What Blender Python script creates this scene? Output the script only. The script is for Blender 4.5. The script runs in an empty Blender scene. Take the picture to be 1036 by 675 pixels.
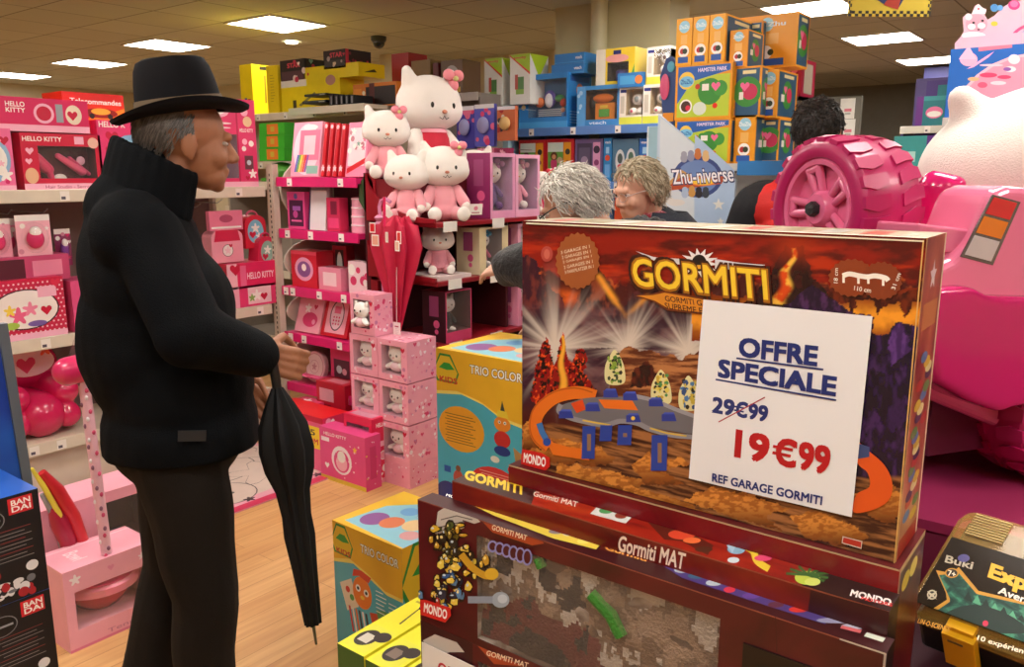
import bpy, bmesh, math, random
import numpy as np
from mathutils import Vector, Matrix, Euler, noise
random.seed(7)
PI = math.pi
SC = bpy.context.scene
COL = SC.collection
# ------------------------------------------------------------------ camera, light, exposure
FPX = 828.0; CAM_H = 1.5; PITCH = math.atan(162.5/FPX); YAW = math.radians(37.5)
cam_data = bpy.data.cameras.new('camera'); cam = bpy.data.objects.new('camera', cam_data); COL.objects.link(cam)
cam.location = (0, 0, CAM_H); cam.rotation_euler = (PI/2 - PITCH, 0, YAW)
cam_data.sensor_width = 36; cam_data.lens = FPX/1036*36; cam_data.clip_start = .05; cam_data.clip_end = 60
SC.camera = cam
SC.view_settings.view_transform = 'Standard'; SC.view_settings.look = 'None'
SC.view_settings.gamma = 1; SC.view_settings.use_curve_mapping = False
SC.view_settings.exposure = 0.0
PANEL_POWER = 25.0; PANEL_COL = (1.0, .93, .82)
w = bpy.data.worlds.new('world'); SC.world = w; w.use_nodes = True
w.node_tree.nodes['Background'].inputs[0].default_value = (1.0, .9, .8, 1); w.node_tree.nodes['Background'].inputs[1].default_value = .05
CEIL = 2.7
# ceiling panels seen in the photo, then unseen rows added over and behind the camera to light the front
PANELS = [(-5.82, 4.43), (-7.6, 4.5), (-9.5, 4.68), (-11.4, 4.7), (-2.15, 6.45), (-2.08, 8.22), (-2.05, 10.1), (-4.0, 9.6),
          (-5.8, 2.2), (-2.1, 4.35), (-3.95, 2.2), (-2.1, 2.2), (-.2, 2.3), (-2.1, 0.2), (-4.2, 0.1), (-.2, 0.2), (-1.0, -1.6), (1.5, .3), (1.5, 2.3), (-.2, 4.3)]
PANELS_SKIP = set()

def _ray(x, y):
    a = (x-518)/FPX; b = (337.5-y)/FPX
    r = Vector((math.cos(YAW), math.sin(YAW), 0)); f = Vector((-math.sin(YAW)*math.cos(PITCH), math.cos(YAW)*math.cos(PITCH), -math.sin(PITCH)))
    return a*r + f + b*r.cross(f)
C0 = Vector((0, 0, CAM_H))
def atX(x, y, v): d = _ray(x, y); return C0 + d*(v/d.x)
def atY(x, y, v): d = _ray(x, y); return C0 + d*(v/d.y)
def atZ(x, y, v): d = _ray(x, y); return C0 + d*((v-CAM_H)/d.z)
def atD(x, y, v): return C0 + _ray(x, y)*v
RGT = Vector((math.cos(YAW), math.sin(YAW), 0)); FWD = Vector((-math.sin(YAW), math.cos(YAW), 0))
# ------------------------------------------------------------------ materials
_mc = {}
def lin(c): return c/12.92 if c <= .04045 else ((c+.055)/1.055)**2.4
def hexl(h): h = h.lstrip('#'); return tuple(lin(int(h[i:i+2], 16)/255) for i in (0, 2, 4))
def M(h, rough=.38, noise_amt=.06, metal=0, coat=0, bump=0, bscale=200, scale=9, emit=0, sheen=0, spec=.5):
    key = (h, rough, noise_amt, metal, coat, bump, bscale, scale, emit, sheen, spec)
    if key in _mc: return _mc[key]
    m = bpy.data.materials.new('mat_'+h.lstrip('#')); m.use_nodes = True; nt = m.node_tree; b = nt.nodes['Principled BSDF']
    c = hexl(h)
    b.inputs['Roughness'].default_value = rough; b.inputs['Metallic'].default_value = metal; b.inputs['Coat Weight'].default_value = coat
    b.inputs['Specular IOR Level'].default_value = spec
    if sheen: b.inputs['Sheen Weight'].default_value = sheen
    if coat: b.inputs['Coat Roughness'].default_value = .12
    tc = nt.nodes.new('ShaderNodeTexCoord'); nz = nt.nodes.new('ShaderNodeTexNoise'); nz.inputs['Scale'].default_value = scale; nz.inputs['Detail'].default_value = 3
    nt.links.new(tc.outputs['Object'], nz.inputs['Vector'])
    mx = nt.nodes.new('ShaderNodeMix'); mx.data_type = 'RGBA'
    mx.inputs[6].default_value = tuple(v*(1-noise_amt*2) for v in c)+(1,); mx.inputs[7].default_value = tuple(min(1, v*(1+noise_amt*2)) for v in c)+(1,)
    nt.links.new(nz.outputs[0], mx.inputs[0]); nt.links.new(mx.outputs[2], b.inputs['Base Color'])
    if bump:
        n2 = nt.nodes.new('ShaderNodeTexNoise'); n2.inputs['Scale'].default_value = bscale; n2.inputs['Detail'].default_value = 4
        nt.links.new(tc.outputs['Object'], n2.inputs['Vector']); bp = nt.nodes.new('ShaderNodeBump'); bp.inputs['Strength'].default_value = bump; bp.inputs['Distance'].default_value = .01
        nt.links.new(n2.outputs[0], bp.inputs['Height']); nt.links.new(bp.outputs[0], b.inputs['Normal'])
    if emit: b.inputs['Emission Color'].default_value = c+(1,); b.inputs['Emission Strength'].default_value = emit
    _mc[key] = m; return m
def film(tint='#f4f4f6', op=.02, rough=.08):
    key = ('film', tint, op, rough)
    if key in _mc: return _mc[key]
    m = bpy.data.materials.new('clear_film'); m.use_nodes = True; nt = m.node_tree; nt.nodes.clear()
    o = nt.nodes.new('ShaderNodeOutputMaterial'); t = nt.nodes.new('ShaderNodeBsdfTransparent'); g = nt.nodes.new('ShaderNodeBsdfGlossy'); d = nt.nodes.new('ShaderNodeBsdfDiffuse')
    g.inputs['Roughness'].default_value = rough; d.inputs[0].default_value = hexl(tint)+(1,)
    lw = nt.nodes.new('ShaderNodeLayerWeight'); lw.inputs[0].default_value = .35; pw = nt.nodes.new('ShaderNodeMath'); pw.operation = 'POWER'; pw.inputs[1].default_value = 3; nt.links.new(lw.outputs['Facing'], pw.inputs[0])
    fr = nt.nodes.new('ShaderNodeMath'); fr.operation = 'MULTIPLY_ADD'; fr.inputs[1].default_value = .5; fr.inputs[2].default_value = .03; nt.links.new(pw.outputs[0], fr.inputs[0])
    tc = nt.nodes.new('ShaderNodeTexCoord'); nz = nt.nodes.new('ShaderNodeTexNoise'); nz.inputs['Scale'].default_value = 14; bp = nt.nodes.new('ShaderNodeBump'); bp.inputs['Strength'].default_value = .06; bp.inputs['Distance'].default_value = .02
    nt.links.new(tc.outputs['Object'], nz.inputs['Vector']); nt.links.new(nz.outputs[0], bp.inputs['Height']); nt.links.new(bp.outputs[0], g.inputs['Normal'])
    m1 = nt.nodes.new('ShaderNodeMixShader'); m2 = nt.nodes.new('ShaderNodeMixShader')
    nt.links.new(fr.outputs[0], m1.inputs[0]); nt.links.new(t.outputs[0], m1.inputs[1]); nt.links.new(g.outputs[0], m1.inputs[2])
    m2.inputs[0].default_value = op; nt.links.new(m1.outputs[0], m2.inputs[1]); nt.links.new(d.outputs[0], m2.inputs[2]); nt.links.new(m2.outputs[0], o.inputs[0])
    _mc[key] = m; return m
def node_mat(name, build, rough=.5, **kw):
    m = bpy.data.materials.new(name); m.use_nodes = True; nt = m.node_tree; b = nt.nodes['Principled BSDF']; b.inputs['Roughness'].default_value = rough
    for k, v in kw.items(): b.inputs[k].default_value = v
    build(nt, b); return m
def ramp(nt, stops):
    r = nt.nodes.new('ShaderNodeValToRGB'); el = r.color_ramp.elements
    for i, (p, h) in enumerate(stops):
        e = el[i] if i < 2 else el.new(p)
        e.position = p; e.color = hexl(h)+(1,)
    return r
# ------------------------------------------------------------------ mesh building
_text = {}
def text_mesh(s, bold=0.0):
    k = (s, bold)
    if k in _text: return _text[k]
    cu = bpy.data.curves.new('t', 'FONT'); cu.body = s; cu.resolution_u = 3; cu.offset = bold; cu.fill_mode = 'FRONT'
    ob = bpy.data.objects.new('t', cu); COL.objects.link(ob)
    bpy.context.view_layer.update()
    me = bpy.data.meshes.new_from_object(ob.evaluated_get(bpy.context.evaluated_depsgraph_get()))
    vs = [(v.co.x, v.co.y) for v in me.vertices]; fs = [tuple(p.vertices) for p in me.polygons]
    bpy.data.objects.remove(ob); bpy.data.curves.remove(cu); bpy.data.meshes.remove(me)
    xs = [v[0] for v in vs] or [0, 1]; ys = [v[1] for v in vs] or [0, 1]
    x0, x1, y0, y1 = min(xs), max(xs), min(ys), max(ys)
    vs = [((x-x0)/max(x1-x0, 1e-6), (y-y0)/max(y1-y0, 1e-6)) for x, y in vs]
    _text[k] = (vs, fs, (x1-x0)/max(y1-y0, 1e-6)); return _text[k]
class MB:
    def __init__(s): s.v = []; s.f = []; s.m = []; s.mats = []
    def mi(s, mat):
        if isinstance(mat, str): mat = M(mat)
        if mat not in s.mats: s.mats.append(mat)
        return s.mats.index(mat)
    def add(s, vs, fs, mat, T=None):
        o = len(s.v); i = s.mi(mat)
        s.v += [tuple(T @ Vector(v)) if T is not None else tuple(v) for v in vs]
        s.f += [tuple(o+k for k in f) for f in fs]; s.m += [i]*len(fs)
    def box(s, x0, x1, y0, y1, z0, z1, mat, T=None):
        s.add([(x0,y0,z0),(x1,y0,z0),(x1,y1,z0),(x0,y1,z0),(x0,y0,z1),(x1,y0,z1),(x1,y1,z1),(x0,y1,z1)],
              [(0,3,2,1),(4,5,6,7),(0,1,5,4),(1,2,6,5),(2,3,7,6),(3,0,4,7)], mat, T)
    def tube(s, pts, r, mat, n=8, caps=True, T=None):
        pts = [Vector(p) for p in pts]; rs = r if isinstance(r, (list, tuple)) else [r]*len(pts)
        vs = []; fs = []; prev = None
        for i, p in enumerate(pts):
            t = (pts[min(i+1, len(pts)-1)]-pts[max(i-1, 0)]).normalized()
            if prev is None: a = t.orthogonal().normalized()
            else: a = (prev - t*prev.dot(t)); a = a.normalized() if a.length > 1e-6 else t.orthogonal().normalized()
            prev = a; b = t.cross(a)
            for k in range(n): q = 2*PI*k/n; vs.append(p + (a*math.cos(q)+b*math.sin(q))*rs[i])
        for i in range(len(pts)-1):
            for k in range(n): fs.append((i*n+k, i*n+(k+1) % n, (i+1)*n+(k+1) % n, (i+1)*n+k))
        if caps: fs.append(tuple(range(n))[::-1]); fs.append(tuple((len(pts)-1)*n+k for k in range(n)))
        s.add(vs, fs, mat, T)
    def lathe(s, prof, mat, n=24, T=None, star=None):
        vs = []; fs = []
        for (r, z) in prof:
            for k in range(n):
                q = 2*PI*k/n; rr = r*(1 + (star[1]*math.cos(star[0]*q) if star else 0)); vs.append((rr*math.cos(q), rr*math.sin(q), z))
        for i in range(len(prof)-1):
            for k in range(n): fs.append((i*n+k, i*n+(k+1) % n, (i+1)*n+(k+1) % n, (i+1)*n+k))
        fs.append(tuple(range(n))[::-1]); fs.append(tuple((len(prof)-1)*n+k for k in range(n)))
        s.add(vs, fs, mat, T)
    def ell(s, c, r, mat, nu=16, nv=10, T=None, R=None):
        vs = []; fs = []; c = Vector(c)
        for j in range(nv+1):
            a = PI*j/nv - PI/2
            for k in range(nu):
                q = 2*PI*k/nu; p = Vector((r[0]*math.cos(a)*math.cos(q), r[1]*math.cos(a)*math.sin(q), r[2]*math.sin(a)))
                if R is not None: p = R @ p
                vs.append(c+p)
        for j in range(nv):
            for k in range(nu): fs.append((j*nu+k, j*nu+(k+1) % nu, (j+1)*nu+(k+1) % nu, (j+1)*nu+k))
        s.add(vs, fs, mat, T)
    def cap(s, p0, p1, r0, r1, mat, n=14, T=None):
        p0 = Vector(p0); p1 = Vector(p1); d = p1-p0; L = d.length; d = d.normalized() if L > 1e-9 else Vector((0, 0, 1))
        pts = []; rs = []
        for j in range(6): a = -PI/2+PI/2*j/5; pts.append(p0+d*(r0*math.sin(a))); rs.append(max(r0*math.cos(a), 1e-4))
        for j in range(6): a = PI/2*j/5; pts.append(p1+d*(r1*math.sin(a))); rs.append(max(r1*math.cos(a), 1e-4))
        a = d.orthogonal().normalized(); b = d.cross(a); vs = []; fs = []
        for p, r in zip(pts, rs):
            for k in range(n): q = 2*PI*k/n; vs.append(p+(a*math.cos(q)+b*math.sin(q))*r)
        for i in range(11):
            for k in range(n): fs.append((i*n+k, i*n+(k+1) % n, (i+1)*n+(k+1) % n, (i+1)*n+k))
        fs.append(tuple(range(n))[::-1]); fs.append(tuple(11*n+k for k in range(n)))
        s.add(vs, fs, mat, T)
    def prism(s, pts, h0, h1, mat, axis='y', T=None):
        """extrude a 2D outline; axis y: pts are (x,z); axis x: pts are (y,z); axis z: pts are (x,y)"""
        n = len(pts)
        mk = {'y': lambda p, h: (p[0], h, p[1]), 'x': lambda p, h: (h, p[0], p[1]), 'z': lambda p, h: (p[0], p[1], h)}[axis]
        vs = [mk(p, h0) for p in pts]+[mk(p, h1) for p in pts]
        fs = [tuple(range(n)), tuple(range(2*n-1, n-1, -1))]+[(i, n+i, n+(i+1) % n, (i+1) % n) for i in range(n)]
        s.add(vs, fs, mat, T)
    def build(s, name, parent=None, smooth=False, bevel=0, seg=2, loc=None, rot=None, recalc=True, sub=0):
        me = bpy.data.meshes.new(name); me.from_pydata(s.v, [], s.f)
        for m in s.mats: me.materials.append(m)
        me.polygons.foreach_set('material_index', s.m)
        if recalc:
            bm = bmesh.new(); bm.from_mesh(me); bmesh.ops.recalc_face_normals(bm, faces=bm.faces); bm.to_mesh(me); bm.free()
        if smooth:
            me.polygons.foreach_set('use_smooth', [True]*len(me.polygons))
            try: me.set_sharp_from_angle(angle=math.radians(40))
            except Exception: pass
        me.update()
        o = bpy.data.objects.new(name, me); COL.objects.link(o)
        if parent is not None: o.parent = parent
        if loc is not None: o.location = loc
        if rot is not None: o.rotation_euler = rot
        if bevel:
            b = o.modifiers.new('bevel', 'BEVEL'); b.width = bevel; b.segments = seg; b.limit_method = 'ANGLE'
        if sub:
            b = o.modifiers.new('sub', 'SUBSURF'); b.levels = sub; b.render_levels = sub
        return o
def tag(o, label, cat, group=None, kind=None):
    o['label'] = label; o['category'] = cat
    if group: o['group'] = group
    if kind: o['kind'] = kind
    return o
def struct(o): o['kind'] = 'structure'; return o
def empty(name, loc=(0, 0, 0), rz=0):
    o = bpy.data.objects.new(name, None); COL.objects.link(o); o.location = loc; o.rotation_euler = (0, 0, rz); o.empty_display_size = .05; return o
def copy_tree(o, parent=None):
    c = o.copy(); COL.objects.link(c)
    if parent is not None: c.parent = parent
    for ch in list(o.children): copy_tree(ch, c)
    return c
def blob(name, mb, voxel, parent=None, smooth=4, cutz=None, loc=None, rot=None, disp=None, keep=None):
    """fuse overlapping closed shapes into one continuous skin"""
    t = mb.build('tmp', recalc=False)
    r = t.modifiers.new('r', 'REMESH'); r.mode = 'VOXEL'; r.voxel_size = voxel
    if smooth: sm = t.modifiers.new('s', 'SMOOTH'); sm.factor = .5; sm.iterations = smooth
    bpy.context.view_layer.update()
    me = bpy.data.meshes.new_from_object(t.evaluated_get(bpy.context.evaluated_depsgraph_get()))
    old = t.data; bpy.data.objects.remove(t); bpy.data.meshes.remove(old)
    bm = bmesh.new(); bm.from_mesh(me)
    for z, up in (cutz or []):
        g = bmesh.ops.bisect_plane(bm, geom=bm.verts[:]+bm.edges[:]+bm.faces[:], plane_co=(0, 0, z), plane_no=(0, 0, 1), clear_inner=up, clear_outer=not up)
        es = [e for e in g['geom_cut'] if isinstance(e, bmesh.types.BMEdge)]
        if es: bmesh.ops.holes_fill(bm, edges=es)
    if disp:
        amp, sc = disp
        bm.normal_update()
        for v in bm.verts: v.co += v.normal*(amp*noise.noise(v.co*sc))
    bm.to_mesh(me); bm.free()
    me.polygons.foreach_set('use_smooth', [True]*len(me.polygons)); me.name = name
    me.materials.clear(); me.materials.append(mb.mats[0])
    o = bpy.data.objects.new(name, me); COL.objects.link(o)
    if parent is not None: o.parent = parent
    if loc is not None: o.location = loc
    if rot is not None: o.rotation_euler = rot
    return o
# ------------------------------------------------------------------ printing on faces
EPS = 1.2e-5
def circ(n=20, r=1): return [(r*math.cos(2*PI*k/n), r*math.sin(2*PI*k/n)) for k in range(n)]
HEART = [(0, -.9), (.55, -.3), (.95, .15), (.95, .55), (.7, .85), (.35, .85), (0, .5), (-.35, .85), (-.7, .85), (-.95, .55), (-.95, .15), (-.55, -.3)]
STAR = [(math.sin(PI*k/5)*(1 if k % 2 == 0 else .42), math.cos(PI*k/5)*(1 if k % 2 == 0 else .42)) for k in range(10)]
def flower_pts(n=30): return [((.72+.28*math.cos(5*a))*math.sin(a), (.72+.28*math.cos(5*a))*math.cos(a)) for a in [2*PI*k/n for k in range(n)]]
FLOWER = flower_pts()
def crom(p, closed, m=5):
    n = len(p); out = []
    for i in range(n if closed else n-1):
        g = (lambda k: p[k % n]) if closed else (lambda k: p[max(0, min(n-1, k))])
        a, b, c, d = g(i-1), g(i), g(i+1), g(i+2)
        for j in range(m):
            t = j/m; out.append(tuple(.5*((2*b[k])+(c[k]-a[k])*t+(2*a[k]-5*b[k]+4*c[k]-d[k])*t*t+(3*b[k]-a[k]-3*c[k]+d[k])*t**3) for k in (0, 1)))
    if not closed: out.append(tuple(p[-1]))
    return out
def clip(pts):
    for ax, lim, sgn in ((0, 0, 1), (0, 1, -1), (1, 0, 1), (1, 1, -1)):
        out = []
        for i in range(len(pts)):
            a, b = pts[i-1], pts[i]; ia = sgn*(a[ax]-lim) >= 0; ib = sgn*(b[ax]-lim) >= 0
            if ia != ib:
                t = (lim-a[ax])/(b[ax]-a[ax]); out.append((a[0]+t*(b[0]-a[0]), a[1]+t*(b[1]-a[1])))
            if ib: out.append(b)
        pts = out
        if not pts: return []
    return pts
class Face:
    def __init__(s, mb, O, U, V, w, h, W=None):
        s.mb = mb; s.O = Vector(O); s.U = Vector(U); s.V = Vector(V); s.N = s.U.cross(s.V); s.w = w; s.h = h; s.k = 6; s.W = W or Matrix.Identity(4)
    def P(s, u, v): return s.O + s.U*(u*s.w) + s.V*(v*s.h) + s.N*(EPS*s.k)
    def px(s, x, y):
        n = (s.W.to_3x3() @ s.N); o = s.W @ s.O; d = _ray(x, y); p = C0 + d*((o-C0).dot(n)/d.dot(n)); q = s.W.inverted() @ p - s.O
        return (q.dot(s.U)/s.w, q.dot(s.V)/s.h)
    def poly(s, pts, col, doclip=True):
        if doclip: pts = clip(list(pts))
        if len(pts) < 3: return
        s.k += 1; s.mb.add([s.P(u, v) for u, v in pts], [tuple(range(len(pts)))], col)
    def shape(s, sh, cu, cv, r, col, rot=0, sx=1):
        c, q = math.cos(rot), math.sin(rot); R = r*s.h
        s.poly([(cu+(x*sx*c-y*q)*R/s.w, cv+(x*sx*q+y*c)*R/s.h) for x, y in sh], col)
    def _offs(s, bold, asp):
        s.k += 1
        return [(0, 0)] if not bold else [(0, 0), (bold/asp, bold), (-bold/asp, bold), (bold/asp, -bold), (-bold/asp, -bold)]
    def text(s, t, u0, v0, u1, v1, col, bold=.0):
        vs, fs, asp = text_mesh(t)
        for ox, oy in s._offs(bold, asp):
            s.k += .2; s.mb.add([s.P(u0+(u1-u0)*(x+ox), v0+(v1-v0)*(y+oy)) for x, y in vs], fs, col)
    def text3(s, t, tl, tr, bl, col, bold=0):
        a, b, c = s.px(*tl), s.px(*tr), s.px(*bl); vs, fs, asp = text_mesh(t)
        for ox, oy in s._offs(bold, asp):
            s.k += .2; s.mb.add([s.P(c[0]+(b[0]-a[0])*(x+ox)+(a[0]-c[0])*(y+oy), c[1]+(b[1]-a[1])*(x+ox)+(a[1]-c[1])*(y+oy)) for x, y in vs], fs, col)
    def draw(s, ops):
        for o in ops:
            k = o[0]
            if k == 'r': s.poly([(o[1], o[2]), (o[3], o[2]), (o[3], o[4]), (o[1], o[4])], o[5])
            elif k == 'e': s.poly([(o[1]+o[3]*x, o[2]+o[4]*y) for x, y in circ(24)], o[5])
            elif k == 'c': s.shape(circ(20), o[1], o[2], o[3], o[4])
            elif k == 'h': s.shape(HEART, o[1], o[2], o[3], o[4])
            elif k == 's': s.shape(STAR, o[1], o[2], o[3], o[4])
            elif k == 'f': s.shape(FLOWER, o[1], o[2], o[3], o[4])
            elif k == 'p': s.poly(o[1], o[2])
            elif k == 't': s.text(*o[1:])
            elif k == 'pp': s.poly([s.px(*q) for q in o[1]], o[2])
            elif k == 'ps': s.poly([s.px(*q) for q in crom(o[1], True)], o[2])
            elif k == 'tp': s.text3(*o[1:])
            elif k == 'ep': s.poly([s.px(o[1]+o[3]*x, o[2]+o[4]*y) for x, y in circ(28)], o[5])
            elif k == 'lp':
                pts = [Vector(q) for q in (crom(o[1], False) if len(o[1]) > 3 else o[1])]; wd = o[2]/2; L = []; R = []
                for i in range(len(pts)):
                    t = pts[min(i+1, len(pts)-1)]-pts[max(i-1, 0)]; t.normalize(); nn = Vector((-t.y, t.x))*wd; L.append(pts[i]+nn); R.append(pts[i]-nn)
                s.k += 1
                for i in range(len(pts)-1):
                    q = clip([s.px(*z) for z in (L[i], L[i+1], R[i+1], R[i])])
                    if len(q) > 2: s.mb.add([s.P(*z) for z in q], [tuple(range(len(q)))], o[3])
FDEF = {'-Y': lambda x, y, z: ((-x, -y, 0), (1, 0, 0), (0, 0, 1), 2*x, z), '+Y': lambda x, y, z: ((x, y, 0), (-1, 0, 0), (0, 0, 1), 2*x, z),
        '+X': lambda x, y, z: ((x, -y, 0), (0, 1, 0), (0, 0, 1), 2*y, z), '-X': lambda x, y, z: ((-x, y, 0), (0, -1, 0), (0, 0, 1), 2*y, z),
        '+Z': lambda x, y, z: ((-x, -y, z), (1, 0, 0), (0, 1, 0), 2*x, 2*y), '-Z': lambda x, y, z: ((-x, y, 0), (1, 0, 0), (0, -1, 0), 2*x, 2*y)}
def carton(name, label, cat, group, x0, x1, y0, y1, z0, z1, base='#e0508a', faces=None, wins=None, rz=0, cols=None, rough=None, tilt=None, inner='#402030', wdepth=.75, parent=None):
    """a cardboard box; faces: prints per side; wins: {side: (u0,v0,u1,v1)} cut openings with clear film"""
    cx, cy = (x0+x1)/2, (y0+y1)/2; hx, hy, h = abs(x1-x0)/2, abs(y1-y0)/2, z1-z0
    mb = MB(); W = Matrix.Translation((cx, cy, z0)) @ Matrix.Rotation(rz, 4, 'Z')
    if tilt: W = W @ Matrix.Rotation(tilt[0], 4, tilt[1])
    faces = faces or {}; wins = wins or {}; cols = cols or {}
    films = []
    for k, fn in FDEF.items():
        O, U, V, ww, hh = fn(hx, hy, h); f = Face(mb, O, U, V, ww, hh, W); f.k = 0
        c = cols.get(k, base)
        if isinstance(c, str) and rough is not None: c = M(c, rough)
        if k in wins:
            u0, v0, u1, v1 = wins[k]
            for q in ([(0, 0), (1, 0), (1, v0), (0, v0)], [(0, v1), (1, v1), (1, 1), (0, 1)], [(0, v0), (u0, v0), (u0, v1), (0, v1)], [(u1, v0), (1, v0), (1, v1), (u1, v1)]):
                mb.add([f.P(*p) for p in q], [(0, 1, 2, 3)], c)
            d = wdepth*(2*hx if 'X' in k else 2*hy if 'Y' in k else h); N = f.N*(-d)
            a = [f.P(u0, v0), f.P(u1, v0), f.P(u1, v1), f.P(u0, v1)]; b = [p+N for p in a]
            mb.add(a+b, [(0, 1, 5, 4), (1, 2, 6, 5), (2, 3, 7, 6), (3, 0, 4, 7), (4, 5, 6, 7)], inner)
            films.append(([p-f.N*.0008 for p in a]))
        else: mb.add([f.P(0, 0), f.P(1, 0), f.P(1, 1), f.P(0, 1)], [(0, 1, 2, 3)], c)
        if k in faces:
            f.k = 6
            if callable(faces[k]): faces[k](f)
            else: f.draw(faces[k])
    o = mb.build(name, recalc=False); o.matrix_world = W
    for a in films:
        m2 = MB(); n = (a[1]-a[0]).cross(a[3]-a[0]).normalized()*-.0006
        m2.add([tuple(p) for p in a]+[tuple(p+n) for p in a], [(0, 1, 2, 3), (7, 6, 5, 4), (0, 4, 5, 1), (1, 5, 6, 2), (2, 6, 7, 3), (3, 7, 4, 0)], film())
        m2.build('clear_window', o)
    if label: tag(o, label, cat, group)
    if parent: o.parent = parent
    return o
def exX(X, tl, br): a = atX(*tl, X); b = atX(*br, X); return a.y, b.y, b.z, a.z      # a face looking +X from photo corners
def exY(Y, tl, br): a = atY(*tl, Y); b = atY(*br, Y); return a.x, b.x, b.z, a.z
def boxX(name, label, cat, group, X, tl, br, depth, z0=None, **kw):
    y0, y1, za, zb = exX(X, tl, br)
    if z0 is not None: zb += 0; za = z0
    return carton(name, label, cat, group, X-depth, X, y0, y1, za, zb, **kw)
def boxY(name, label, cat, group, Y, tl, br, depth, z0=None, **kw):
    x0, x1, za, zb = exY(Y, tl, br)
    if z0 is not None: za = z0
    return carton(name, label, cat, group, x0, x1, Y, Y+depth, za, zb, **kw)
def scatter(seed, n, cols, r=.05, kinds='chf', area=(0.05, .05, .95, .95)):
    rnd = random.Random(seed); out = []
    for i in range(n):
        out.append((rnd.choice(kinds), rnd.uniform(area[0], area[2]), rnd.uniform(area[1], area[3]), r*rnd.uniform(.6, 1.3), rnd.choice(cols)))
    return out
# ------------------------------------------------------------------ the setting
def b_floor(nt, b):
    tc = nt.nodes.new('ShaderNodeTexCoord'); mp = nt.nodes.new('ShaderNodeMapping'); nt.links.new(tc.outputs['Object'], mp.inputs[0])
    mp.inputs['Rotation'].default_value = (0, 0, math.radians(90))
    br = nt.nodes.new('ShaderNodeTexBrick'); br.inputs['Scale'].default_value = 1; br.inputs['Brick Width'].default_value = 1.2; br.inputs['Row Height'].default_value = .095
    br.inputs['Mortar Size'].default_value = .0012; br.inputs['Color1'].default_value = hexl('#dcb27c')+(1,); br.inputs['Color2'].default_value = hexl('#cfa068')+(1,); br.inputs['Mortar'].default_value = hexl('#a87a48')+(1,)
    nt.links.new(mp.outputs[0], br.inputs[0])
    m2 = nt.nodes.new('ShaderNodeMapping'); m2.inputs['Scale'].default_value = (1, 14, 1); nt.links.new(mp.outputs[0], m2.inputs[0])
    nz = nt.nodes.new('ShaderNodeTexNoise'); nz.inputs['Scale'].default_value = 3; nz.inputs['Detail'].default_value = 6; nt.links.new(m2.outputs[0], nz.inputs[0])
    r = ramp(nt, [(.3, '#c99a62'), (.7, '#fff0dc')]); nt.links.new(nz.outputs[0], r.inputs[0])
    mx = nt.nodes.new('ShaderNodeMix'); mx.data_type = 'RGBA'; mx.blend_type = 'MULTIPLY'; mx.inputs[0].default_value = .45
    nt.links.new(br.outputs[0], mx.inputs[6]); nt.links.new(r.outputs[0], mx.inputs[7]); nt.links.new(mx.outputs[2], b.inputs['Base Color'])
def b_ceil(ox, oy):
    def f(nt, b):
        tc = nt.nodes.new('ShaderNodeTexCoord'); mp = nt.nodes.new('ShaderNodeMapping'); mp.inputs['Location'].default_value = (-ox, -oy, 0); nt.links.new(tc.outputs['Object'], mp.inputs[0])
        br = nt.nodes.new('ShaderNodeTexBrick'); br.offset = 0; br.inputs['Scale'].default_value = 1; br.inputs['Brick Width'].default_value = .6; br.inputs['Row Height'].default_value = .6
        br.inputs['Mortar Size'].default_value = .008; br.inputs['Mortar Smooth'].default_value = .3
        br.inputs['Color1'].default_value = hexl('#c9c8b8')+(1,); br.inputs['Color2'].default_value = hexl('#c2c0b0')+(1,); br.inputs['Mortar'].default_value = hexl('#8a8674')+(1,)
        nt.links.new(mp.outputs[0], br.inputs[0]); nt.links.new(br.outputs[0], b.inputs['Base Color'])
    return f
mb = MB(); mb.box(-12.5, 3.5, -3.5, 12.5, -.1, 0, node_mat('laminate_floor', b_floor, .42)); struct(mb.build('floor'))
mb = MB(); mb.box(-12.5, -3.3, -3.5, 12.5, CEIL, CEIL+.1, node_mat('ceiling_tiles', b_ceil(-6.12, 4.13), .9)); mb.box(-3.3, 3.5, -3.5, 12.5, CEIL, CEIL+.1, node_mat('ceiling_tiles_b', b_ceil(-2.45, 6.15-.6*3), .9))
struct(mb.build('ceiling'))
WALL = M('#cfc4a6', .8, .03)
def wall(name, *a, m=WALL):
    mb = MB(); mb.box(*a, m); return struct(mb.build(name))
wall('wall_left', -12.6, -12.5, -3.5, 12.5, 0, CEIL)
wall('wall_back', -12.5, -3.66, 7.0, 7.1, 0, CEIL)
wall('wall_far', -12.5, 3.5, 12.5, 12.6, 0, CEIL, m=M('#8f8a7c', .8))
wall('wall_right', 3.5, 3.6, -3.5, 12.5, 0, CEIL)
wall('wall_near', -12.5, 3.5, -3.6, -3.5, 0, CEIL)
wall('wall_column', -3.66, -2.72, 5.3, 5.6, 0, CEIL, m=M('#cdc49c', .75, .02))
mb = MB(); mb.tube([(-3.24, 5.24, 0), (-3.24, 5.24, CEIL)], .06, M('#d6ceaa', .5), 16); struct(mb.build('trim_1', smooth=True))
wall('wall_partition', -2.2, -1.15, 10.6, 10.75, 0, CEIL-.02, m=M('#2c2870', .5))
wall('wall_pillar', atY(384, 60, 6.2).x, atY(401, 60, 6.2).x, 6.2, 6.6, 0, CEIL, m=M('#c9bd9c', .8))
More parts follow.
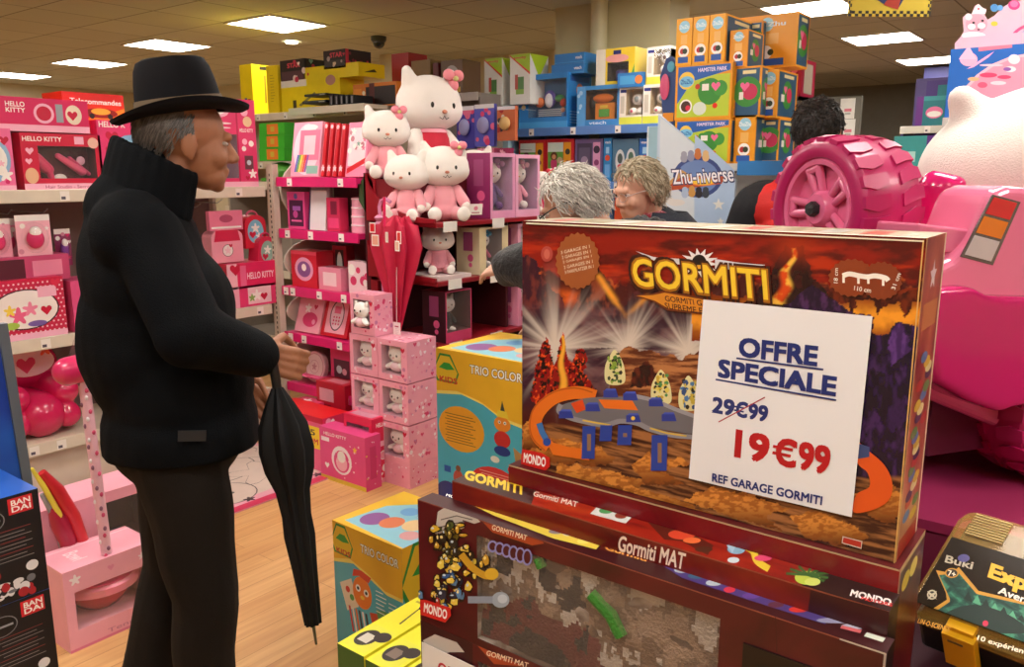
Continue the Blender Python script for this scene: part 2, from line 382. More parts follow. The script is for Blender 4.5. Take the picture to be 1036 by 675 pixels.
# ceiling lights
ADDED_PANEL_WHERE = ['over the far end of the left shelving', 'over the two grey haired women', 'above the pink floor boxes', 'above the teal craft boxes', 'above the volcano landscape box', 'over the aisle behind the viewer on the left', 'over the black figure boxes',
    'above the dark red mat boxes', 'over the aisle behind the viewer', 'over the science kit case', 'above the ride-on car', 'above the giant plush cat']
def ceiling_panel(i, x, y):
    mb = MB(); fm = M('#e8e4da', .4); a = .3
    for q in ((-a, a, -a, -a+.02), (-a, a, a-.02, a), (-a, -a+.02, -a+.02, a-.02), (a-.02, a, -a+.02, a-.02)): mb.box(*q, -.012, 0, fm)
    seen = ['square ceiling light panel above the man in the hat', 'square ceiling light panel, second from the left of the hat', 'square ceiling light panel low over the far left shelves', 'farthest ceiling light panel at the left edge',
            'large ceiling light panel right of the yellow pony boxes', 'ceiling light panel below the yellow chequered hanging sign', 'ceiling light panel beside the blue and pink tea set box', 'small distant ceiling light panel behind the man in the red vest']
    e = mb.build('ceiling_light', loc=(x, y, CEIL-.001))
    m2 = MB(); em = M('#fff9f0', .5, .0, emit=PANEL_POWER); m2.box(-a+.02, a-.02, -a+.02, a-.02, -.008, -.002, em); m2.build('diffuser', e)
    tag(e, seen[i] if i < len(seen) else 'square ceiling light panel '+ADDED_PANEL_WHERE[i-len(seen)], 'ceiling light', 'ceiling light panels')  # panels past the seen list are out of view, added to light the front
for i, (x, y) in enumerate(PANELS): ceiling_panel(i, x, y)
o = None
mb = MB(); mb.lathe([(.07, 0), (.07, -.03), (.055, -.05)], M('#30302e', .4), 20); o = mb.build('security_camera', smooth=True, loc=(*(atZ(383, 37, CEIL).xy), CEIL-.001))
m2 = MB(); m2.ell((0, 0, -.05), (.055, .055, .055), M('#0c0c0e', .1, coat=1)); m2.build('dome', o, smooth=True)
tag(o, 'small black dome security camera under the ceiling', 'camera')
mb = MB(); mb.lathe([(.06, 0), (.05, -.015)], M('#fff3c8', .4, emit=22), 20); o = mb.build('spotlight', loc=(*atZ(295, 42, CEIL).xy, CEIL-.001)); tag(o, 'small round recessed spotlight glowing warm beside the tiles', 'spotlight')
# ------------------------------------------------------------------ shelving
CREAM = M('#d8cdb8', .5); PINKLIP = M('#d8246e', .3); GREYPINK = M('#9a8a86', .6)
def shelf_part(root, x0, x1, y0, y1, z, mat, rail, side, th=.03, rh=.055, tags=()):
    mb = MB(); mb.box(x0, x1, y0, y1, z-th, z-.001, mat); s = mb.build('shelf', root)
    m2 = MB()
    if side == 'X': m2.box(x1, x1+.012, y0, y1, z-rh, z+.002, rail)
    else: m2.box(x0, x1, y0-.012, y0, z-rh, z+.002, rail)
    rnd = random.Random(int(z*1000)+int(x0*100))
    m2.build('price_rail', s, bevel=.003)
    for t in tags:
        m3 = MB(); wv = .042
        if side == 'X': m3.box(x1+.0125, x1+.0135, t-wv/2, t+wv/2, z-rh+.006, z-.006, '#ece6dc'); m3.box(x1+.0136, x1+.0139, t-wv/2+.005, t+wv/2-.018, z-rh+.012, z-.03, '#55505c')
        else: m3.box(t-wv/2, t+wv/2, y0-.0135, y0-.0125, z-rh+.004, z-.004, '#f1ece4'); m3.box(t-wv/2+.006, t+wv/2-.02, y0-.0139, y0-.0136, z-rh+.014, z-.028, '#55505c')
        m3.build('price_tag', s)
    return s
LX = -3.9
def left_gondola():
    r = empty('gondola_shelving', (0, 0, 0)); tag(r, 'cream gondola shelving run behind the man, full of pink boxes', 'shelving')
    mb = MB(); mb.box(-4.42, -4.38, -.2, 2.8, 0, 1.8, M('#7d6a66', .7)); mb.build('back_panel', r)
    mb = MB(); mb.box(-4.38, -3.98, -.2, 2.8, 0, .22, CREAM); mb.build('base', r)
    shelf_part(r, -4.38, LX-.012, -.2, 2.83, 1.425, CREAM, CREAM, 'X', tags=(1.1, 1.75, 2.2, 2.66))
    shelf_part(r, -4.38, LX-.012, -.2, 2.83, .765, CREAM, CREAM, 'X', tags=(1.6, 2.3, 2.75))
    shelf_part(r, -4.38, LX-.012, -.2, 2.8, .28, CREAM, CREAM, 'X', tags=(1.5, 1.62, 2.7))
    mb = MB(); mb.box(-4.38, -4.34, 2.78, 2.80, .28, 1.8, CREAM); mb.build('upright', r)
    for y, z in ((1.42, 1.32), (1.55, 1.32), (1.7, 1.32), (2.32, 1.34), (2.47, 1.32), (2.6, 1.34)):
        m2 = MB(); m2.tube([(-4.37, y, z), (-4.02, y, z), (-3.97, y, z+.02)], .003, M('#b8b8b8', .3, metal=1)); m2.build('peg_hook', r, smooth=True)
left_gondola()
def pink_gondola():
    r = empty('gondola_shelving', (0, 0, 0)); tag(r, 'pink lipped gondola shelving with slotted cream upright, behind the floor boxes', 'shelving')
    X0, X1, Y0, Y1 = -3.88, -3.22, 2.9, 3.3
    mb = MB(); mb.box(X0, X1, Y1, Y1+.03, 0, 1.5, M('#8d6f74', .7)); mb.build('back_panel', r)
    mb = MB(); up = M('#cfc4b2', .4); mb.box(X0-.075, X0-.02, Y0-.02, Y0+.02, 0, 1.55, up)
    for k in range(50): mb.box(X0-.052, X0-.043, Y0-.0205, Y0-.0195, .06+k*.029, .075+k*.029, '#2a2420')
    mb.build('upright', r)
    mb = MB()
    for z0, z1 in ((1.2, 1.6), (.87, 1.13), (.6, .82), (.3, .56)):
        pts = [(Y1, z0)]+[(Y1-.1-.28*math.sin(a), (z0+z1)/2-(z1-z0)/2*math.cos(a)) for a in [PI*k/12 for k in range(13)]]+[(Y1, z1)]
        mb.prism(pts, X0-.016, X0-.004, M('#d9cfc2', .4), axis='x')
    mb.build('side_panel', r, bevel=.003)
    for z, tg in ((1.475, (-3.76, -3.34)), (1.19, (-3.8, -3.6, -3.35)), (.865, (-3.84, -3.78, -3.55, -3.35)), (.6, (-3.82, -3.7, -3.4)), (.3, ())):
        shelf_part(r, X0, X1, Y0, Y1, z, PINKLIP, PINKLIP, 'Y', rh=.05, tags=tg)
pink_gondola()
# red plush stand
RED = M('#8e1420', .35); DRED = M('#4a0a14', .6)
PX1, PY0, PY1 = -2.7, 2.92, 4.45
def plush_stand():
    r = empty('display_stand', (0, 0, 0)); tag(r, 'dark red wooden stand with curved side panels, holding white plush toys', 'display stand')
    mb = MB(); mb.box(-3.2, -3.17, PY0, PY1, 0, 1.5, DRED); mb.build('back_panel', r)
    mb = MB(); mb.box(-3.17, PX1-.03, PY0, PY1, 0, .3, RED); mb.build('plinth', r)
    for z in (.655, .975, 1.262):
        mb = MB(); mb.box(-3.17, PX1, PY0, PY1, z-.022, z, RED); s = mb.build('shelf', r, bevel=.003)
        for y in ((3.0, 3.33) if z < 1.2 else (2.97, 3.35, 3.75)):
            m2 = MB(); m2.box(PX1+.0005, PX1+.002, y, y+.1, z-.045, z+.005, '#efe9df'); m2.build('price_tag', s)
    mb = MB()
    for z0, z1 in ((1.262, 1.5), (.975, 1.16), (.655, .85), (.3, .56)):
        pts = [(-3.17, z0), (PX1, z0), (PX1, z0+.02)]+[(PX1-(PX1+3.17)*math.sin(a), z0+.02+(z1-z0-.02)*(1-math.cos(a))) for a in [PI/2*k/10 for k in range(1, 11)]]
        mb.prism(pts, PY0-.015, PY0, RED)
    mb.build('side_panel', r)
    mb = MB(); mb.box(-3.17, -3.12, PY0, PY0+.03, .3, 1.5, RED); mb.build('post', r)
    for y in (3.54, 4.02): mb = MB(); mb.box(-3.17, -2.76, y, y+.02, .3, 1.24, DRED); mb.build('divider', r)
    mb = MB(); mb.box(-3.17, -3.0, PY0+.01, 3.58, 1.262, 1.47, M('#7c1822', .4)); mb.build('riser', r)
    mb = MB(); mb.prism([(-3.17, 1.27), (-3.24, 1.36), (-3.23, 1.45), (-3.17, 1.5), (-3.13, 1.45), (-3.13, 1.27)], PY0+.0, PY0+.02, M('#39502a', .6)); mb.build('leaf_board', r)
plush_stand()
# ------------------------------------------------------------------ print styles
HOT, PNK, LPK, WHT = '#d81f66', '#ee6f9f', '#f6b6cb', '#f7efe9'
def hk(title='HELLO KITTY', seed=0, bg=None, strip='#c8143c', dense=8):
    rnd = random.Random(seed); o = [('r', 0, .84, 1, 1, strip), ('t', title, .05, .87, .62, .96, WHT, .02), ('r', 0, 0, 1, .1, LPK)]
    o += scatter(seed, dense, [LPK, WHT, '#f2d24a', '#7fbf5a', '#ffffff', '#c8143c'], .07, 'chhf', (.08, .15, .92, .8))
    return o
def pic(seed, bg='#f3d7dc', area=(.3, .15, .95, .8), cols=('#e24d86', '#f7efe9', '#6fa8d6', '#f2c13d', '#c8143c')):
    rnd = random.Random(seed); u0, v0, u1, v1 = area; o = [('e', (u0+u1)/2, (v0+v1)/2, (u1-u0)/2, (v1-v0)/2, bg)]
    for i in range(9):
        a = rnd.uniform(0, 6.28); q = rnd.uniform(0, .7); cu = (u0+u1)/2+q*math.cos(a)*(u1-u0)/2; cv = (v0+v1)/2+q*math.sin(a)*(v1-v0)/2
        o.append((rnd.choice('chf'), cu, cv, rnd.uniform(.04, .11), rnd.choice(cols)))
    return o
def lines(u0, u1, v1, n, dv, col, th=.012, seed=1):
    rnd = random.Random(seed); return [('r', u0, v1-i*dv-th, u0+(u1-u0)*rnd.uniform(.6, 1), v1-i*dv, col) for i in range(n)]
G1 = 'pink boxed toys on the cream shelving'
Z1, Z2, Z3 = 1.426, .766, .281
# top shelf of the left run
boxX('toy_box', 'pink and sky blue toy box cut off at the left edge', 'toy box', G1, LX-.03, (-45, 128), (17, 191), .2, Z1, base=PNK,
     faces={'+X': [('e', .45, .5, .5, .42, '#8fb8d8'), ('e', .5, .5, .38, .3, WHT), ('h', .4, .5, .12, HOT), ('h', .85, .8, .08, '#c8143c'), ('f', .82, .25, .12, WHT), ('r', 0, 0, 1, .08, LPK)]+scatter(3, 8, [HOT, LPK], .05)})
o = boxX('toy_box', 'dark pink windowed beauty set box on the top cream shelf', 'toy box', G1, LX-.03, (19, 134), (106, 191), .16, Z1, base='#cf1c3f', wins={'+X': (.2, .2, .92, .78)}, inner='#5a1020', wdepth=.5,
     faces={'+X': [('t', 'HELLO KITTY', .03, .86, .5, .94, WHT, .03), ('r', 0, 0, 1, .11, LPK), ('t', 'Hair Studio - Secrets', .25, .02, .85, .08, '#a01040'), ('c', .9, .85, .1, '#e8b8a8'), ('h', .1, .68, .07, LPK), ('h', .08, .5, .06, LPK), ('e', .1, .25, .08, .14, '#e8b890'), ('r', .66, .82, .78, .96, LPK)]})
mb = MB(); mb.cap((.0, -.1, .13), (.0, -.05, .09), .035, .025, '#e23a6c'); mb.cap((.01, -.05, .09), (.01, -.04, .04), .015, .012, '#e23a6c'); mb.cap((.0, 0, .15), (0, .1, .08), .013, .02, '#f25a86'); mb.cap((0, .05, .14), (0, .13, .07), .01, .01, '#d9406f'); mb.ell((.0, .0, .05), (.012, .03, .02), WHT); mb.ell((0, .1, .13), (.008, .02, .02), LPK)
mb.build('play_hairdryer', o, smooth=True, loc=(.03, 0, 0))
boxX('toy_box', 'long hot pink box lying on top of the beauty set', 'toy box', G1, LX-.04, (-40, 94), (91, 133), .2, atX(60, 133, LX).z*0+atX(60, 134, LX-.03).z, base='#d51e5c',
     faces={'+X': [('t', 'HELLO', .32, .72, .47, .86, WHT, .03), ('t', 'KITTY', .32, .55, .47, .68, WHT, .03), ('c', .62, .55, .3, LPK), ('c', .62, .55, .22, '#c8143c'), ('r', .72, .3, .78, .85, '#9aa0a8'), ('e', .87, .55, .07, .3, '#e8d8c0'), ('h', .86, .52, .16, '#c8143c'), ('r', 0, 0, 1, .2, LPK)]})
boxX('toy_box', 'pink toy box with red hearts, half hidden by the dark coat', 'toy box', G1, LX-.03, (97, 121), (150, 191), .2, Z1, base='#e63a76',
     faces={'+X': [('t', 'HELLO K', .05, .9, .6, .98, WHT, .03), ('e', .7, .35, .5, .45, '#86b6d6'), ('h', .3, .75, .1, '#c8143c'), ('h', .25, .55, .08, '#c8143c'), ('r', 0, 0, 1, .1, LPK), ('c', .8, .5, .16, WHT)]})
boxX('toy_car_box', 'orange and red remote control car box on top of the pink boxes', 'toy box', None, LX-.12, (62, 92), (127, 125), .2, atX(100, 121, LX-.03).z, base='#d8321c',
     faces={'+X': [('r', 0, .72, 1, 1, '#c81f1c'), ('t', 'Telecommandes', .12, .6, .95, .78, WHT, .03), ('p', [(0, 0), (.5, .1), (1, .5), (1, 0)], '#f08a22'), ('e', .6, .28, .28, .18, '#7c1810'), ('e', .6, .34, .16, .12, '#f2b43a'), ('c', .45, .16, .1, '#181414'), ('c', .75, .16, .1, '#181414')]})
def dollhouse():
    o = boxX('dollhouse_box', 'tall pink windowed dollhouse box at the right end of the top shelf', 'toy box', None, LX-.02, (200, 97), (262, 190), .26, Z1, base='#e0386f', wins={'+X': (.12, .1, .64, .6)}, inner='#a48a9a', wdepth=.5,
      faces={'+X': [('r', 0, 0, 1, .06, LPK), ('r', .64, .06, .67, 1, '#c01c50'), ('t', 'HELLO KITTY', .7, .63, .95, .67, WHT, .03), ('c', .8, .86, .05, LPK), ('c', .85, .75, .06, '#e8c89a'), ('c', .78, .52, .035, LPK), ('c', .9, .5, .035, WHT), ('c', .76, .44, .03, WHT), ('r', .76, .2, .92, .36, '#6c4048'), ('c', .84, .28, .03, '#c8d8e0'), ('f', .9, .15, .06, WHT), ('h', .8, .1, .03, '#c8143c'), ('e', .3, .85, .22, .07, LPK), ('e', .3, .85, .14, .04, WHT), ('e', .3, .72, .26, .012, '#f6e6e6'), ('e', .32, .67, .22, .01, '#f6e6e6')]})
    z = .3
    mb = MB(); mb.box(-.005, .0, -.1, .05, .15, .158, PNK); mb.box(-.03, 0, -.1, .05, .155, .16, PNK); mb.box(-.03, .0, -.1, -.095, .04, .24, LPK); mb.box(-.03, 0, .045, .05, .04, .24, LPK)
    mb.cap((-.01, -.06, .05), (-.01, -.06, .11), .014, .01, '#6c3a8a'); mb.ell((-.01, -.06, .13), (.014, .014, .016), '#8a5030'); mb.box(-.02, 0, -.01, .03, .04, .09, LPK); mb.cap((-.01, .01, .17), (-.01, .01, .2), .015, .012, '#e7d6de'); mb.box(-.02, 0, -.08, -.04, .16, .19, WHT)
    mb.build('doll_room', o, loc=(.0, -.02, 0))
dollhouse()
boxX('toy_box', 'small white and red plush box beside the dollhouse box', 'toy box', G1, LX-.0, (188, 160), (203, 191), .08, Z1, base='#e9e2df', faces={'+X': [('r', 0, 0, 1, .25, '#c8143c'), ('f', .5, .65, .28, '#fbf7f4'), ('c', .4, .62, .04, '#302020'), ('c', .62, .62, .04, '#302020')]})
# hanging packs, middle zone
BL = 'blister packs on the left hooks'
def blister(lab, X, tl, br, col='#f2a4b8', toy=HOT, seed=0, cat='toy pack', name='blister_pack', rz=0):
    y0, y1, z0, z1 = exX(X, tl, br); w_, h_ = y1-y0, z1-z0
    mb = MB(); mb.box(-.002, 0, -w_/2, w_/2, 0, h_, col)
    f = Face(mb, (0, -w_/2, 0), (0, 1, 0), (0, 0, 1), w_, h_); f.draw([('r', 0, .86, 1, 1, WHT), ('c', .2, .75, .06, WHT)]+scatter(seed, 5, [WHT, HOT, '#d88aa0'], .05))
    o = mb.build(name, loc=(X, (y0+y1)/2, z0), rot=(0, 0, rz))
    m2 = MB(); m2.ell((.012, 0, h_*.45), (.02, w_*.26, h_*.22), toy); m2.ell((.02, 0, h_*.62), (.014, w_*.18, h_*.12), WHT); m2.build('toy', o, smooth=True)
    m3 = MB(); m3.ell((.012, 0, h_*.48), (.034, w_*.4, h_*.36), film()); m3.build('clear_bubble', o, smooth=True)
    tag(o, lab, cat, BL); return o
for k, (tx, X) in enumerate(((-22, -4.0), (-12, -4.06), (-4, -4.12), (5, -4.05))):
    blister(['pale pink blister pack hanging at the far left edge', 'pale pink blister pack, second from the left edge', 'pink blister pack behind the front one by the left edge', 'pink blister pack partly covered by the front pack'][k], X, (tx, 222), (tx+36, 262), seed=k)
blister('foremost light pink blister pack with a small round pink toy', -3.97, (14, 218), (54, 260), col='#f5b4c2', seed=9)
blister('dark magenta blister pack hanging next to the man\'s back', -4.08, (54, 232), (74, 268), col='#8a2858', toy='#7c3a96', seed=11)
o = boxX('toy_box', 'flat pink package lying on the polka dot box', 'toy box', G1, LX-.06, (-8, 262), (72, 285), .2, atX(40, 286, LX).z, base='#c64a74', faces={'+X': [('r', .05, .1, .4, .9, '#5a2030'), ('r', .5, .2, .9, .8, '#e88aa8')]})
boxX('toy_box', 'red polka dot toy box with white oval picture, middle shelf', 'toy box', G1, LX-.02, (-20, 287), (70, 347), .2, Z2, base='#cf2048',
     faces={'+X': [('c', u*.06+.02+(v % 2)*.03, v*.075+.03, .016, '#f7d0d8') for u in range(17) for v in range(13)]+[('e', .5, .5, .42, .34, '#3a1820'), ('e', .5, .5, .4, .32, '#f6ebe4'), ('r', .0, 0, 1, .1, LPK), ('r', .66, .68, .9, .86, LPK), ('f', .4, .4, .16, '#e8648c'), ('f', .55, .5, .13, '#f08aa8'), ('h', .75, .45, .09, '#c8143c'), ('f', .3, .5, .1, '#f2d24a'), ('e', .62, .25, .12, .05, '#7a60a8'), ('e', .3, .25, .1, .06, '#a8c850'), ('h', .9, .9, .08, '#e03050')]})
boxX('toy_box', 'pink toy box with white oval, right of the polka dot box', 'toy box', G1, LX-.02, (71, 285), (112, 341), .2, Z2, base='#e05588', faces={'+X': [('e', .6, .5, .45, .33, '#3a1820'), ('e', .6, .5, .42, .31, '#f6ebe4'), ('r', 0, 0, 1, .1, LPK), ('f', .6, .5, .15, '#f0a0b8')]})
def bag(name, label, cat, X, tl, br, col, front, depth=.09, strap=None, group=None, tilt=0, draw=None):
    y0, y1, z0, z1 = exX(X, tl, br); w_, h_ = y1-y0, z1-z0; n = 10
    pts = [(-w_/2, 0), (w_/2, 0), (w_/2, h_*.75)]+[(w_/2*math.cos(a), h_*.75+h_*.25*math.sin(a)) for a in [PI*k/n for k in range(1, n)]]+[(-w_/2, h_*.75)]
    mb = MB(); mb.prism(pts, -depth, 0, col, axis='x')
    f = Face(mb, (0, -w_/2, 0), (0, 1, 0), (0, 0, 1), w_, h_); f.k = 12; f.draw(draw or [])
    o = mb.build(name, loc=(X, (y0+y1)/2, z0), rot=(tilt, 0, 0), bevel=.0)
    m2 = MB(); m2.tube([(-.03, w_*.25*math.cos(a), h_*.97+h_*.14*math.sin(a)) for a in [PI*k/8 for k in range(9)]], .006, front); m2.build('handle', o, smooth=True)
    tag(o, label, cat, group); return o
bag('lunch_bag', 'pink lunch bag with white flower badge and red flap', 'bag', -3.97, (213, 232), (247, 264), '#f3a3b5', HOT, draw=[('p', [(.08, .62), (.92, .62), (.85, .95), (.15, .95)], '#d62a50'), ('c', .5, .35, .18, '#5a3038'), ('c', .5, .35, .165, WHT), ('f', .5, .35, .12, '#f6d0d8'), ('h', .6, .48, .06, '#c8143c')])
boxX('toy_pack', 'flat light pink pouch hanging above the lunch bag', 'toy pack', None, -3.98, (211, 214), (246, 232), .03, base='#e8809c', faces={'+X': [('e', .5, .6, .2, .2, '#b04a68'), ('r', .05, .1, .95, .2, WHT)]})
bag('backpack', 'red children\'s backpack with picture front hanging on hook', 'backpack', -3.98, (247, 218), (270, 250), '#d6243e', '#e06a8a', draw=[('e', .5, .5, .38, .36, '#7fc0d8'), ('f', .5, .6, .16, WHT), ('h', .35, .4, .12, '#c8143c'), ('f', .65, .35, .12, WHT), ('c', .5, .2, .07, '#f2c23a')])
bag('backpack', 'tilted red backpack standing on the pink boxes by the upright', 'backpack', -3.94, (259, 240), (279, 268), '#d42a52', '#e03a6a', tilt=-.12, draw=[('e', .5, .5, .36, .36, '#93b8a8'), ('f', .5, .55, .16, WHT), ('h', .4, .3, .12, '#c8143c')])
zt = atX(255, 291, LX-.02).z
boxX('toy_box', 'pink box with lettering, lower of two by the slotted upright', 'toy box', G1, LX-.02, (229, 292), (280, 313), .2, Z2, base='#e23c72', faces={'+X': [('r', .0, 0, .25, 1, '#f0a8bc'), ('r', .42, .1, .9, .9, '#f0c8d0'), ('f', .6, .5, .3, WHT), ('h', .75, .4, .2, '#c8143c'), ('f', .5, .4, .2, '#88b058')], '-Y': [('r', 0, 0, 1, 1, '#c8304a')]})
boxX('toy_box', 'hot pink box, upper of two by the slotted upright', 'toy box', G1, LX-.02, (229, 268), (280, 292), .2, zt, base='#e0265e', faces={'+X': [('r', 0, 0, .2, 1, '#f0b8c4'), ('h', .17, .75, .25, '#c8143c'), ('t', 'HELLO KITTY', .4, .35, .95, .6, '#fbd8e2', .03), ('r', .26, .1, .38, .9, '#e86a92')], '-Y': [('r', 0, 0, 1, 1, '#c8304a')]})
# bottom zone
def armchair():
    a = atX(17, 440, LX-.02); b = atX(88, 440, LX-.02); w_ = b.y-a.y; r = empty('toy_armchair', (LX-.05, (a.y+b.y)/2, Z3)); m = M('#d01c58', .25, coat=.5)
    mb = MB(); mb.cap((-.33, -w_*.2, .08), (-.33, w_*.2, .08), .06, .06, m); mb.cap((-.3, -w_*.25, .12), (-.3, w_*.25, .12), .09, .09, m); mb.cap((-.3, -w_*.22, .3), (-.3, w_*.22, .3), .12, .12, m); blob('backrest', mb, .012, r)
    mb = MB(); mb.cap((-.25, 0, .1), (-.08, 0, .1), .11, .11, m); blob('seat', mb, .012, r)
    for s in (-1, 1):
        mb = MB(); mb.cap((-.3, s*w_*.36, .2), (-.06, s*w_*.36, .2), .07, .065, m); mb.cap((-.3, s*w_*.36, .08), (-.06, s*w_*.36, .08), .07, .065, m); blob('armrest', mb, .012, r)
    mb = MB(); f = Face(mb, (-.178, -.15, .2), (0, 1, 0), (0, 0, 1), .3, .22); f.draw([('e', .55, .6, .38, .3, '#e8b8bc'), ('h', .5, .55, .2, '#d82c60'), ('f', .8, .85, .16, '#e8502c')]); mb.build('badge', r)
    tag(r, 'shiny dark pink toy armchair wrapped in film on the bottom shelf', 'toy armchair')
armchair()
o = None
mb = MB(); mb.lathe([(.13, 0), (.15, .01), (.15, .1), (.13, .12)], M('#c81c50', .3), 24, T=Matrix.Rotation(PI/2, 4, 'Y')); mb.lathe([(.152, .045), (.152, .06)], M('#5a9a3a', .4), 24, T=Matrix.Rotation(PI/2, 4, 'Y'))
o = mb.build('round_case', smooth=True, loc=(LX-.2, 2.62, Z3+.152)); tag(o, 'round crimson case with green rim on the bottom shelf beside the hand', 'toy case')
# play mat on the floor
p = [atZ(*q, 0) for q in ((60, 497), (250, 437), (338, 480), (225, 528))]
mat_y1 = 2.62
mb = MB(); mb.box(-3.97, -3.08, 1.2, mat_y1, .001, .007, M('#dfa0ae', .6)); f = Face(mb, (-3.97, 1.2, .007), (1, 0, 0), (0, 1, 0), .89, mat_y1-1.2)
f.draw([('r', .94, 0, 1, 1, '#c83358'), ('r', 0, 0, .03, 1, '#c83358'), ('r', .1, .02, .88, .98, '#cdbcaf')])
def ring(cu, cv, r, sh=circ(24), col='#3c3436', sx=1): f.shape(sh, cu, cv, r, col, sx=sx); f.shape(sh, cu, cv, r-.004, '#cdbcaf', sx=sx)
for cu, cv, r, sh in ((.35, .72, .16, circ(28)), (.62, .82, .13, FLOWER), (.55, .52, .14, FLOWER), (.75, .62, .1, circ(24)), (.25, .42, .12, FLOWER), (.7, .3, .15, circ(28)), (.3, .9, .07, HEART), (.35, .15, .12, FLOWER)): ring(cu, cv, r, sh)
for cu, cv in ((.3, .74), (.42, .7), (.66, .3), (.75, .3), (.76, .63)): f.shape(circ(12), cu, cv, .016, '#2a2426', sx=.7)
for k in range(7): f.shape(FLOWER, .91, .08+k*.14, .022, '#3c3436')
tag(mb.build('play_mat'), 'flat pink bordered play mat with line drawn flowers on the floor', 'play mat')
# ------------------------------------------------------------------ boxes on the floor before the pink shelving
FG = 'pink boxes on the floor'
def floorbox(name, label, tl, tr_bottom, blc, brc, **kw): pass
HEARTP = lambda seed: scatter(seed, 34, ['#d83a6a', '#f6cdd8', '#c87aa0', '#e88aa8', '#f8e4ea'], .045, 'hchf')
# stacked heart pattern boxes
SG = 'heart patterned doll boxes in the stack'
row_h = .2
def heart_box(x0, z0, lab, h=row_h, w_=.195, d=.2, y=2.66, plain=False):
    o = carton('doll_box', lab, 'toy box', SG, x0, x0+w_, y, y+d, z0, z0+h-.001, base='#eda0b4', wins={'-Y': (.12, .16, .8, .86)}, inner='#d8a4b4', wdepth=.45,
               faces={'-Y': [q for q in HEARTP(int(x0*100+z0*10)) if q[1] > .8 or q[2] > .88 or q[2] < .15]+[('h', .86, .78, .07, '#c8143c')], '+X': HEARTP(5+int(z0*10))+[], '+Z': HEARTP(8)})
    sc_ = w_/.195; mb = MB(); mb.ell((-.008, -.055, h*.6), (.058*sc_, .03, h*.2), '#f6eee8'); mb.ell((-.008, -.06, h*.31), (.038*sc_, .03, h*.13), '#e8c0c8')
    for s in (-1, 1): mb.cap((-.008+s*.038*sc_, -.055, h*.7), (-.008+s*.044*sc_, -.055, h*.79), .014, .009, '#f6eee8'); mb.cap((-.008+s*.025, -.065, h*.36), (-.008+s*.055*sc_, -.07, h*.3), .014, .012, '#f6eee8')
    for s in (-1, 1): mb.ell((-.008+s*.02, -.084, h*.6), (.004, .003, .006), '#241c1c')
    mb.ell((-.008, -.086, h*.55), (.005, .003, .003), '#e08a9a')
    mb.build('plush_doll', o, smooth=True)
names = [['bottom left', 'bottom right'], ['left second', 'right second'], ['left upper', 'right upper']]
xs = (-3.055, -2.855)
zz = [.0, .16, .355, .545]
zz = [.115, .32, .525]
carton('toy_box', 'flat heart patterned box lowest under the doll box stack', 'toy box', SG, -3.055, -2.66, 2.66, 2.86, 0, .114, base='#eb9cb2', faces={'+X': HEARTP(77), '-Y': HEARTP(78)})
for r_, z0 in enumerate(zz):
    for c_, x0 in enumerate(xs):
        heart_box(x0, z0, 'heart patterned doll box, %s column, %s row of the stack' % (('left', 'right')[c_], ('lowest windowed', 'middle', 'top')[r_]))
heart_box(-3.04, .727, 'single heart patterned doll box standing on top of the stack', h=.2, w_=.17, d=.12)
def fbox(label, c0, c1, depth, h, base, faces, name='toy_box', group=FG, rz=0, wins=None, cols=None, z0=0, **kw):
    a = atZ(*c0, z0); b = atZ(*c1, z0); y = (a.y+b.y)/2
    return carton(name, label, 'toy box', group, a.x, b.x, y, y+depth, z0, z0+h, base=base, faces=faces, rz=rz, wins=wins, cols=cols, **kw)
o = fbox('bright red box with upside down yellow price card, on the floor', (284, 459), (320, 483), .17, .29, '#e8618c', {'-Y': [('r', 0, .9, 1, 1, '#c8143c'), ('r', .3, .42, .98, .82, '#f4d52c'), ('t', 'SELOMOM', .38, .5, .9, .6, '#c8143c', .03), ('t', '34,95', .42, .64, .85, .76, '#40302c', .02), ('h', .65, .25, .12, WHT), ('r', .03, .1, .26, .86, '#a8305c')], '+X': scatter(5, 12, [WHT, LPK, '#8ab8d0'], .08), '+Z': [('r', 0, 0, 1, 1, '#e0161e')]}, cols={'+Z': '#e0161e', '+X': '#d8325c'})
o = fbox('pink ring toy box with white ring picture, frontmost on the floor', (322, 484), (374, 497), .1, .27, '#e04a86', {'-Y': [('c', .48, .45, .27, '#f6e6ea'), ('c', .48, .43, .21, '#e04a86'), ('c', .48, .4, .15, '#f3b4c6'), ('c', .48, .52, .11, WHT), ('s', .78, .72, .07, '#f2c23a'), ('r', 0, 0, 1, .08, '#d8b83c'), ('h', .15, .28, .06, WHT), ('t', 'HELLO KITTY', .1, .86, .6, .92, WHT, .02), ('r', .04, .74, .22, .82, '#f6e6ea')]+scatter(6, 12, ['#f8d8e2'], .02), '+X': scatter(7, 14, ['#f8d8e2', '#e8c84a'], .02)+[('r', .3, .2, .7, .8, '#d03874')]})
o = fbox('red and pink box with round photo circles on its right side', (372, 493), (400, 489), .2, .34, '#df2a5c', {}, rz=-.0, wins={'-Y': (.12, .3, .9, .84)}, inner='#7a3050') if False else None
a = atZ(378, 492, 0)
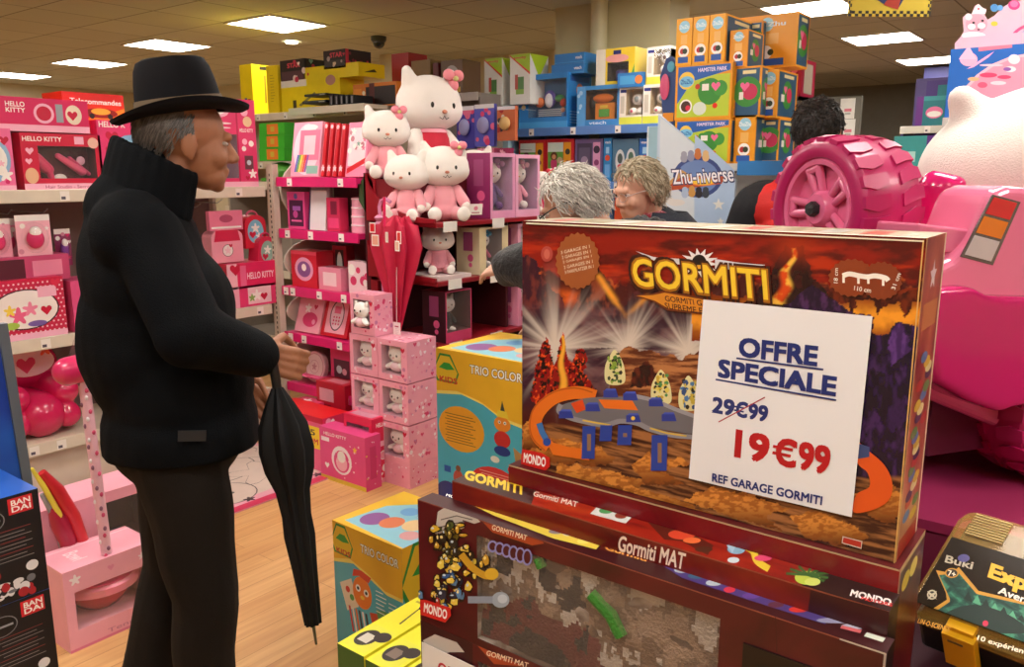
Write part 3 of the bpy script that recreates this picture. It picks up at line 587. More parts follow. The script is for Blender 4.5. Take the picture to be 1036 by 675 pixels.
carton('toy_box', 'red and pink box with round picture circles, behind the ring box', 'toy box', FG, a.x-.2, a.x, a.y, a.y+.2, 0, .335, base='#dc2450', wins={'-Y': (.1, .3, .9, .88)}, inner='#8c4058',
       faces={'+X': [('t', 'HELLO', .15, .86, .45, .92, WHT, .04), ('t', 'KITTY', .55, .86, .85, .92, WHT, .04), ('c', .68, .7, .09, '#402028'), ('c', .68, .7, .075, '#cfa890'), ('c', .35, .42, .07, WHT), ('c', .35, .42, .055, '#e8a0b0'), ('c', .68, .42, .06, '#f6dde2'), ('c', .4, .22, .06, WHT), ('c', .72, .22, .06, '#d8c0b0'), ('r', .25, .56, .45, .64, LPK), ('r', 0, 0, 1, .07, '#f0a0b4'), ('f', .2, .12, .09, WHT)], '-Y': [('r', 0, 0, 1, .08, '#f0a0b4'), ('f', .2, .16, .1, WHT)], '+Z': [('r', .1, .1, .9, .9, '#c88a9c'), ('r', .2, .4, .5, .8, '#f3d4dc')]})
# ------------------------------------------------------------------ stock on the pink lipped shelves
PG = 'stationery on the pink shelves'
def sY(label, tl, br, z0, base, faces, depth=.06, Y=2.93, name='toy_box', cat='toy box', tilt=None, **kw):
    return boxY(name, label, cat, PG, Y, tl, br, depth, z0, base=base, faces=faces, tilt=tilt, **kw)
SZ = (1.476, 1.191, .866, .601, .301)
T1 = (-.16, 'X')
o = sY('slanted pink colouring set with rainbow pencils', (291, 124), (322, 176), SZ[0], '#f0a0b8', {'-Y': [('e', .5, .5, .45, .47, '#f8d4de'), ('r', .25, .3, .95, .85, '#e27a98'), ('r', .4, .4, .8, .75, '#f6cad4')]+[('p', [(.12+i*.07, .08), (.18+i*.07, .08), (.26+i*.07, .4), (.2+i*.07, .4)], c) for i, c in enumerate(('#3858c0', '#38a050', '#f2d23a', '#f08a2a', '#d8242c', '#8a48a0'))]+[('r', .55, .05, .95, .2, '#86b8a8'), ('e', .6, .9, .25, .05, WHT)]}, tilt=T1)
for i in range(4):
    x = 322+i*6
    sY(('first', 'second', 'third', 'fourth')[i]+' of four narrow red pencil boxes, counted from the left', (x, 124+i*.5), (x+5.4, 176.5), SZ[0], '#c8202c', {'-Y': [('r', 0, 0, .12, 1, '#e87a8a'), ('c', .5, .93, .04, '#f6c8ce'), ('f', .5, .15, .07, '#f4c8d0')]}, tilt=T1, depth=.08)
sY('slanted pink art set with white flower pictures', (347, 124), (369, 177), SZ[0], '#ee8fae', {'-Y': [('r', .08, .2, .92, .9, '#f8dae0'), ('p', [(.05, .05), (.95, .25), (.95, .35), (.05, .15)], '#d8242c')]+scatter(21, 12, [WHT, '#c8808c', '#88a898', '#e87a98'], .06, 'fc', (.1, .3, .9, .85))}, tilt=T1)
sY('purple and pink hanging set box on second pink shelf', (290, 194), (309, 226), SZ[1], '#d84a8c', {'-Y': [('r', .1, .08, .9, .78, '#4a1c40'), ('c', .5, .88, .08, '#6a5a9c'), ('c', .45, .4, .1, '#c04a90'), ('r', .3, .5, .75, .62, '#9a5aa8'), ('r', .2, .2, .8, .25, '#e06aa8')]}, depth=.08)
sY('white notepad standing beside the purple set box', (310, 188), (329, 228), SZ[1], '#dcd8dc', {'-Y': [('r', 0, 0, .08, 1, '#2a2a58'), ('r', .08, .9, 1, 1, '#8a8a98')]}, depth=.02, name='notepad', cat='notepad', tilt=(-.1, 'X'))
sY('small red and pink pack between notepad and round tins', (330, 200), (344, 227), SZ[1], '#c83058', {'-Y': [('r', .1, .1, .9, .4, '#e84880'), ('r', .3, .5, .8, .9, '#7a1c38')]})
zt_ = SZ[1]
for k in range(4):
    mb = MB(); rr = .058-.002*k; mb.lathe([(rr, 0), (rr, .032), (rr+.002, .034), (rr+.002, .042), (rr-.004, .045)], M('#f0a8c0', .3), 28); mb.lathe([(rr+.0024, .034), (rr+.0024, .041)], M('#f8e8ec', .3), 28)
    o = mb.build('round_tin', smooth=True, loc=(-3.295, 2.99, zt_)); zt_ += .0455
    tag(o, ('lowest', 'second lowest', 'second highest', 'topmost')[k]+' round pink tin of the stack on the second shelf', 'tin', 'round pink tins')
sY('red ball toy box at left of third pink shelf', (294, 253), (321, 284), SZ[2], '#d02438', {'-Y': [('e', .5, .5, .36, .33, '#e8a8c8'), ('e', .5, .5, .26, .22, '#8a5a98'), ('c', .5, .55, .1, WHT), ('r', 0, .9, 1, 1, '#e8506a')]}, depth=.12)
sY('clear topped pink craft pack in the middle of third shelf', (322, 270), (345, 288), SZ[2], '#e890a8', {'-Y': [('r', .2, .2, .8, .8, '#f6d4da')], '+Z': [('h', .5, .5, .3, '#d83a6a')]}, depth=.1)
sY('standing dark red toy box behind the craft pack', (336, 248), (351, 272), SZ[2], '#a01c30', {'-Y': [('r', .2, .1, .8, .9, '#30302c'), ('e', .5, .5, .2, .35, '#d8e0d8')]}, Y=3.06, depth=.06)
sY('white and pink flowered bag at the right of third shelf', (352, 264), (374, 290), SZ[2], '#f0d0d8', {'-Y': scatter(31, 8, ['#d83a6a', WHT, '#b8a0a8'], .14)}, depth=.06)
sY('slanted pink booklet with flower print on fourth shelf', (296, 298), (322, 334), SZ[3], '#f0a4b6', {'-Y': [('e', .55, .35, .3, .2, '#d83a72'), ('f', .4, .65, .14, WHT), ('h', .7, .7, .08, '#c8143c'), ('c', .7, .3, .07, '#f2a0c0')]}, tilt=(-.3, 'X'), depth=.03)
sY('slanted red framed toy phone pack on fourth shelf', (322, 297), (350, 337), SZ[3], '#c8182c', {'-Y': [('r', .12, .08, .88, .92, '#f2a8ba'), ('e', .5, .5, .26, .36, '#402028'), ('e', .5, .5, .23, .33, '#f0d0da'), ('r', .38, .55, .62, .72, '#e86a90')]+[('c', .4+.1*i, .3+.08*j, .025, '#d83a72') for i in range(3) for j in range(3)]}, tilt=(-.3, 'X'), depth=.04)
mb = MB(); mb.lathe([(.088, 0), (.09, .004), (.09, .03), (.086, .034)], M('#e6b8c0', .35), 32); f = Face(mb, (-.09, -.09, .034), (1, 0, 0), (0, 1, 0), .18, .18)
for rr, c in ((.44, '#c89098'), (.41, '#ead0cc'), (.22, '#c89098'), (.205, '#ead0cc')): f.shape(circ(28), .5, .5, rr, c)
f.shape(FLOWER, .5, .5, .13, '#c89098')
o = mb.build('round_tin', smooth=True, loc=(-3.72, 3.0, SZ[4]+.092), rot=(PI/2-.15, 0, 0)); tag(o, 'large flat round tin with embossed lid standing on the lowest pink shelf', 'tin')
sY('flat hot pink box, left on the lowest pink shelf', (294, 378), (322, 388), SZ[4]+.05, '#e04a80', {'-Y': [('r', .1, .3, .6, .6, '#f6c4d2')]}, depth=.15, Y=2.91)
sY('flat hot pink box under another, lowest pink shelf', (294, 388), (322, 400), SZ[4], '#d83a72', {'-Y': [('r', .1, .3, .6, .6, '#f6c4d2')]}, depth=.16, Y=2.91)
sY('pink windowed toy box right of the large round tin', (334, 352), (356, 378), SZ[4]+.03, '#e0457e', {'-Y': [('r', .15, .15, .9, .7, '#5a3040'), ('c', .4, .4, .12, '#b8c8d0'), ('c', .65, .35, .1, '#d8a0b0')]}, depth=.12, Y=2.98)
fbox('small crimson box standing behind the upside down price card box', (322, 447), (352, 455), .12, .36, '#c01830', {'-Y': [('r', .1, .7, .6, .9, '#e8a0ac'), ('r', .15, .4, .5, .65, '#8c1020')], '+X': [('t', 'HELLO', .2, .7, .8, .8, WHT, .03)]+lines(.1, .9, .6, 4, .1, '#e0a0a8'), '+Z': [('r', .2, .2, .8, .8, '#d87a88')]})
fbox('low pink box against the pink shelving base, behind red box', (292, 447), (320, 452), .12, .24, '#c83a66', {'-Y': [('r', .1, .1, .9, .9, '#e07a9a')], '+Z': [('r', .1, .1, .9, .9, '#d84a72'), ('f', .4, .5, .3, WHT)]})
# ------------------------------------------------------------------ plush toys
FUR = M('#f3ebe2', .9, .02, bump=.5, bscale=350, sheen=.4); PFUR = M('#f2a3ad', .9, .04, bump=.5, bscale=350, sheen=.4); EYE = M('#1c1614', .2)
def plush(label, pos, S, yaw, body=PFUR, flower='#ee8f9e', dress=None, group='white plush cats on the red stand', pitch=0, roll=0, ears='cat', name='plush_cat', big=False, limbs=None, dresslabel=None, feet=None):
    r = empty(name, pos, yaw); tag(r, label, 'plush toy', group)
    R = Euler((roll, pitch, 0)).to_matrix().to_4x4(); H = Matrix.Translation((0, 0, .66*S)) @ R
    v = max(.004, S*.018)
    mb = MB(); mb.ell((0, 0, 0), (.23*S, .33*S, .255*S), FUR, 20, 14, T=H); mb.ell((.02*S, 0, -.05*S), (.22*S, .335*S, .19*S), FUR, 20, 14, T=H)
    for s in (-1, 1):
        if ears == 'cat': mb.cap((0, s*.2*S, .16*S), (-.005*S, s*.24*S, .27*S), .09*S, .05*S, FUR, T=H)
        elif ears == 'rabbit': mb.cap((0, s*.1*S, .2*S), (-.03*S, s*.16*S, .5*S), .05*S, .06*S, FUR, T=H)
        else: mb.ell((0, s*.24*S, .2*S), (.05*S, .08*S, .08*S), FUR, T=H)
    hd = blob('head', mb, v, r, 3)
    mb = MB()
    for s in (-1, 1): mb.ell((.218*S, s*.115*S, -.01*S), (.012*S, .017*S, .026*S), EYE, T=H)
    mb.build('eyes', hd, smooth=True)
    mb = MB(); mb.ell((.245*S, 0, -.065*S), (.014*S, .028*S, .018*S), M('#cf8468', .5), T=H); mb.build('nose', hd, smooth=True)
    if big:
        mb = MB()
        mb.tube([H @ Vector((.236*S, -.05*S, -.115*S)), H @ Vector((.243*S, -.02*S, -.13*S)), H @ Vector((.24*S, .0, -.1*S)), H @ Vector((.243*S, .02*S, -.13*S)), H @ Vector((.236*S, .05*S, -.115*S))], .004*S, EYE); mb.build('mouth', hd)
    mb = MB(); mb.ell((0, 0, .25*S), (.16*S, .17*S, .24*S), body, 16, 12); mb.ell((0, 0, .12*S), (.18*S, .2*S, .13*S), body, 16, 12); blob('body', mb, v, r, 3)
    for s in (-1, 1):
        mb = MB(); mb.cap((.02*S, s*.16*S, .38*S), (.12*S, s*.24*S, .22*S), .07*S, .075*S, limbs or body); a = blob('arm', mb, v, r, 2)
        mb = MB(); mb.ell((.15*S, s*.25*S, .18*S), (.065*S, .06*S, .065*S), FUR); mb.build('paw', a, smooth=True)
        mb = MB(); mb.cap((.08*S, s*.12*S, .09*S), (.28*S, s*.17*S, .085*S), .09*S, .085*S, limbs or body); l = blob('leg', mb, v, r, 2)
        mb = MB(); mb.ell((.33*S, s*.18*S, .09*S), (.05*S, .085*S, .09*S), feet or FUR); mb.build('foot', l, smooth=True)
    if flower:
        mb = MB(); fm = M(flower, .85, .03, bump=.3)
        for k in range(3):
            a = k*2*PI/3+.5; mb.ell((.13*S, .17*S+.062*S*math.cos(a), .23*S+.058*S*math.sin(a)), (.045*S, .055*S, .052*S), fm, T=H)
        mb.ell((.17*S, .17*S, .23*S), (.025*S, .024*S, .024*S), M('#d9d48a', .8), T=H); mb.build('flower', r, smooth=True)
    if dress:
        dm = M(dress, .8, .06, bump=.4, bscale=120); mb = MB(); mb.lathe([(.15*S, .42*S), (.175*S, .36*S), (.19*S, .26*S), (.21*S, .16*S), (.235*S, .12*S)], dm, 28); mb.build('dress', r, smooth=True)
        mb = MB(); mb.lathe([(.12*S, .42*S), (.17*S, .405*S), (.14*S, .44*S)], M('#f0a0b0', .8), 24); mb.build('collar', r, smooth=True)
    return r
toYaw = lambda deg: math.radians(deg)
# yaw 0 faces +X; camera lies toward azimuth about -50 deg from the stand
plush('largest white plush cat in a red dress, above all others', (atY(434, 100, 3.38).x, 3.38, 1.471), .60, toYaw(-12), body=FUR, dress='#c8203a', big=True, flower='#f0949e', roll=.0, pitch=.06, group=None)
plush('pink bodied plush cat sitting highest at left of the largest one', (atY(391, 140, 3.06).x, 3.06, 1.471), .38, toYaw(-40), big=True, pitch=.05)
plush('pink plush cat with flower sitting at the front edge of the top shelf', (-2.84, 3.13, 1.263), .405, toYaw(-36), big=True, roll=0)
o_ = plush('pink plush cat leaning behind the front one, no flower', (-2.95, 2.985, 1.263), .36, toYaw(-66), flower=None)
# price card hanging from the front plush
mb = MB(); mb.box(-.001, .001, -.035, .035, 0, .055, '#f4ece6'); f = Face(mb, (.001, -.035, 0), (0, 1, 0), (0, 0, 1), .07, .055); f.draw([('c', .5, .6, .2, '#e88aa0'), ('r', .2, .15, .8, .25, '#b04a68')])
o = mb.build('swing_tag', loc=(-2.655, 3.16, 1.295), rot=(0, .2, -.5)); tag(o, 'small white swing tag on the front pink plush cat', 'tag')
# boxed dolls on the stand
def boxed(label, y0, w_, h_, z0, X=PX1-.02, depth=.16, base='#d890b8', side='#8c2a60', body='#7c5a9a', back='#c493b4', ears='cat', bow=None, feet=None, group='boxed plush dolls on the red stand', head='#f0e6de', win=(.1, .12, .9, .94)):
    o = carton('doll_box', label, 'toy box', group, X-depth, X, y0, y0+w_, z0, z0+h_, base=base, cols={'-Y': side}, wins={'+X': win}, inner=back, wdepth=.85,
               faces={'-Y': [('c', .6, .35, .08, '#d85a8a'), ('c', .6, .2, .05, '#d85a8a'), ('r', .3, .5, .7, .9, side if False else '#a04a78')]})
    mb = MB(); s = h_*.9; hm = M(head, .9); bmz = M(body, .8)
    mb.ell((0, 0, .66*s), (.17*s, .21*s, .19*s), hm); mb.cap((0, 0, .18*s), (0, 0, .46*s), .15*s, .09*s, bmz)
    for q in (-1, 1):
        if ears == 'rabbit': mb.cap((0, q*.08*s, .8*s), (0, q*.12*s, .98*s), .04*s, .04*s, hm)
        else: mb.cap((0, q*.13*s, .78*s), (0, q*.16*s, .87*s), .05*s, .02*s, hm)
        mb.cap((.03*s, q*.1*s, .42*s), (.1*s, q*.17*s, .28*s), .04*s, .045*s, bmz); mb.cap((.04*s, q*.07*s, .14*s), (.17*s, q*.1*s, .1*s), .055*s, .07*s, M(feet or head, .9))
        mb.ell((.16*s, q*.08*s, .66*s), (.01*s, .014*s, .02*s), EYE)
    mb.ell((.175*s, 0, .61*s), (.01*s, .018*s, .012*s), '#d8a04a')
    if bow:
        for q in (0, 2.1, 4.2): mb.ell((.08*s, .14*s+.06*s*math.cos(q), .82*s+.06*s*math.sin(q)), (.04*s, .055*s, .05*s), M(bow, .8))
    mb.build('doll', o, smooth=True, loc=(-.01, 0, h_*.1), rot=(0, 0, -.45))
    return o
ZT = 1.263
boxed('tall pink box with purple dressed doll, first of two boxed dolls', 3.36, .21, .34, ZT, base='#e49cc0', bow='#c88ab8', body='#6a4a80', feet='#5a2a70')
boxed('tall pink box with pink dressed doll, second of two boxed dolls', 3.58, .22, .335, ZT, base='#eaaac8', side='#eaaac8', bow='#f2a8c0', body='#f0a0b8')
plush('white plush cat peeking over behind the two boxed dolls', (-3.05, 3.62, 1.3), .36, toYaw(-60), flower=None)
plush('small pink plush cat with red dress at the end of the top shelf', (-2.84, 3.98, ZT), .27, toYaw(-30), dress='#d83068', flower='#d83a4a')
carton('toy_box', 'hot pink slanted box beside the small plush at the shelf end', 'toy box', None, -2.95, -2.78, 4.12, 4.25, ZT, ZT+.12, base='#d83a78', faces={'+X': scatter(3, 5, [WHT], .1)})
carton('gift_tray', 'shallow pink tray under the white plush cat, middle shelf', 'tray', None, -2.97, -2.72, 2.96, 3.2, .976, .996, base='#d8c8c4')
plush('white plush cat with pink dress in a tray on the middle shelf', (-2.85, 3.09, .997), .265, toYaw(-35), dress='#eea0b0', flower='#d8404a', body=PFUR)
boxed('cream picture box with plush doll and blue flower, middle shelf', 3.27, .24, .245, .976, base='#dccaa0', side='#d8c8a4', body='#e87a9a', back='#8c7c74', bow='#3aa0c8', win=(.22, .06, .78, .95))
boxed('pink box with a white rabbit doll leaning, middle shelf', 3.6, .26, .25, .976, base='#e0a0b4', side='#d890a8', body='#f2e6e2', ears='rabbit', bow='#9ab8d0')
boxed('low pink based box with a dark dressed plush, bottom shelf', 3.0, .2, .26, .656, base='#c83a68', side='#3a1820', body='#2c2c34', back='#5c3038', win=(.04, .2, .96, .98))
boxed('light pink box with plush doll in a frilled skirt, bottom shelf', 3.6, .3, .26, .656, base='#e490ac', side='#e490ac', body='#f0b4c4', back='#c45a7c', bow='#7ab0b8', feet='#d82a60')
plush('white plush cat low on the stand plinth beside the heart boxes', (-2.86, 3.12, .301), .33, toYaw(-40), flower=None, body=FUR)
carton('toy_box', 'cream carton at the foot of the red stand, right of stack', 'toy box', None, -2.66, -2.52, 2.93, 3.2, 0, .16, base='#e4d4c4', faces={'-Y': lines(.1, .9, .8, 5, .13, '#c8a8a0')}) if False else None
# child's umbrella
def child_umbrella():
    top = atY(400, 218, 2.84); tipw = atY(399, 342, 2.84); r = empty('child_umbrella', top)
    L = top.z-tipw.z; cm = M('#c01840', .55, .05)
    vs = []; fs = []; n = 64; rings = [(0, .012), (.04, .045), (.08, .098), (.25, .115), (.45, .085), (.7, .045), (.92, .014), (1, .005)]
    for i, (t, rr) in enumerate(rings):
        for k in range(n):
            q = 2*PI*k/n; fold = 1+.28*math.cos(8*q)*(1 if .02 < t < .95 else 0)
            zz_ = -t*L + (.05*max(0, -math.cos(8*q)) if i == 2 else 0); vs.append((rr*fold*math.cos(q)*1.15, rr*fold*math.sin(q)*.6, zz_))
    for i in range(len(rings)-1):
        for k in range(n): fs.append((i*n+k, i*n+(k+1) % n, (i+1)*n+(k+1) % n, (i+1)*n+k))
    mb = MB(); mb.add(vs, fs, cm); c = mb.build('canopy', r, smooth=True)
    mb = MB(); mb.tube([(-.075, -.02, -.62*L-.1), (-.085, -.02, 0), (-.09, -.02, .04), (-.075, -.02, .07), (-.045, -.02, .08), (-.01, -.02, .065)], .009, M('#d88ab0', .25, coat=.5)); mb.build('crook_handle', r, smooth=True)
    mb = MB(); mb.lathe([(.014, -.06), (.03, -.04), (.018, -.03), (.032, -.012), (.016, 0)], M('#d088a8', .7), 20, T=Matrix.Translation((-.085, -.02, 0))); mb.build('frill', r, smooth=True)
    mb = MB(); mb.tube([(.005, -.075, .09), (.0, -.075, -.05)], .007, M('#d8245c', .3)); mb.build('strap', r, smooth=True)
    mb = MB()
    for x, z, w2, h2, cc in ((-.1, -.06, .04, .05, '#d8242c'), (-.075, -.12, .05, .055, '#e8a890'), (.02, -.1, .018, .05, '#e8c8b0'), (.085, -.1, .03, .06, '#d8342c'), (.075, -.14, .03, .05, '#e8b8a0')):
        yy = -.085+abs(x)*.25; mb = MB(); mb.box(x-w2/2, x+w2/2, yy-.0012, yy, z-h2/2, z+h2/2, '#f6efe8'); mb.box(x-w2/2+.005, x+w2/2-.005, yy-.0016, yy-.0012, z-h2/2+.006, z+h2/2-.006, cc); mb.build('applique', r)
    pass
    mb = MB(); mb.box(.035, .085, -.071, -.069, -L+.02, -L+.1, '#efe8e2'); mb.tube([(.06, -.07, -L+.1), (.05, -.05, -.4*L)], .0015, '#d8d0cc'); f = Face(mb, (.035, -.071, -L+.02), (1, 0, 0), (0, 0, 1), .05, .08); f.draw([('r', .25, .7, .75, .78, '#b05060')]+lines(.3, .8, .6, 4, .1, '#a8a0a0')); mb.build('swing_tag', r)
    tag(r, 'furled crimson child\'s umbrella hanging before the red stand', 'umbrella')
child_umbrella()
# ------------------------------------------------------------------ stock high behind the pink shelving
def gond_simple(label, x0, x1, y0, y1, zs, mat, rail, h=None, front='Y', name='gondola_shelving', tags=True):
    r = empty(name, (0, 0, 0)); tag(r, label, 'shelving')
    mb = MB()
    if front == 'Y': mb.box(x0, x1, y1, y1+.03, 0, h or max(zs), mat)
    else: mb.box(x0-.03, x0, y0, y1, 0, h or max(zs), mat)
    mb.build('back_panel', r)
    for xa_ in (x0, x1-.02): mb = MB(); mb.box(xa_, xa_+.02, y0+.02, y1, 0, max(zs)-.03, mat); mb.build('side_panel', r)
    for z in zs:
        n = int((x1-x0)/.35) if front == 'Y' else int((y1-y0)/.35); tg = [(x0 if front == 'Y' else y0)+.2+.35*k for k in range(n)] if tags else ()
        shelf_part(r, x0, x1, y0, y1, z, mat, rail, front, tags=tg)
    return r
YB = 4.2; za = atY(300, 113, YB).z
gond_simple('cream gondola shelving far behind, carrying the yellow boxes', atY(243, 100, YB).x-.3, atY(392, 100, YB).x, YB, 4.46, (za, za-.38, za-.75, .3), M('#b9ab94', .5), CREAM, h=za)
YEL = '#f0d616'
def bY(label, tl, br, z0, base, faces=None, Y=YB+.02, depth=.24, name='toy_box', group=None, **kw): return boxY(name, label, 'toy box', group, Y, tl, br, depth, z0, base=base, faces=faces, **kw)
bY('tall yellow box at the left end of the high shelf', (242, 66), (257, 116), za+.001, YEL, {'-Y': [('r', .3, .2, .5, .34, '#3a60a8'), ('r', .55, .24, .8, .32, '#d83a2c')], '+X': [('r', .3, .9, .9, .97, '#3a3424'), ('r', .45, .25, .52, .8, '#8a7a20')]}, depth=.26)
bY('second tall yellow box, turned sideways, on the high shelf', (269, 67), (283, 114), za+.001, '#e6ca18', {'-Y': lines(.3, .7, .8, 10, .06, '#a89020')}, depth=.22)
z2 = za+.001
bY('long yellow box lying under the black box, high shelf', (284, 81), (345, 113), z2, YEL, {'-Y': [('r', 0, .75, .45, .95, '#e8e4dc'), ('e', .85, .85, .08, .15, '#c08a7c'), ('p', [(.3, .2), (.34, .15), (.6, .5), (.58, .55)], '#8a8040'), ('r', .2, .1, .26, .35, '#4a4428')]})
zt2 = atY(320, 81, YB).z+.003
bY('small black and pink box on the yellow stack, left of the other', (283, 62), (309, 80), zt2+.0, '#2a2426', {'-Y': [('r', .05, .1, .95, .5, '#5c4048'), ('t', 'STAR', .3, .65, .8, .85, '#e04a60', .04)]+scatter(3, 6, ['#c83a58', '#e8d8d0'], .12, 'ch'), '+X': scatter(4, 5, ['#c83a58', '#7ab0a0'], .1)}, depth=.25)
bY('flat yellow box topmost in the yellow stack', (306, 69), (363, 82), zt2, '#f2da1c', {'-Y': [('c', .1, .5, .12, '#d8503c')], '+X': [('p', [(.2, .3), (.6, .6), (.7, .4)], '#403a20')]}, depth=.26)
zt3 = atY(340, 69, YB).z+.003
bY('black box with pink lettering highest of the far stack', (327, 52), (350, 69), zt3, '#2c2426', {'-Y': [('t', 'STAR', .3, .6, .85, .85, '#e04a60', .04), ('r', .05, .1, .95, .45, '#4a4440')]+scatter(6, 6, ['#c83a58', '#b8a8a0', '#e8d0b0'], .12, 'ch'), '+X': scatter(8, 7, ['#c83a58', '#8a3048', '#c0b0a0'], .09)+[('r', 0, 0, .12, 1, '#c83048')]}, depth=.25)
for k in range(3):
    bY(('lowest', 'middle', 'topmost')[k]+' black flat toy box of the small pile before the yellow boxes', (304+k*2.5, 112-k*8), (326+k*2, 119-k*8), z2+.0+k*.055, '#1c1c20', {'-Y': [('r', .1, .2, .9, .5, '#5a5a60')]}, Y=YB-.07+.1, depth=.1) if False else None
for k in range(5):
    xk = 333+k*5.2
    bY('upright black boxed set with a grey stripe, number %s from the left of five' % ('one', 'two', 'three', 'four', 'five')[k], (xk, 96), (xk+4.6, 118), za-.0, '#18181c', {'-Y': [('r', .35, .15, .7, .85, '#8a8a90')]}, Y=YB-.2, depth=.18, group='black upright boxes before the yellow stack')
for k in range(3):
    boxY('toy_box', ('lowest', 'middle', 'topmost')[k]+' black flat box in the little pile by the upright black boxes', 'toy box', None, YB-.2, (304+k*2, 113-k*7.5), (330, 119.5-k*7.5), .18, za+k*.047, base='#1d1d22', faces={'-Y': [('r', .05, .3, .95, .5, '#66666c'), ('r', .7, .3, .95, .7, '#a8a4a0')]})
mb = MB(); x0 = atY(300, 119, YB-.2).x; x1 = atY(362, 119, YB-.2).x; mb.box(x0-.05, x1+.1, YB-.22, YB-.013, za-.03, za-.001, CREAM); mb.box(x0-.05, x1+.1, YB-.232, YB-.22, za-.05, za, CREAM)
tag(mb.build('shelf_extension'), 'short cream shelf lip under the black boxes', 'shelf')
bY('orange framed box with black front behind the plush heads', (357, 86), (402, 119), za, '#d87a20', {'-Y': [('r', .3, .05, .97, .85, '#241410'), ('r', .02, .1, .2, .8, '#e8942c'), ('r', .38, 0, .5, 1, '#5a1c18'), ('c', .25, .6, .1, '#e8dcc0')]}, Y=YB-.02+.03)
for k, (c, tl, br) in enumerate((('#a82420', (396, 55), (414, 98)), ('#8a6a38', (416, 62), (436, 98)), ('#5c1c20', (438, 64), (444, 98)), ('#6a5038', (446, 62), (468, 98)))):
    bY(('tall red box standing on the dark top shelf', 'gold and brown box between dark boxes up high', 'narrow maroon box high on the shelf', 'brown box with grey oval far behind the plush')[k], tl, br, atY(420, 98, 4.5).z+.001, c, {'-Y': [('e', .5, .5, .35, .35, '#a8a098' if k == 3 else c), ('r', .1, .05, .9, .2, '#c8a040' if k in (1, 3) else '#3a1c18')]}, Y=4.51, depth=.2)
zz5 = atY(420, 98, 4.5).z
rD = gond_simple('dark shelving behind the red plush stand with hooks', atY(394, 98, 4.5).x, atY(484, 98, 4.5).x, 4.5, 4.74, (zz5, 1.35, .9, .3), M('#8a8078', .6), M('#a8a29a', .5), h=zz5)
# green boxes on the dark shelves
for k, (y0_, y1_) in enumerate(((125, 137), (137, 150), (150, 163))):
    boxY('toy_box', ('topmost', 'middle', 'lowest')[k]+' green and orange flat box beyond the dollhouse box', 'toy box', 'green boxes', 3.75, (262, y0_), (288, y1_-.4), .25, base='#3fae2c', faces={'-Y': [('r', .3, .1, .75, .9, '#e07a28'), ('r', .45, .3, .6, .7, '#c8b040')]})
mb = MB(); c = atY(274, 172, 3.75); mb.ell((0, 0, .0), (.1, .1, .07), M('#5ca83c', .4)); mb.box(-.12, .12, -.1, .1, -.07, -.045, '#4a9a30'); o = mb.build('green_pouch', smooth=True, loc=(c.x, 3.85, atY(274, 163, 3.75).z-.075)); tag(o, 'rounded green soft pouch below the green boxes', 'pouch')
zg = atY(274, 163, 3.75).z-.15
gond_simple('low shelf block carrying green boxes behind the left run', atY(258, 180, 3.72).x-.35, atY(290, 180, 3.72).x+.02, 3.7, 4.05, (zg, .8, .3), M('#9a8e80', .6), CREAM, h=zg)
# ------------------------------------------------------------------ far blister packs and white-green cartons
for k, (tl, br, c) in enumerate((((462, 108), (480, 150), '#4038a0'), ((480, 106), (500, 148), '#5a58c0'), ((503, 108), (521, 142), '#c86a40'))):
    y0, y1 = 4.35, 4.37; a = atY(*tl, 4.4); b = atY(*br, 4.4)
    o = carton('blister_pack', ('dark blue blister pack with pink dots behind the large plush', 'violet blue blister pack with grey toy and pink dots', 'orange blister card hanging left of the keyboard box')[k], 'toy pack', None, a.x, b.x, 4.4, 4.43, b.z, a.z, base=c, faces={'-Y': scatter(k+2, 8, ['#e03a70', '#e86a90'] if k < 2 else ['#e8e0d0', '#a82020', '#303030'], .07, 'c')+[('r', 0, .9, 1, 1, '#e8e6ee')]})
    m3 = MB(); m3.tube([((a.x+b.x)/2, 4.415, a.z-.008), ((a.x+b.x)/2, 4.735, a.z-.008)], .003, M('#b8b8b8', .3, metal=1), 6); m3.build('peg_hook', rD)
    m2 = MB(); m2.ell(((a.x-a.x), -.03, (a.z-b.z)*.5), ((b.x-a.x)*.3, .02, (a.z-b.z)*.2), '#9a98c8' if k < 2 else '#d8b070'); m2.build('toy', o, smooth=True)
for k, (tl, br, c) in enumerate((((466, 152), (482, 176), '#b83a68'), ((483, 150), (500, 176), '#d87a9a'), ((500, 150), (516, 172), '#a02a58'))):
    a = atY(*tl, 4.4); b = atY(*br, 4.4)
    o = carton('toy_pack', ('crimson', 'light pink', 'dark pink')[k]+' small pack on the hooks under the blue packs', 'toy pack', 'pink packs on far hooks', a.x, b.x, 4.4, 4.44, b.z, a.z, base=c, faces={'-Y': scatter(k+12, 6, ['#f0b0c4', '#802048'], .12, 'ch')})
    m3 = MB(); m3.tube([((a.x+b.x)/2, 4.42, a.z-.006), ((a.x+b.x)/2, 4.735, a.z-.006)], .003, M('#b8b8b8', .3, metal=1), 6); m3.build('peg_hook', rD)
for k, (tl, br) in enumerate((((490, 60), (508, 107)), ((516, 56), (536, 107)))):
    bY(('left', 'right')[k]+' tall white and green carton high beside the keyboard box', tl, br, atY(500, 107, 4.75).z, '#e6e6e0', {'-Y': [('p', [(0, 1), (1, 1), (1, .62)], '#a8cc2c'), ('p', [(0, 1), (0, .97), (1, .58), (1, .63)], '#d83a2c'), ('t', 'smoby', .2, .9, .8, .96, '#c8342c', .03), ('r', .25, .3, .4, .6, '#c0564c'), ('r', .4, .25, .7, .55, '#5a8a50'), ('r', .3, .2, .7, .3, '#88b050')], '+X': [('p', [(0, 1), (1, 1), (.5, .55)], '#b4d42c')]}, Y=4.75, depth=.22, group='white and green cartons')
zc_ = atY(500, 107, 4.75).z
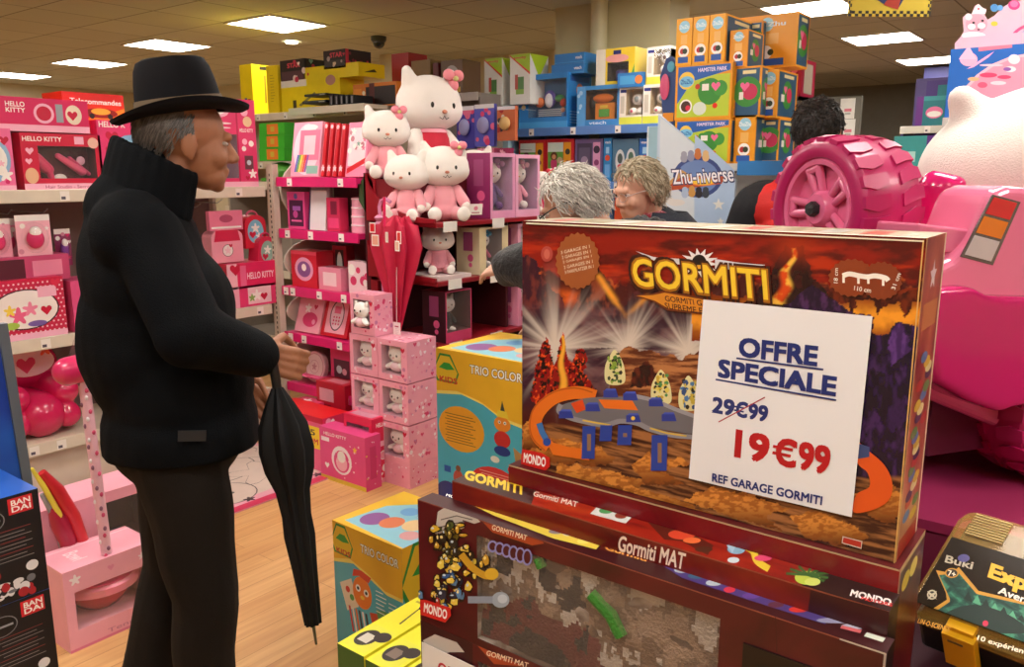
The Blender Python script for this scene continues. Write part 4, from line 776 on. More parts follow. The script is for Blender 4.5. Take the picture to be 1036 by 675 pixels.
# ------------------------------------------------------------------ blue electronic toy shelving
YS = 4.8; zs1 = atY(590, 128, YS).z; zs2 = atY(590, 184, YS).z
BLUE = M('#8fb4d0', .4); BR = M('#5c86c8', .35)
xa = atY(516, 130, YS).x; xb = atY(662, 130, YS).x
r = gond_simple('light blue gondola shelving with learning toys behind the two women', xa, xb+.35, YS, 5.2, (zs1, zs2, 1.0, .6, .2), BLUE, BR, h=1.85)
mb = MB(); mb.box(xa-.05, xa, YS-.02, YS+.02, 0, zc_-.0, M('#a8d0dc', .4)); mb.build('upright', r)
r2 = gond_simple('narrow high shelf under the white and green cartons', atY(487, 110, 4.72).x, xa-.06, 4.72, 5.02, (zc_-.001, .3), M('#8a8078', .6), M('#a8a29a', .5), h=zc_)
o = boxY('toy_box', 'large blue windowed box with electronic piano toy', 'toy box', None, YS+.02, (525, 77), (574, 129), .3, zs1+.001, base='#2c80c8', wins={'-Y': (.2, .2, .97, .9)}, inner='#3f6f9a', wdepth=.35,
     faces={'-Y': [('r', 0, 0, 1, .12, '#4aa0dc'), ('t', 'vtech', .03, .91, .2, .96, WHT, .03), ('c', .1, .6, .07, '#e08a40'), ('c', .1, .4, .05, '#f2d890')], '+X': [('r', .1, .85, .9, .95, '#1c58a8'), ('c', .5, .7, .12, '#e88a5c'), ('c', .5, .4, .1, '#e8b090')]+lines(.1, .9, .3, 5, .05, '#a8d0e8')})
mb = MB(); bw = .17
mb.box(-.13, .16, -.1, -.06, .03, .07, '#3a3a98')
for k in range(12): mb.box(-.1+k*.021, -.081+k*.021, -.115, -.1, .03, .075, WHT)
for k in range(4): mb.box(-.1, .13, -.09, -.085, .085+k*.013, .093+k*.013, '#b8c0c8')
mb.ell((0, -.1, .19), (.035, .02, .05), '#eeeef2'); mb.ell((-.08, -.1, .18), (.04, .02, .035), '#e8742c'); mb.ell((.09, -.1, .2), (.04, .02, .025), '#4a9a54'); mb.ell((0, -.09, .2), (.05, .02, .06), '#5a4aa8'); mb.ell((.12, -.1, .17), (.025, .02, .03), '#d8402c'); mb.cap((.13, -.11, .06), (.13, -.11, .1), .02, .014, '#3a7ac0'); mb.ell((.13, -.12, .12), (.016, .016, .018), '#d8a080')
mb.build('toy_keyboard', o, smooth=True, loc=(.02, 0, 0))
zk = atY(540, 77, YS).z+.012
for k in range(2):
    boxY('toy_box', ('lower', 'upper')[k]+' flat blue box lying on top of the piano box', 'toy box', 'flat blue boxes', YS+.06, (553+k*3, 66-k*10), (588, 75-k*9.5), .3, zk+k*.075, base='#2a78c0', faces={'-Y': [('t', 'vtech', .7, .4, .92, .7, WHT, .03), ('r', 0, .1, 1, .16, '#4aa0dc')], '+X': [('r', .2, .3, .8, .7, '#5aa8e0')]}) if False else carton('toy_box', ('lower', 'upper')[k]+' flat blue box lying on top of the piano box', 'toy box', 'flat blue boxes', atY(553+k*3, 70, YS).x, atY(586, 70, YS).x, YS+.06, YS+.3, zk-.01+k*.068, zk+.057+k*.068, base='#2a78c0', faces={'-Y': [('t', 'vtech', .7, .4, .92, .7, WHT, .03), ('r', 0, .1, 1, .16, '#4aa0dc')]})
o = boxY('toy_box', 'blue windowed box with orange play camera, second on the blue shelf', 'toy box', None, YS+.02, (584, 88), (626, 128), .25, zs1+.001, base='#3a88c8', wins={'-Y': (.22, .16, .95, .9)}, inner='#5a3a1c', wdepth=.5, faces={'-Y': [('r', 0, 0, .2, 1, '#58a0dc'), ('t', 'vtech', .3, .04, .7, .12, '#e0e8f0', .02)]+scatter(8, 5, ['#a8d0f0'], .05, 'c', (.02, .2, .18, .9))})
mb = MB(); mb.box(-.06, .09, -.09, -.04, .04, .15, M('#e88a1c', .3)); mb.ell((.0, -.09, .18), (.08, .02, .03), '#d8701c'); mb.box(-.03, .05, -.095, -.09, .06, .11, '#58a83c'); mb.box(-.02, .04, -.097, -.095, .115, .135, '#f2c83c'); mb.ell((-.08, -.08, .16), (.025, .02, .04), '#202020'); mb.build('play_camera', o, smooth=True, loc=(.02, 0, 0), bevel=.004)
for k, (tl, br) in enumerate((((627, 88), (649, 128)), ((651, 86), (675, 128)))):
    o = boxY('toy_box', ('left', 'right')[k]+' pale box with white toy shoes shape and yellow base, blue shelf', 'toy box', 'pale baby toy boxes', YS+.02, tl, br, .22, zs1+.001, base='#e9e2d6', wins={'-Y': (.3, .25, 1, .92)}, inner='#b8a07c', wdepth=.4, faces={'-Y': [('r', 0, 0, 1, .2, '#dede48'), ('r', .04, .84, .3, .92, '#26307c'), ('r', .05, .3, .22, .75, '#c8bfae')]})
    mb = MB(); mb.ell((.03, -.06, .16), (.045, .03, .035), WHT); mb.ell((.03, -.08, .16), (.02, .015, .02), '#8a9a9c'); mb.ell((0, -.07, .085), (.03, .03, .025), WHT); mb.ell((.055, -.07, .085), (.03, .03, .025), WHT); mb.ell((.0, -.09, .085), (.014, .012, .012), '#d84a6a'); mb.build('toy', o, smooth=True, loc=(.0, 0, 0))
zk2 = atY(640, 88, YS).z
o = carton('toy_box', 'yellow windowed box with dark cylinder toy, top of blue shelf', 'toy box', None, atY(600, 60, YS).x, atY(639, 60, YS).x, YS+.04, YS+.26, zk2+.0, atY(620, 48, YS).z, base='#e9c82c', wins={'-Y': (.3, .2, .85, .66)}, inner='#3c3630', faces={'-Y': [('r', 0, 0, .25, 1, '#e8e2d0'), ('r', .45, .85, .65, .95, '#20286c'), ('e', .55, .75, .3, .1, '#e8a09a'), ('p', [(.85, .1), (1, .1), (1, .6)], '#58a048')]})
mb = MB(); mb.lathe([(.05, .05), (.05, .12), (.04, .13)], '#5048a0', 20); mb.build('toy', o, smooth=True)
carton('toy_box', 'small flat blue box beneath the top pale box, blue shelf', 'toy box', None, atY(622, 80, YS).x+.02, atY(650, 80, YS).x, YS+.0, YS+.04, zk2, zk2+.09, base='#2c78c0', faces={'-Y': [('r', .1, .2, .7, .8, '#48a0d8'), ('c', .85, .5, .3, '#e0803c')]})
o = carton('toy_box', 'single pale box stacked above the right pale box, blue shelf', 'toy box', None, atY(653, 60, YS).x, atY(677, 60, YS).x, YS+.02, YS+.24, zk2+.01, atY(660, 47, YS).z, base='#e9e2d6', wins={'-Y': (.3, .25, 1, .92)}, inner='#b8a07c', wdepth=.4, faces={'-Y': [('r', 0, 0, 1, .2, '#dede48'), ('r', .04, .84, .3, .92, '#26307c'), ('r', .05, .3, .22, .75, '#c8bfae')]})
mb = MB(); mb.ell((.03, -.06, .16), (.035, .03, .035), WHT); mb.ell((.03, -.07, .09), (.035, .03, .03), WHT); mb.ell((.03, -.09, .16), (.012, .01, .012), '#604038'); mb.build('toy', o, smooth=True)
def kid(f, cu, cv, s=1): pass
bk = [((525, 142), (552, 181), 'red picture book set with green page, left of the pair', '#c8242c'), ((553, 141), (580, 181), 'red picture book set with green page, right of the pair', '#c8242c'), ((582, 141), (609, 181), 'purple framed game box beside the red book sets', '#6a5888'), ((611, 140), (618, 181), 'narrow blue box between game box and handset pack', '#2a80c0'), ((620, 141), (645, 181), 'slate blue handset pack with two grey play phones', '#4a708c'), ((647, 140), (657, 181), 'blue upright box at the end of the lower blue shelf', '#2c68b8')]
for k, (tl, br, lab, c) in enumerate(bk):
    if k < 2: ops = [('r', .05, .15, .62, .92, '#6aa848'), ('r', .05, .7, .62, .92, '#d8e8e0'), ('r', .64, .2, .9, .92, '#e8a028'), ('e', .28, .42, .12, .14, '#d84a7c'), ('c', .28, .6, .1, '#5c3420'), ('c', .28, .58, .06, '#d89a70'), ('c', .78, .7, .07, '#3a3430'), ('c', .78, .45, .05, '#8a2030'), ('c', .5, .5, .08, '#c8b090')]
    elif k == 2: ops = [('r', .08, .15, .62, .9, '#463c54'), ('r', .14, .22, .55, .8, '#5f5670'), ('r', .66, .2, .92, .92, '#d89ac0'), ('c', .79, .75, .09, '#3a2c40'), ('c', .79, .45, .07, '#8a3c6c'), ('r', .3, .04, .9, .12, '#b07aa8'), ('c', .35, .5, .1, '#a08aa8')]
    elif k == 4: ops = [('e', .3, .5, .18, .26, '#c8ccd0'), ('e', .72, .52, .18, .26, '#c8ccd0'), ('e', .3, .55, .1, .12, '#4a5a58'), ('e', .72, .58, .1, .12, '#4a6a58'), ('e', .3, .36, .1, .06, '#c8404a'), ('e', .72, .38, .1, .06, '#c8404a'), ('r', .1, .04, .9, .14, '#6a98b8')]
    else: ops = [('t', 'vtech', .15, .88, .85, .94, WHT, .03), ('r', .2, .1, .8, .4, '#68a8e0'), ('c', .5, .55, .07, '#d8502c'), ('r', .3, .65, .7, .8, '#9ac8e8')]
    boxY('toy_box', lab, 'toy box', 'learning toys on the lower blue shelf', YS+.02, tl, br, .1, zs2+.001, base=c, faces={'-Y': ops})
for k, (x, c) in enumerate(((600, '#3a78c0'), (622, '#d8542c'), (640, '#58a0d0'), (655, '#b04030'))):
    boxY('toy_box', ('blue', 'orange red', 'sky blue', 'brick red')[k]+' box low on the blue shelving between the women', 'toy box', None, YS+.03, (x, 200), (x+16, 240), .2, 1.001, base=c, faces={'-Y': scatter(k+40, 8, ['#f2c83c', WHT, '#d83a2c', '#3a70b8'], .1, 'cs')})
# ------------------------------------------------------------------ cardboard display with pony and hamster boxes
ZY = 3.4
def zhu_display():
    r = empty('cardboard_display', (0, 0, 0)); tag(r, 'pale blue cardboard floor display with slanted side wing bearing a logo', 'display stand')
    a, b = atY(666, 115, ZY), atY(744, 181, ZY); m = M('#b9c9da', .5, .02)
    mb = MB(); mb.prism([(a.x, 0), (b.x, 0), (b.x, b.z), (a.x, a.z)], ZY, ZY+.012, m)
    f = Face(mb, (a.x, ZY, 0), (1, 0, 0), (0, 0, 1), b.x-a.x, a.z); f.k = 8
    f.draw([('pp', [(703, 136), (743, 172), (743, 181), (743, 260), (703, 260)], '#a9bfda'), ('pp', [(668, 119), (702, 146), (702, 260), (666, 260)], '#ccd4da')])
    f.draw([('ep', 706, 179, 25, 21, '#3a4a80'), ('ep', 706, 179, 21, 17, '#6c86b8'), ('pp', [(670, 190), (690, 172), (700, 178), (672, 198)], '#c89858'), ('pp', [(669, 194), (688, 180), (735, 178), (730, 186), (700, 190)], '#b8502c'), ('ep', 711, 183, 16, 5, '#f08a2c'), ('ep', 711, 184, 11, 3, '#f8c83c')])
    for x, y, c in ((692, 160, '#9a9aa8'), (699, 159, '#8a8ea8'), (706, 157, '#c0703c'), (714, 159, '#d8b078'), (693, 196, '#a8b8d0'), (700, 195, '#c8944c'), (707, 196, '#2c2a30'), (714, 196, '#3a4048')):
        f.draw([('ep', x, y, 3.6, 4.5, c), ('ep', x, y-4, 3, 3, c)])
    f.text3('Zhu-niverse', (679, 172), (741, 168), (681, 187), '#3c3a60', .07); f.text3('Zhu-niverse', (679.5, 172.5), (740.5, 168.5), (681.5, 186.5), '#f2eef0', .015)
    f.draw([('ep', 684, 205, 9, 3.5, '#d8d2cc'), ('ep', 678, 203, 5, 3, '#d8d2cc')])
    for x, y, s_ in ((727, 207, 6.5), (729, 224, 4), (690, 226, 5)): f.draw([('pp', [(x+s_*px_, y-s_*py_) for px_, py_ in STAR], '#e0dcd6')])
    mb.build('side_wing', r)
    mb = MB(); X1 = b.x+.0; sh = M('#2c78b8', .45)
    mb.box(a.x+.02, a.x+.03, ZY+.02, ZY+.6, 0, 1.2, m); mb.box(a.x+.02, X1+.42, ZY+.6, ZY+.61, 0, 1.5, M('#c8cccc', .5)); mb.build('back_panel', r)
    zt = atX(760, 160, -1.35).z
    for k, z in enumerate((1.54, 1.29, 1.0, .6, .2)):
        mb = MB(); mb.box(a.x+.03, X1+.22, ZY+.013, ZY+.59, z-.03, z, M('#d0ccc4', .6)); mb.box(a.x+.03, X1+.225, ZY+.001, ZY+.012, z-.05, z+.004, sh) if False else None
        mb.box(X1+.22, X1+.226, ZY+.013, ZY+.59, z-.05, z+.01, sh); mb.box(X1+.004, X1+.226, ZY+.005, ZY+.0125, z-.05, z+.01, sh); mb.build('shelf', r)
    return b.x+.22
XR = zhu_display()
OR = '#e89a1c'
def pony_front(f):
    f.draw([('r', .04, .05, .96, .8, '#b8cc3c'), ('p', [(.04, .8), (.04, .3), (.3, .7), (.96, .86), (.96, .97), (.04, .97)], '#2c60b0'), ('t', 'HAMSTER PARK', .4, .86, .9, .93, '#e8d8ec', .03), ('c', .2, .72, .16, '#f0c84c'), ('e', .2, .7, .13, .1, '#7ac0e0'), ('t', 'ZhuZhu', .1, .66, .3, .74, '#2058a8', .03), ('c', .62, .5, .24, '#3c8c38'), ('c', .8, .55, .14, '#44963c'), ('c', .5, .6, .1, '#3c8c38'), ('h', .72, .58, .09, '#ec6a9a'), ('r', .48, .52, .6, .64, '#f0e8e0'), ('c', .4, .6, .05, '#c83a28'), ('c', .72, .24, .05, '#e02818'), ('c', .2, .25, .13, WHT), ('c', .2, .25, .1, '#4a2c20'), ('c', .24, .22, .05, '#d83048'), ('e', .45, .2, .12, .12, '#d8e0d0')])
def pony_side(f):
    f.draw([('c', .5, .82, .13, '#9ad0e4'), ('t', 'ZhuZhu', .2, .78, .8, .86, '#e8f0f4', .04), ('c', .5, .3, .13, WHT), ('c', .42, .3, .06, '#c02c38'), ('c', .58, .3, .06, '#30402c'), ('r', .15, .05, .8, .18, '#2c58a8'), ('r', .3, .45, .7, .65, '#f0b860')])
def pony_end(f):
    f.draw([('r', .06, .04, .94, .96, '#2c5474'), ('c', .5, .5, .3, '#3c8c38'), ('c', .6, .5, .16, '#c83058'), ('h', .4, .6, .1, '#ec6a9a'), ('r', .2, .35, .36, .5, '#e8e0d8'), ('r', .3, .85, .8, .92, '#e8d8a0')])
PG2 = 'orange and blue pet park boxes'
def ZP(x, y): return atY(x, y, ZY).z
def xx(x, y=100): return atY(x, y, ZY+.02).x
zA = ZP(700, 176); 
zb0, zb1, zb2, zb3 = 1.541, ZP(700, 120)-.005, ZP(700, 65), ZP(700, 18)
carton('toy_box', 'orange pet park box behind the sign wing, lower large one', 'toy box', PG2, xx(684), xx(741), ZY+.02, ZY+.2, zb0, zb1, base=OR, faces={'-Y': pony_front, '+X': pony_end})
carton('toy_box', 'orange pet park box with tree picture, upper large one', 'toy box', PG2, xx(683), xx(740), ZY+.02, ZY+.2, zb1+.001, zb2, base=OR, faces={'-Y': pony_front, '+X': pony_side})
for k in range(3):
    x = 682+k*16.5
    carton('toy_box', ('left', 'middle', 'right')[k]+' of three upright narrow orange boxes on top of the display', 'toy box', PG2, xx(x), xx(x+15.6), ZY+.02, ZY+.34, zb2+.001, ZP(x, 19-k*2.2), base='#efa822', faces={'-Y': pony_side, '+X': pony_end})
carton('toy_box', 'orange box lying across the very top of the display', 'toy box', PG2, xx(712), xx(775), ZY+.345, ZY+.5, zb2+.001, ZP(740, 3), base='#eea42a', faces={'-Y': pony_side, '+X': pony_end})
def bP(lab, tl, br, Y, z0, fr, sd, base=OR, depth=.2):
    a = atY(*tl, Y); b = atY(*br, Y); carton('toy_box', lab, 'toy box', PG2, a.x, b.x, Y, Y+depth, z0 if z0 else b.z, a.z, base=base, faces={'-Y': fr, '+X': sd})
def side_row():
    b = [((739, 32), (752, 68), 'small orange box right of the three narrow ones', None), ((741, 120), (756, 166), 'orange box low on the display edge right of the sign', None)]
    bP('small orange pet box right of the three narrow ones', (739, 31), (755, 68), ZY+.05, None, pony_side, pony_end, depth=.18)
    bP('dark blue sided pet box under the small orange one', (744, 68), (768, 118), ZY+.05, None, pony_end, pony_end, depth=.15)
    bP('tall orange pet box standing behind the small orange one', (757, 22), (769, 70), ZY+.3, None, pony_end, pony_end, depth=.25)
    bP('orange pet box facing right, middle of the right column', (771, 71), (785, 119), ZY+.12, None, pony_side, pony_end, depth=.24)
    bP('orange pet box above the blue shelf edge', (744, 117), (762, 166), ZY+.05, None, pony_side, pony_end, depth=.24)
    bP('orange pet box right of the one above the blue edge', (770, 120), (786, 164), ZY+.15, None, pony_end, pony_end, depth=.2)
side_row()
carton('toy_box', 'crimson box with grey edge at the right of the pet boxes', 'toy box', None, atY(790, 60, 4.05).x, atY(812, 60, 4.05).x, 4.05, 4.25, atY(800, 98, 4.05).z, atY(800, 60, 4.05).z, base='#a82444', faces={'-Y': scatter(9, 6, ['#e87a9a', '#c8a0a8'], .1), '+X': [('r', .2, .1, .8, .9, '#b8b0a0')]})
mb = MB(); x0 = atY(790, 98, 4.05).x; zr = atY(800, 98, 4.05).z-.001
for x in (x0, atY(812, 98, 4.05).x-.02): mb.box(x, x+.02, 4.04, 4.27, 0, zr, M('#6a6a68', .5))
for z in (zr, 1.2, .8, .4): mb.box(x0, atY(812, 98, 4.05).x, 4.04, 4.27, z-.02, z, M('#6a6a68', .5))
tag(mb.build('metal_rack'), 'grey rack mostly hidden behind the man in the red vest', 'rack')
mb = MB(); c = atY(757, 204, ZY+.06); mb.lathe([(.03, 0), (.03, .05), (.024, .055)], M('#c85a2c', .4), 18); o = mb.build('toy_tub', smooth=True, loc=(c.x, ZY+.08, 1.291)); f_ = None
m2 = MB(); m2.lathe([(.0305, .012), (.0305, .038)], M('#2c58a8', .4), 18); m2.build('sticker', o, smooth=True); tag(o, 'small round toy tub on the lower display shelf', 'toy tub')
# shaped card beside the sign
mb = MB(); a = atY(655, 128, 3.62); b = atY(668, 215, 3.62); mb.box(a.x, b.x+.02, 3.62, 3.635, 0, a.z, M('#9cc4d4', .5)); f = Face(mb, (a.x, 3.62, 0), (1, 0, 0), (0, 0, 1), b.x+.02-a.x, a.z); f.draw([('e', .6, .75, .3, .03, '#5a2c58'), ('e', .6, .75, .2, .02, WHT), ('r', 0, 0, .08, 1, '#d8e4e8')])
tag(mb.build('standing_card', bevel=.004), 'tall pale blue standing card left of the logo wing', 'display card')
a = atD(668, 60, 3.9); b = atD(679, 115, 3.9)
mb = MB(); pts = [(0, 0), (.05, 0), (.06, .3), (.03, .34), (.0, .33), (-.03, .25)]; mb.prism(pts, 0, .02, M('#2c4a88', .5)); mb.ell((.0, -.005, .2), (.025, .006, .06), '#d85a8a'); mb.ell((.03, -.005, .29), (.02, .006, .025), '#58b0d8'); mb.box(-.005, .05, -.003, 0, .04, .08, '#e89a2c')
o = mb.build('header_card', loc=(atY(672, 116, 3.66).x, 3.66, a.z-.33)); tag(o, 'dark blue shaped card sticking up left of the pet boxes', 'display card')
# ------------------------------------------------------------------ far right background
o = None
mb = MB(); mb.box(-2.35, -1.9, 10.3, 10.55, 1.02, 1.04, '#e8e6e0'); mb.box(-2.9, -1.9, 10.3, 10.55, 0, 1.02, M('#8a8a80', .6)); tag(mb.build('counter'), 'small grey counter far behind beside the blue partition', 'counter')
for k in range(2):
    a = atY(851, 100+k*21, 10.5); b = atY(864, 120+k*21, 10.5)
    mb = MB(); mb.box(a.x, b.x, 10.49, 10.5, b.z, a.z, '#e6e2da'); f = Face(mb, (a.x, 10.49, b.z), (1, 0, 0), (0, 0, 1), b.x-a.x, a.z-b.z); f.draw([('r', .3, .35, .8, .5, '#d87a88'), ('r', .35, .2, .75, .3, '#b0aca4')])
    tag(mb.build('poster'), ('upper', 'lower')[k]+' white notice with red print beside the blue partition', 'poster')
mb = MB(); mb.box(atY(850, 100, 10.5).x-.5, atY(870, 100, 10.5).x+.02, 10.502, 10.56, 0, 2.4, M('#6f6b60', .7)); tag(mb.build('notice_panel'), 'grey panel behind the white notices far away', 'panel')
XG = -1.0
gx0 = atY(905, 120, 7.2).x; gx1 = atY(1060, 120, 7.2).x; zq = atY(925, 128, 7.2).z
gond_simple('white gondola shelving far right with purple and teal boxes', gx0+.05, gx1+.6, 7.2, 7.6, (zq, 1.1, .6, .2), M('#5a4a88', .5), M('#d8d4c8', .4), h=zq+.4)
o = boxY('toy_box', 'purple and teal box with pink picture on the far right shelf', 'toy box', None, 7.22, (928, 98), (954, 127), .25, zq+.001, base='#1c7c84', faces={'-Y': [('r', 0, 0, .25, 1, '#6a2c88'), ('e', .65, .45, .3, .2, '#e87aa8'), ('e', .65, .4, .25, .1, WHT), ('r', .25, .85, 1, 1, '#3a9aa0')]})
boxY('toy_box', 'violet box above on the far right shelf', 'toy box', None, 7.5, (938, 82), (960, 97), .1, zq+.001, base='#4a2c80', faces={'-Y': [('r', .5, .2, .95, .9, '#208088'), ('e', .7, .4, .2, .2, '#e87aa8')]})
boxY('toy_box', 'dark blue box left of the teal box on far shelf', 'toy box', None, 7.24, (955, 105), (975, 128), .2, zq+.001, base='#2c4a9c', faces={'-Y': scatter(2, 5, ['#e87aa8', WHT], .1)})
o = boxY('toy_box', 'teal box with purple end standing low right of the red vest man', 'toy box', None, 5.6, (905, 138), (948, 172), .12, 1.101+.0, base='#3c9a98', faces={'-Y': [('r', .72, 0, 1, 1, '#5c2c84'), ('c', .55, .3, .22, '#7a4a38'), ('r', .05, .75, .5, .85, '#a8dcd8'), ('c', .87, .6, .08, '#c8b8d8'), ('c', .87, .3, .08, '#c8b8d8')]})
mb = MB(); a = atY(895, 172, 5.6).x; b = atY(990, 172, 5.6).x; mb.box(a, b, 5.5, 5.9, 0, 1.1, M('#4a4a60', .6)); mb.box(a-.01, b, 5.48, 5.9, 1.07, 1.1, M('#8a8a98', .5)); tag(mb.build('low_cabinet'), 'dark low cabinet carrying the teal box', 'cabinet')
for k in range(2):
    carton('toy_box', ('grey white slanted folder leaning by the plush giant', 'purple upright box behind the leaning folder')[k], 'toy box', None, *( (atY(947, 150, 5.55).x, atY(953, 150, 5.55).x, 5.55, 5.75) if k == 0 else (atY(951, 150, 5.7).x+.03, atY(962, 150, 5.7).x+.03, 5.78, 5.88)), 1.101, 1.101+(.42 if k == 0 else .5), base=('#c8ccd0', '#4c2c78')[k], tilt=((.22, 'Y') if k == 0 else None), faces={'-Y': [('r', .2, .1, .8, .3, '#8a8ea0')]})
# pink and blue tea set box with header, on a rack
YT = 2.75
a = atY(962, 50, YT); b = atY(1075, 100, YT)
carton('toy_box', 'large blue and pink tea set box high at the right edge', 'toy box', None, a.x, b.x, YT, YT+.12, 1.66, a.z, base='#1c62b8', cols={'-X': '#184c98'}, faces={'-Y': [('e', .68, .0, .6, .86, '#f2b8c8'), ('e', .68, .0, .57, .82, '#ea94ae'), ('pp', [(985, 43), (1036, 37), (1036, 39), (985, 45)], '#f090b0'), ('pp', [(990, 47), (1024, 43), (1024, 48), (990, 52)], '#f07890'), ('ep', 980, 60, 9, 7, '#f0a8c8'), ('pp', [(978, 70), (999, 56), (1006, 52), (1000, 58), (985, 68)], '#f6a8d0'), ('pp', [(970, 60), (980, 46), (988, 60)], '#f6b8d4')]+[('ep', x, y, r1, r2, c) for x, y, r1, r2, c in ((1000, 76, 9, 2.5, '#e0406c'), (1016, 78, 7, 2, '#e0406c'), (1010, 84, 8, 2, '#f6d0dc'), (994, 86, 5, 3, '#e8587c'), (1022, 70, 6, 3, '#f8dce4'), (1019, 70, 4, 2, '#9058a8'), (1026, 60, 6, 5, '#f8dce4'), (1003, 66, 12, 1.2, '#f8c8d8'), (985, 80, 6, 2, '#e8b080'), (975, 90, 6, 3, '#f6e4e4'))]})
mb = MB(); hp = [(1.0-.05, 0)]; X0 = atY(966, 40, YT+.13)
pp = [(966, 44), (972, 37), (975, 32), (974, 18), (978, 14), (981, 17), (984, 12), (986, 6), (990, 4), (993, 8), (998, 9), (996, 15), (999, 20), (1006, 16), (1015, 7), (1022, 3), (1034, 0), (1052, -4), (1070, 0), (1075, 20), (1075, 50), (966, 55)]
hc = [atY(*q, YT+.13) for q in pp]; mb.prism([(q.x, q.z) for q in hc], YT+.13, YT+.138, M('#efb0bc', .5))
f = Face(mb, (hc[0].x, YT+.13, 1.9), (1, 0, 0), (0, 0, 1), hc[-3].x-hc[0].x, .5); f.k = 8
f.draw([('ep', 988, 24, 11, 10, '#ef9aa8'), ('ep', 980, 17, 3.5, 3.5, '#f6dcd8'), ('ep', 983, 27, 4, 3, '#f8e4e0'), ('ep', 993, 26, 4, 3, '#f8e4e0'), ('ep', 985, 23, 1.6, 1.2, '#2c2c34'), ('ep', 994, 21, 1.6, 1.2, '#2c2c34'), ('ep', 990, 30, 1.5, .8, '#2c2c34'), ('pp', [(983, 14), (988, 6), (990, 4), (993, 7), (998, 10), (997, 14)], '#f4e6e6'), ('ep', 990, 9, 1.2, 1.2, '#e04a60'), ('ep', 1006, 24, 3.5, 2.5, '#f0b83a'), ('ep', 985, 36, 12, 4, '#f8e4e0'), ('ep', 1006, 8, 4, 4, '#4a86b8'), ('ep', 1012, 8, 3, 3, '#5a96c8'), ('ep', 1026, 5, 6, 5, '#c83a78'), ('ep', 1026, 4, 4, 3.4, '#e8709c'), ('lp', [(1022, 40), (1028, 32), (1036, 27), (1046, 25)], 3, '#e0507c'), ('ep', 1042, 38, 12, 8, '#88a8c8')])
tag(mb.build('header_card'), 'pink cut out header card of a crowned cat over the tea set box', 'display card')
mb = MB(); rk = M('#b8b4b0', .4)
for x in (a.x, b.x-.02):
    mb.box(x, x+.02, YT-.02, YT+.3, 0, 1.64, rk)
for z in (1.66, 1.3, .9, .4): mb.box(a.x, b.x, YT-.02, YT+.3, z-.02, z-.001, rk)
tag(mb.build('metal_rack'), 'tall rack behind the giant plush, carrying the tea set box', 'rack')
# hanging chequered sign
def hanging_sign():
    P0 = atD(857, 22, 3.6); P1 = atD(939, 12, 3.6); wdt = math.hypot(P1.x-P0.x, P1.y-P0.y)+.01; ang = math.atan2(P1.y-P0.y, P1.x-P0.x); z0 = (P0.z+P1.z)/2
    r = empty('hanging_sign', (P0.x, P0.y, z0), ang); tag(r, 'yellow sign with black chequered border hanging from the ceiling', 'sign')
    mb = MB(); mb.box(0, wdt, -.003, .003, 0, .24, M('#dcc23a', .5)); f = Face(mb, (0, -.003, 0), (1, 0, 0), (0, 0, 1), wdt, .24); n = 24
    for k in range(n):
        for j in range(2):
            if (k+j) % 2 == 0:
                f.draw([('r', k/n, j*.05, (k+1)/n, (j+1)*.05, '#2a2620'), ('r', k/n, 1-(j+1)*.05, (k+1)/n, 1-j*.05, '#2a2620')])
    for k in range(18):
        for j in range(2):
            if (k+j) % 2 == 0: f.draw([('r', j*.02, k/18, (j+1)*.02, (k+1)/18, '#2a2620'), ('r', 1-(j+1)*.02, k/18, 1-j*.02, (k+1)/18, '#2a2620')])
    f.draw([('p', [(.3, .32), (.42, .22), (.6, .14), (.66, .3), (.6, .5), (.4, .52)], '#2c3c70'), ('p', [(.42, .2), (.6, .12), (.62, .3), (.48, .34)], '#b83c2c'), ('c', .5, .62, .16, '#c8703c')])
    mb.build('panel', r)
    for x in (.03, wdt-.03):
        mb = MB(); mb.tube([(x, 0, .24), (x, 0, CEIL-z0-.001)], .0015, '#888888', 6); mb.build('cord', r)
hanging_sign()
# ------------------------------------------------------------------ foreground pile of lava coloured boxes
def b_lava(nt, b):
    tc = nt.nodes.new('ShaderNodeTexCoord'); sp = nt.nodes.new('ShaderNodeSeparateXYZ'); nt.links.new(tc.outputs['Object'], sp.inputs[0])
    nz = nt.nodes.new('ShaderNodeTexNoise'); nz.inputs['Scale'].default_value = 9; nz.inputs['Detail'].default_value = 6
    mp = nt.nodes.new('ShaderNodeMapping'); mp.inputs['Scale'].default_value = (1, 1, 2.4); nt.links.new(tc.outputs['Object'], mp.inputs[0]); nt.links.new(mp.outputs[0], nz.inputs[0])
    ma = nt.nodes.new('ShaderNodeMath'); ma.operation = 'MULTIPLY_ADD'; ma.inputs[1].default_value = .22; nt.links.new(nz.outputs[0], ma.inputs[0])
    m2 = nt.nodes.new('ShaderNodeMath'); m2.operation = 'SUBTRACT'; m2.inputs[1].default_value = .11; nt.links.new(sp.outputs[2], ma.inputs[2]); nt.links.new(ma.outputs[0], m2.inputs[0])
    m3 = nt.nodes.new('ShaderNodeMath'); m3.operation = 'DIVIDE'; m3.inputs[1].default_value = .426; nt.links.new(m2.outputs[0], m3.inputs[0])
    r = ramp(nt, [(.0, '#6a3418'), (.12, '#7a3c1c'), (.25, '#3c1418'), (.4, '#3a1530'), (.52, '#4a1c40'), (.66, '#6a2418'), (.76, '#8c1c14'), (.88, '#a8200e'), (1.0, '#8c1a10')])
    nt.links.new(m3.outputs[0], r.inputs[0]); nt.links.new(r.outputs[0], b.inputs['Base Color'])
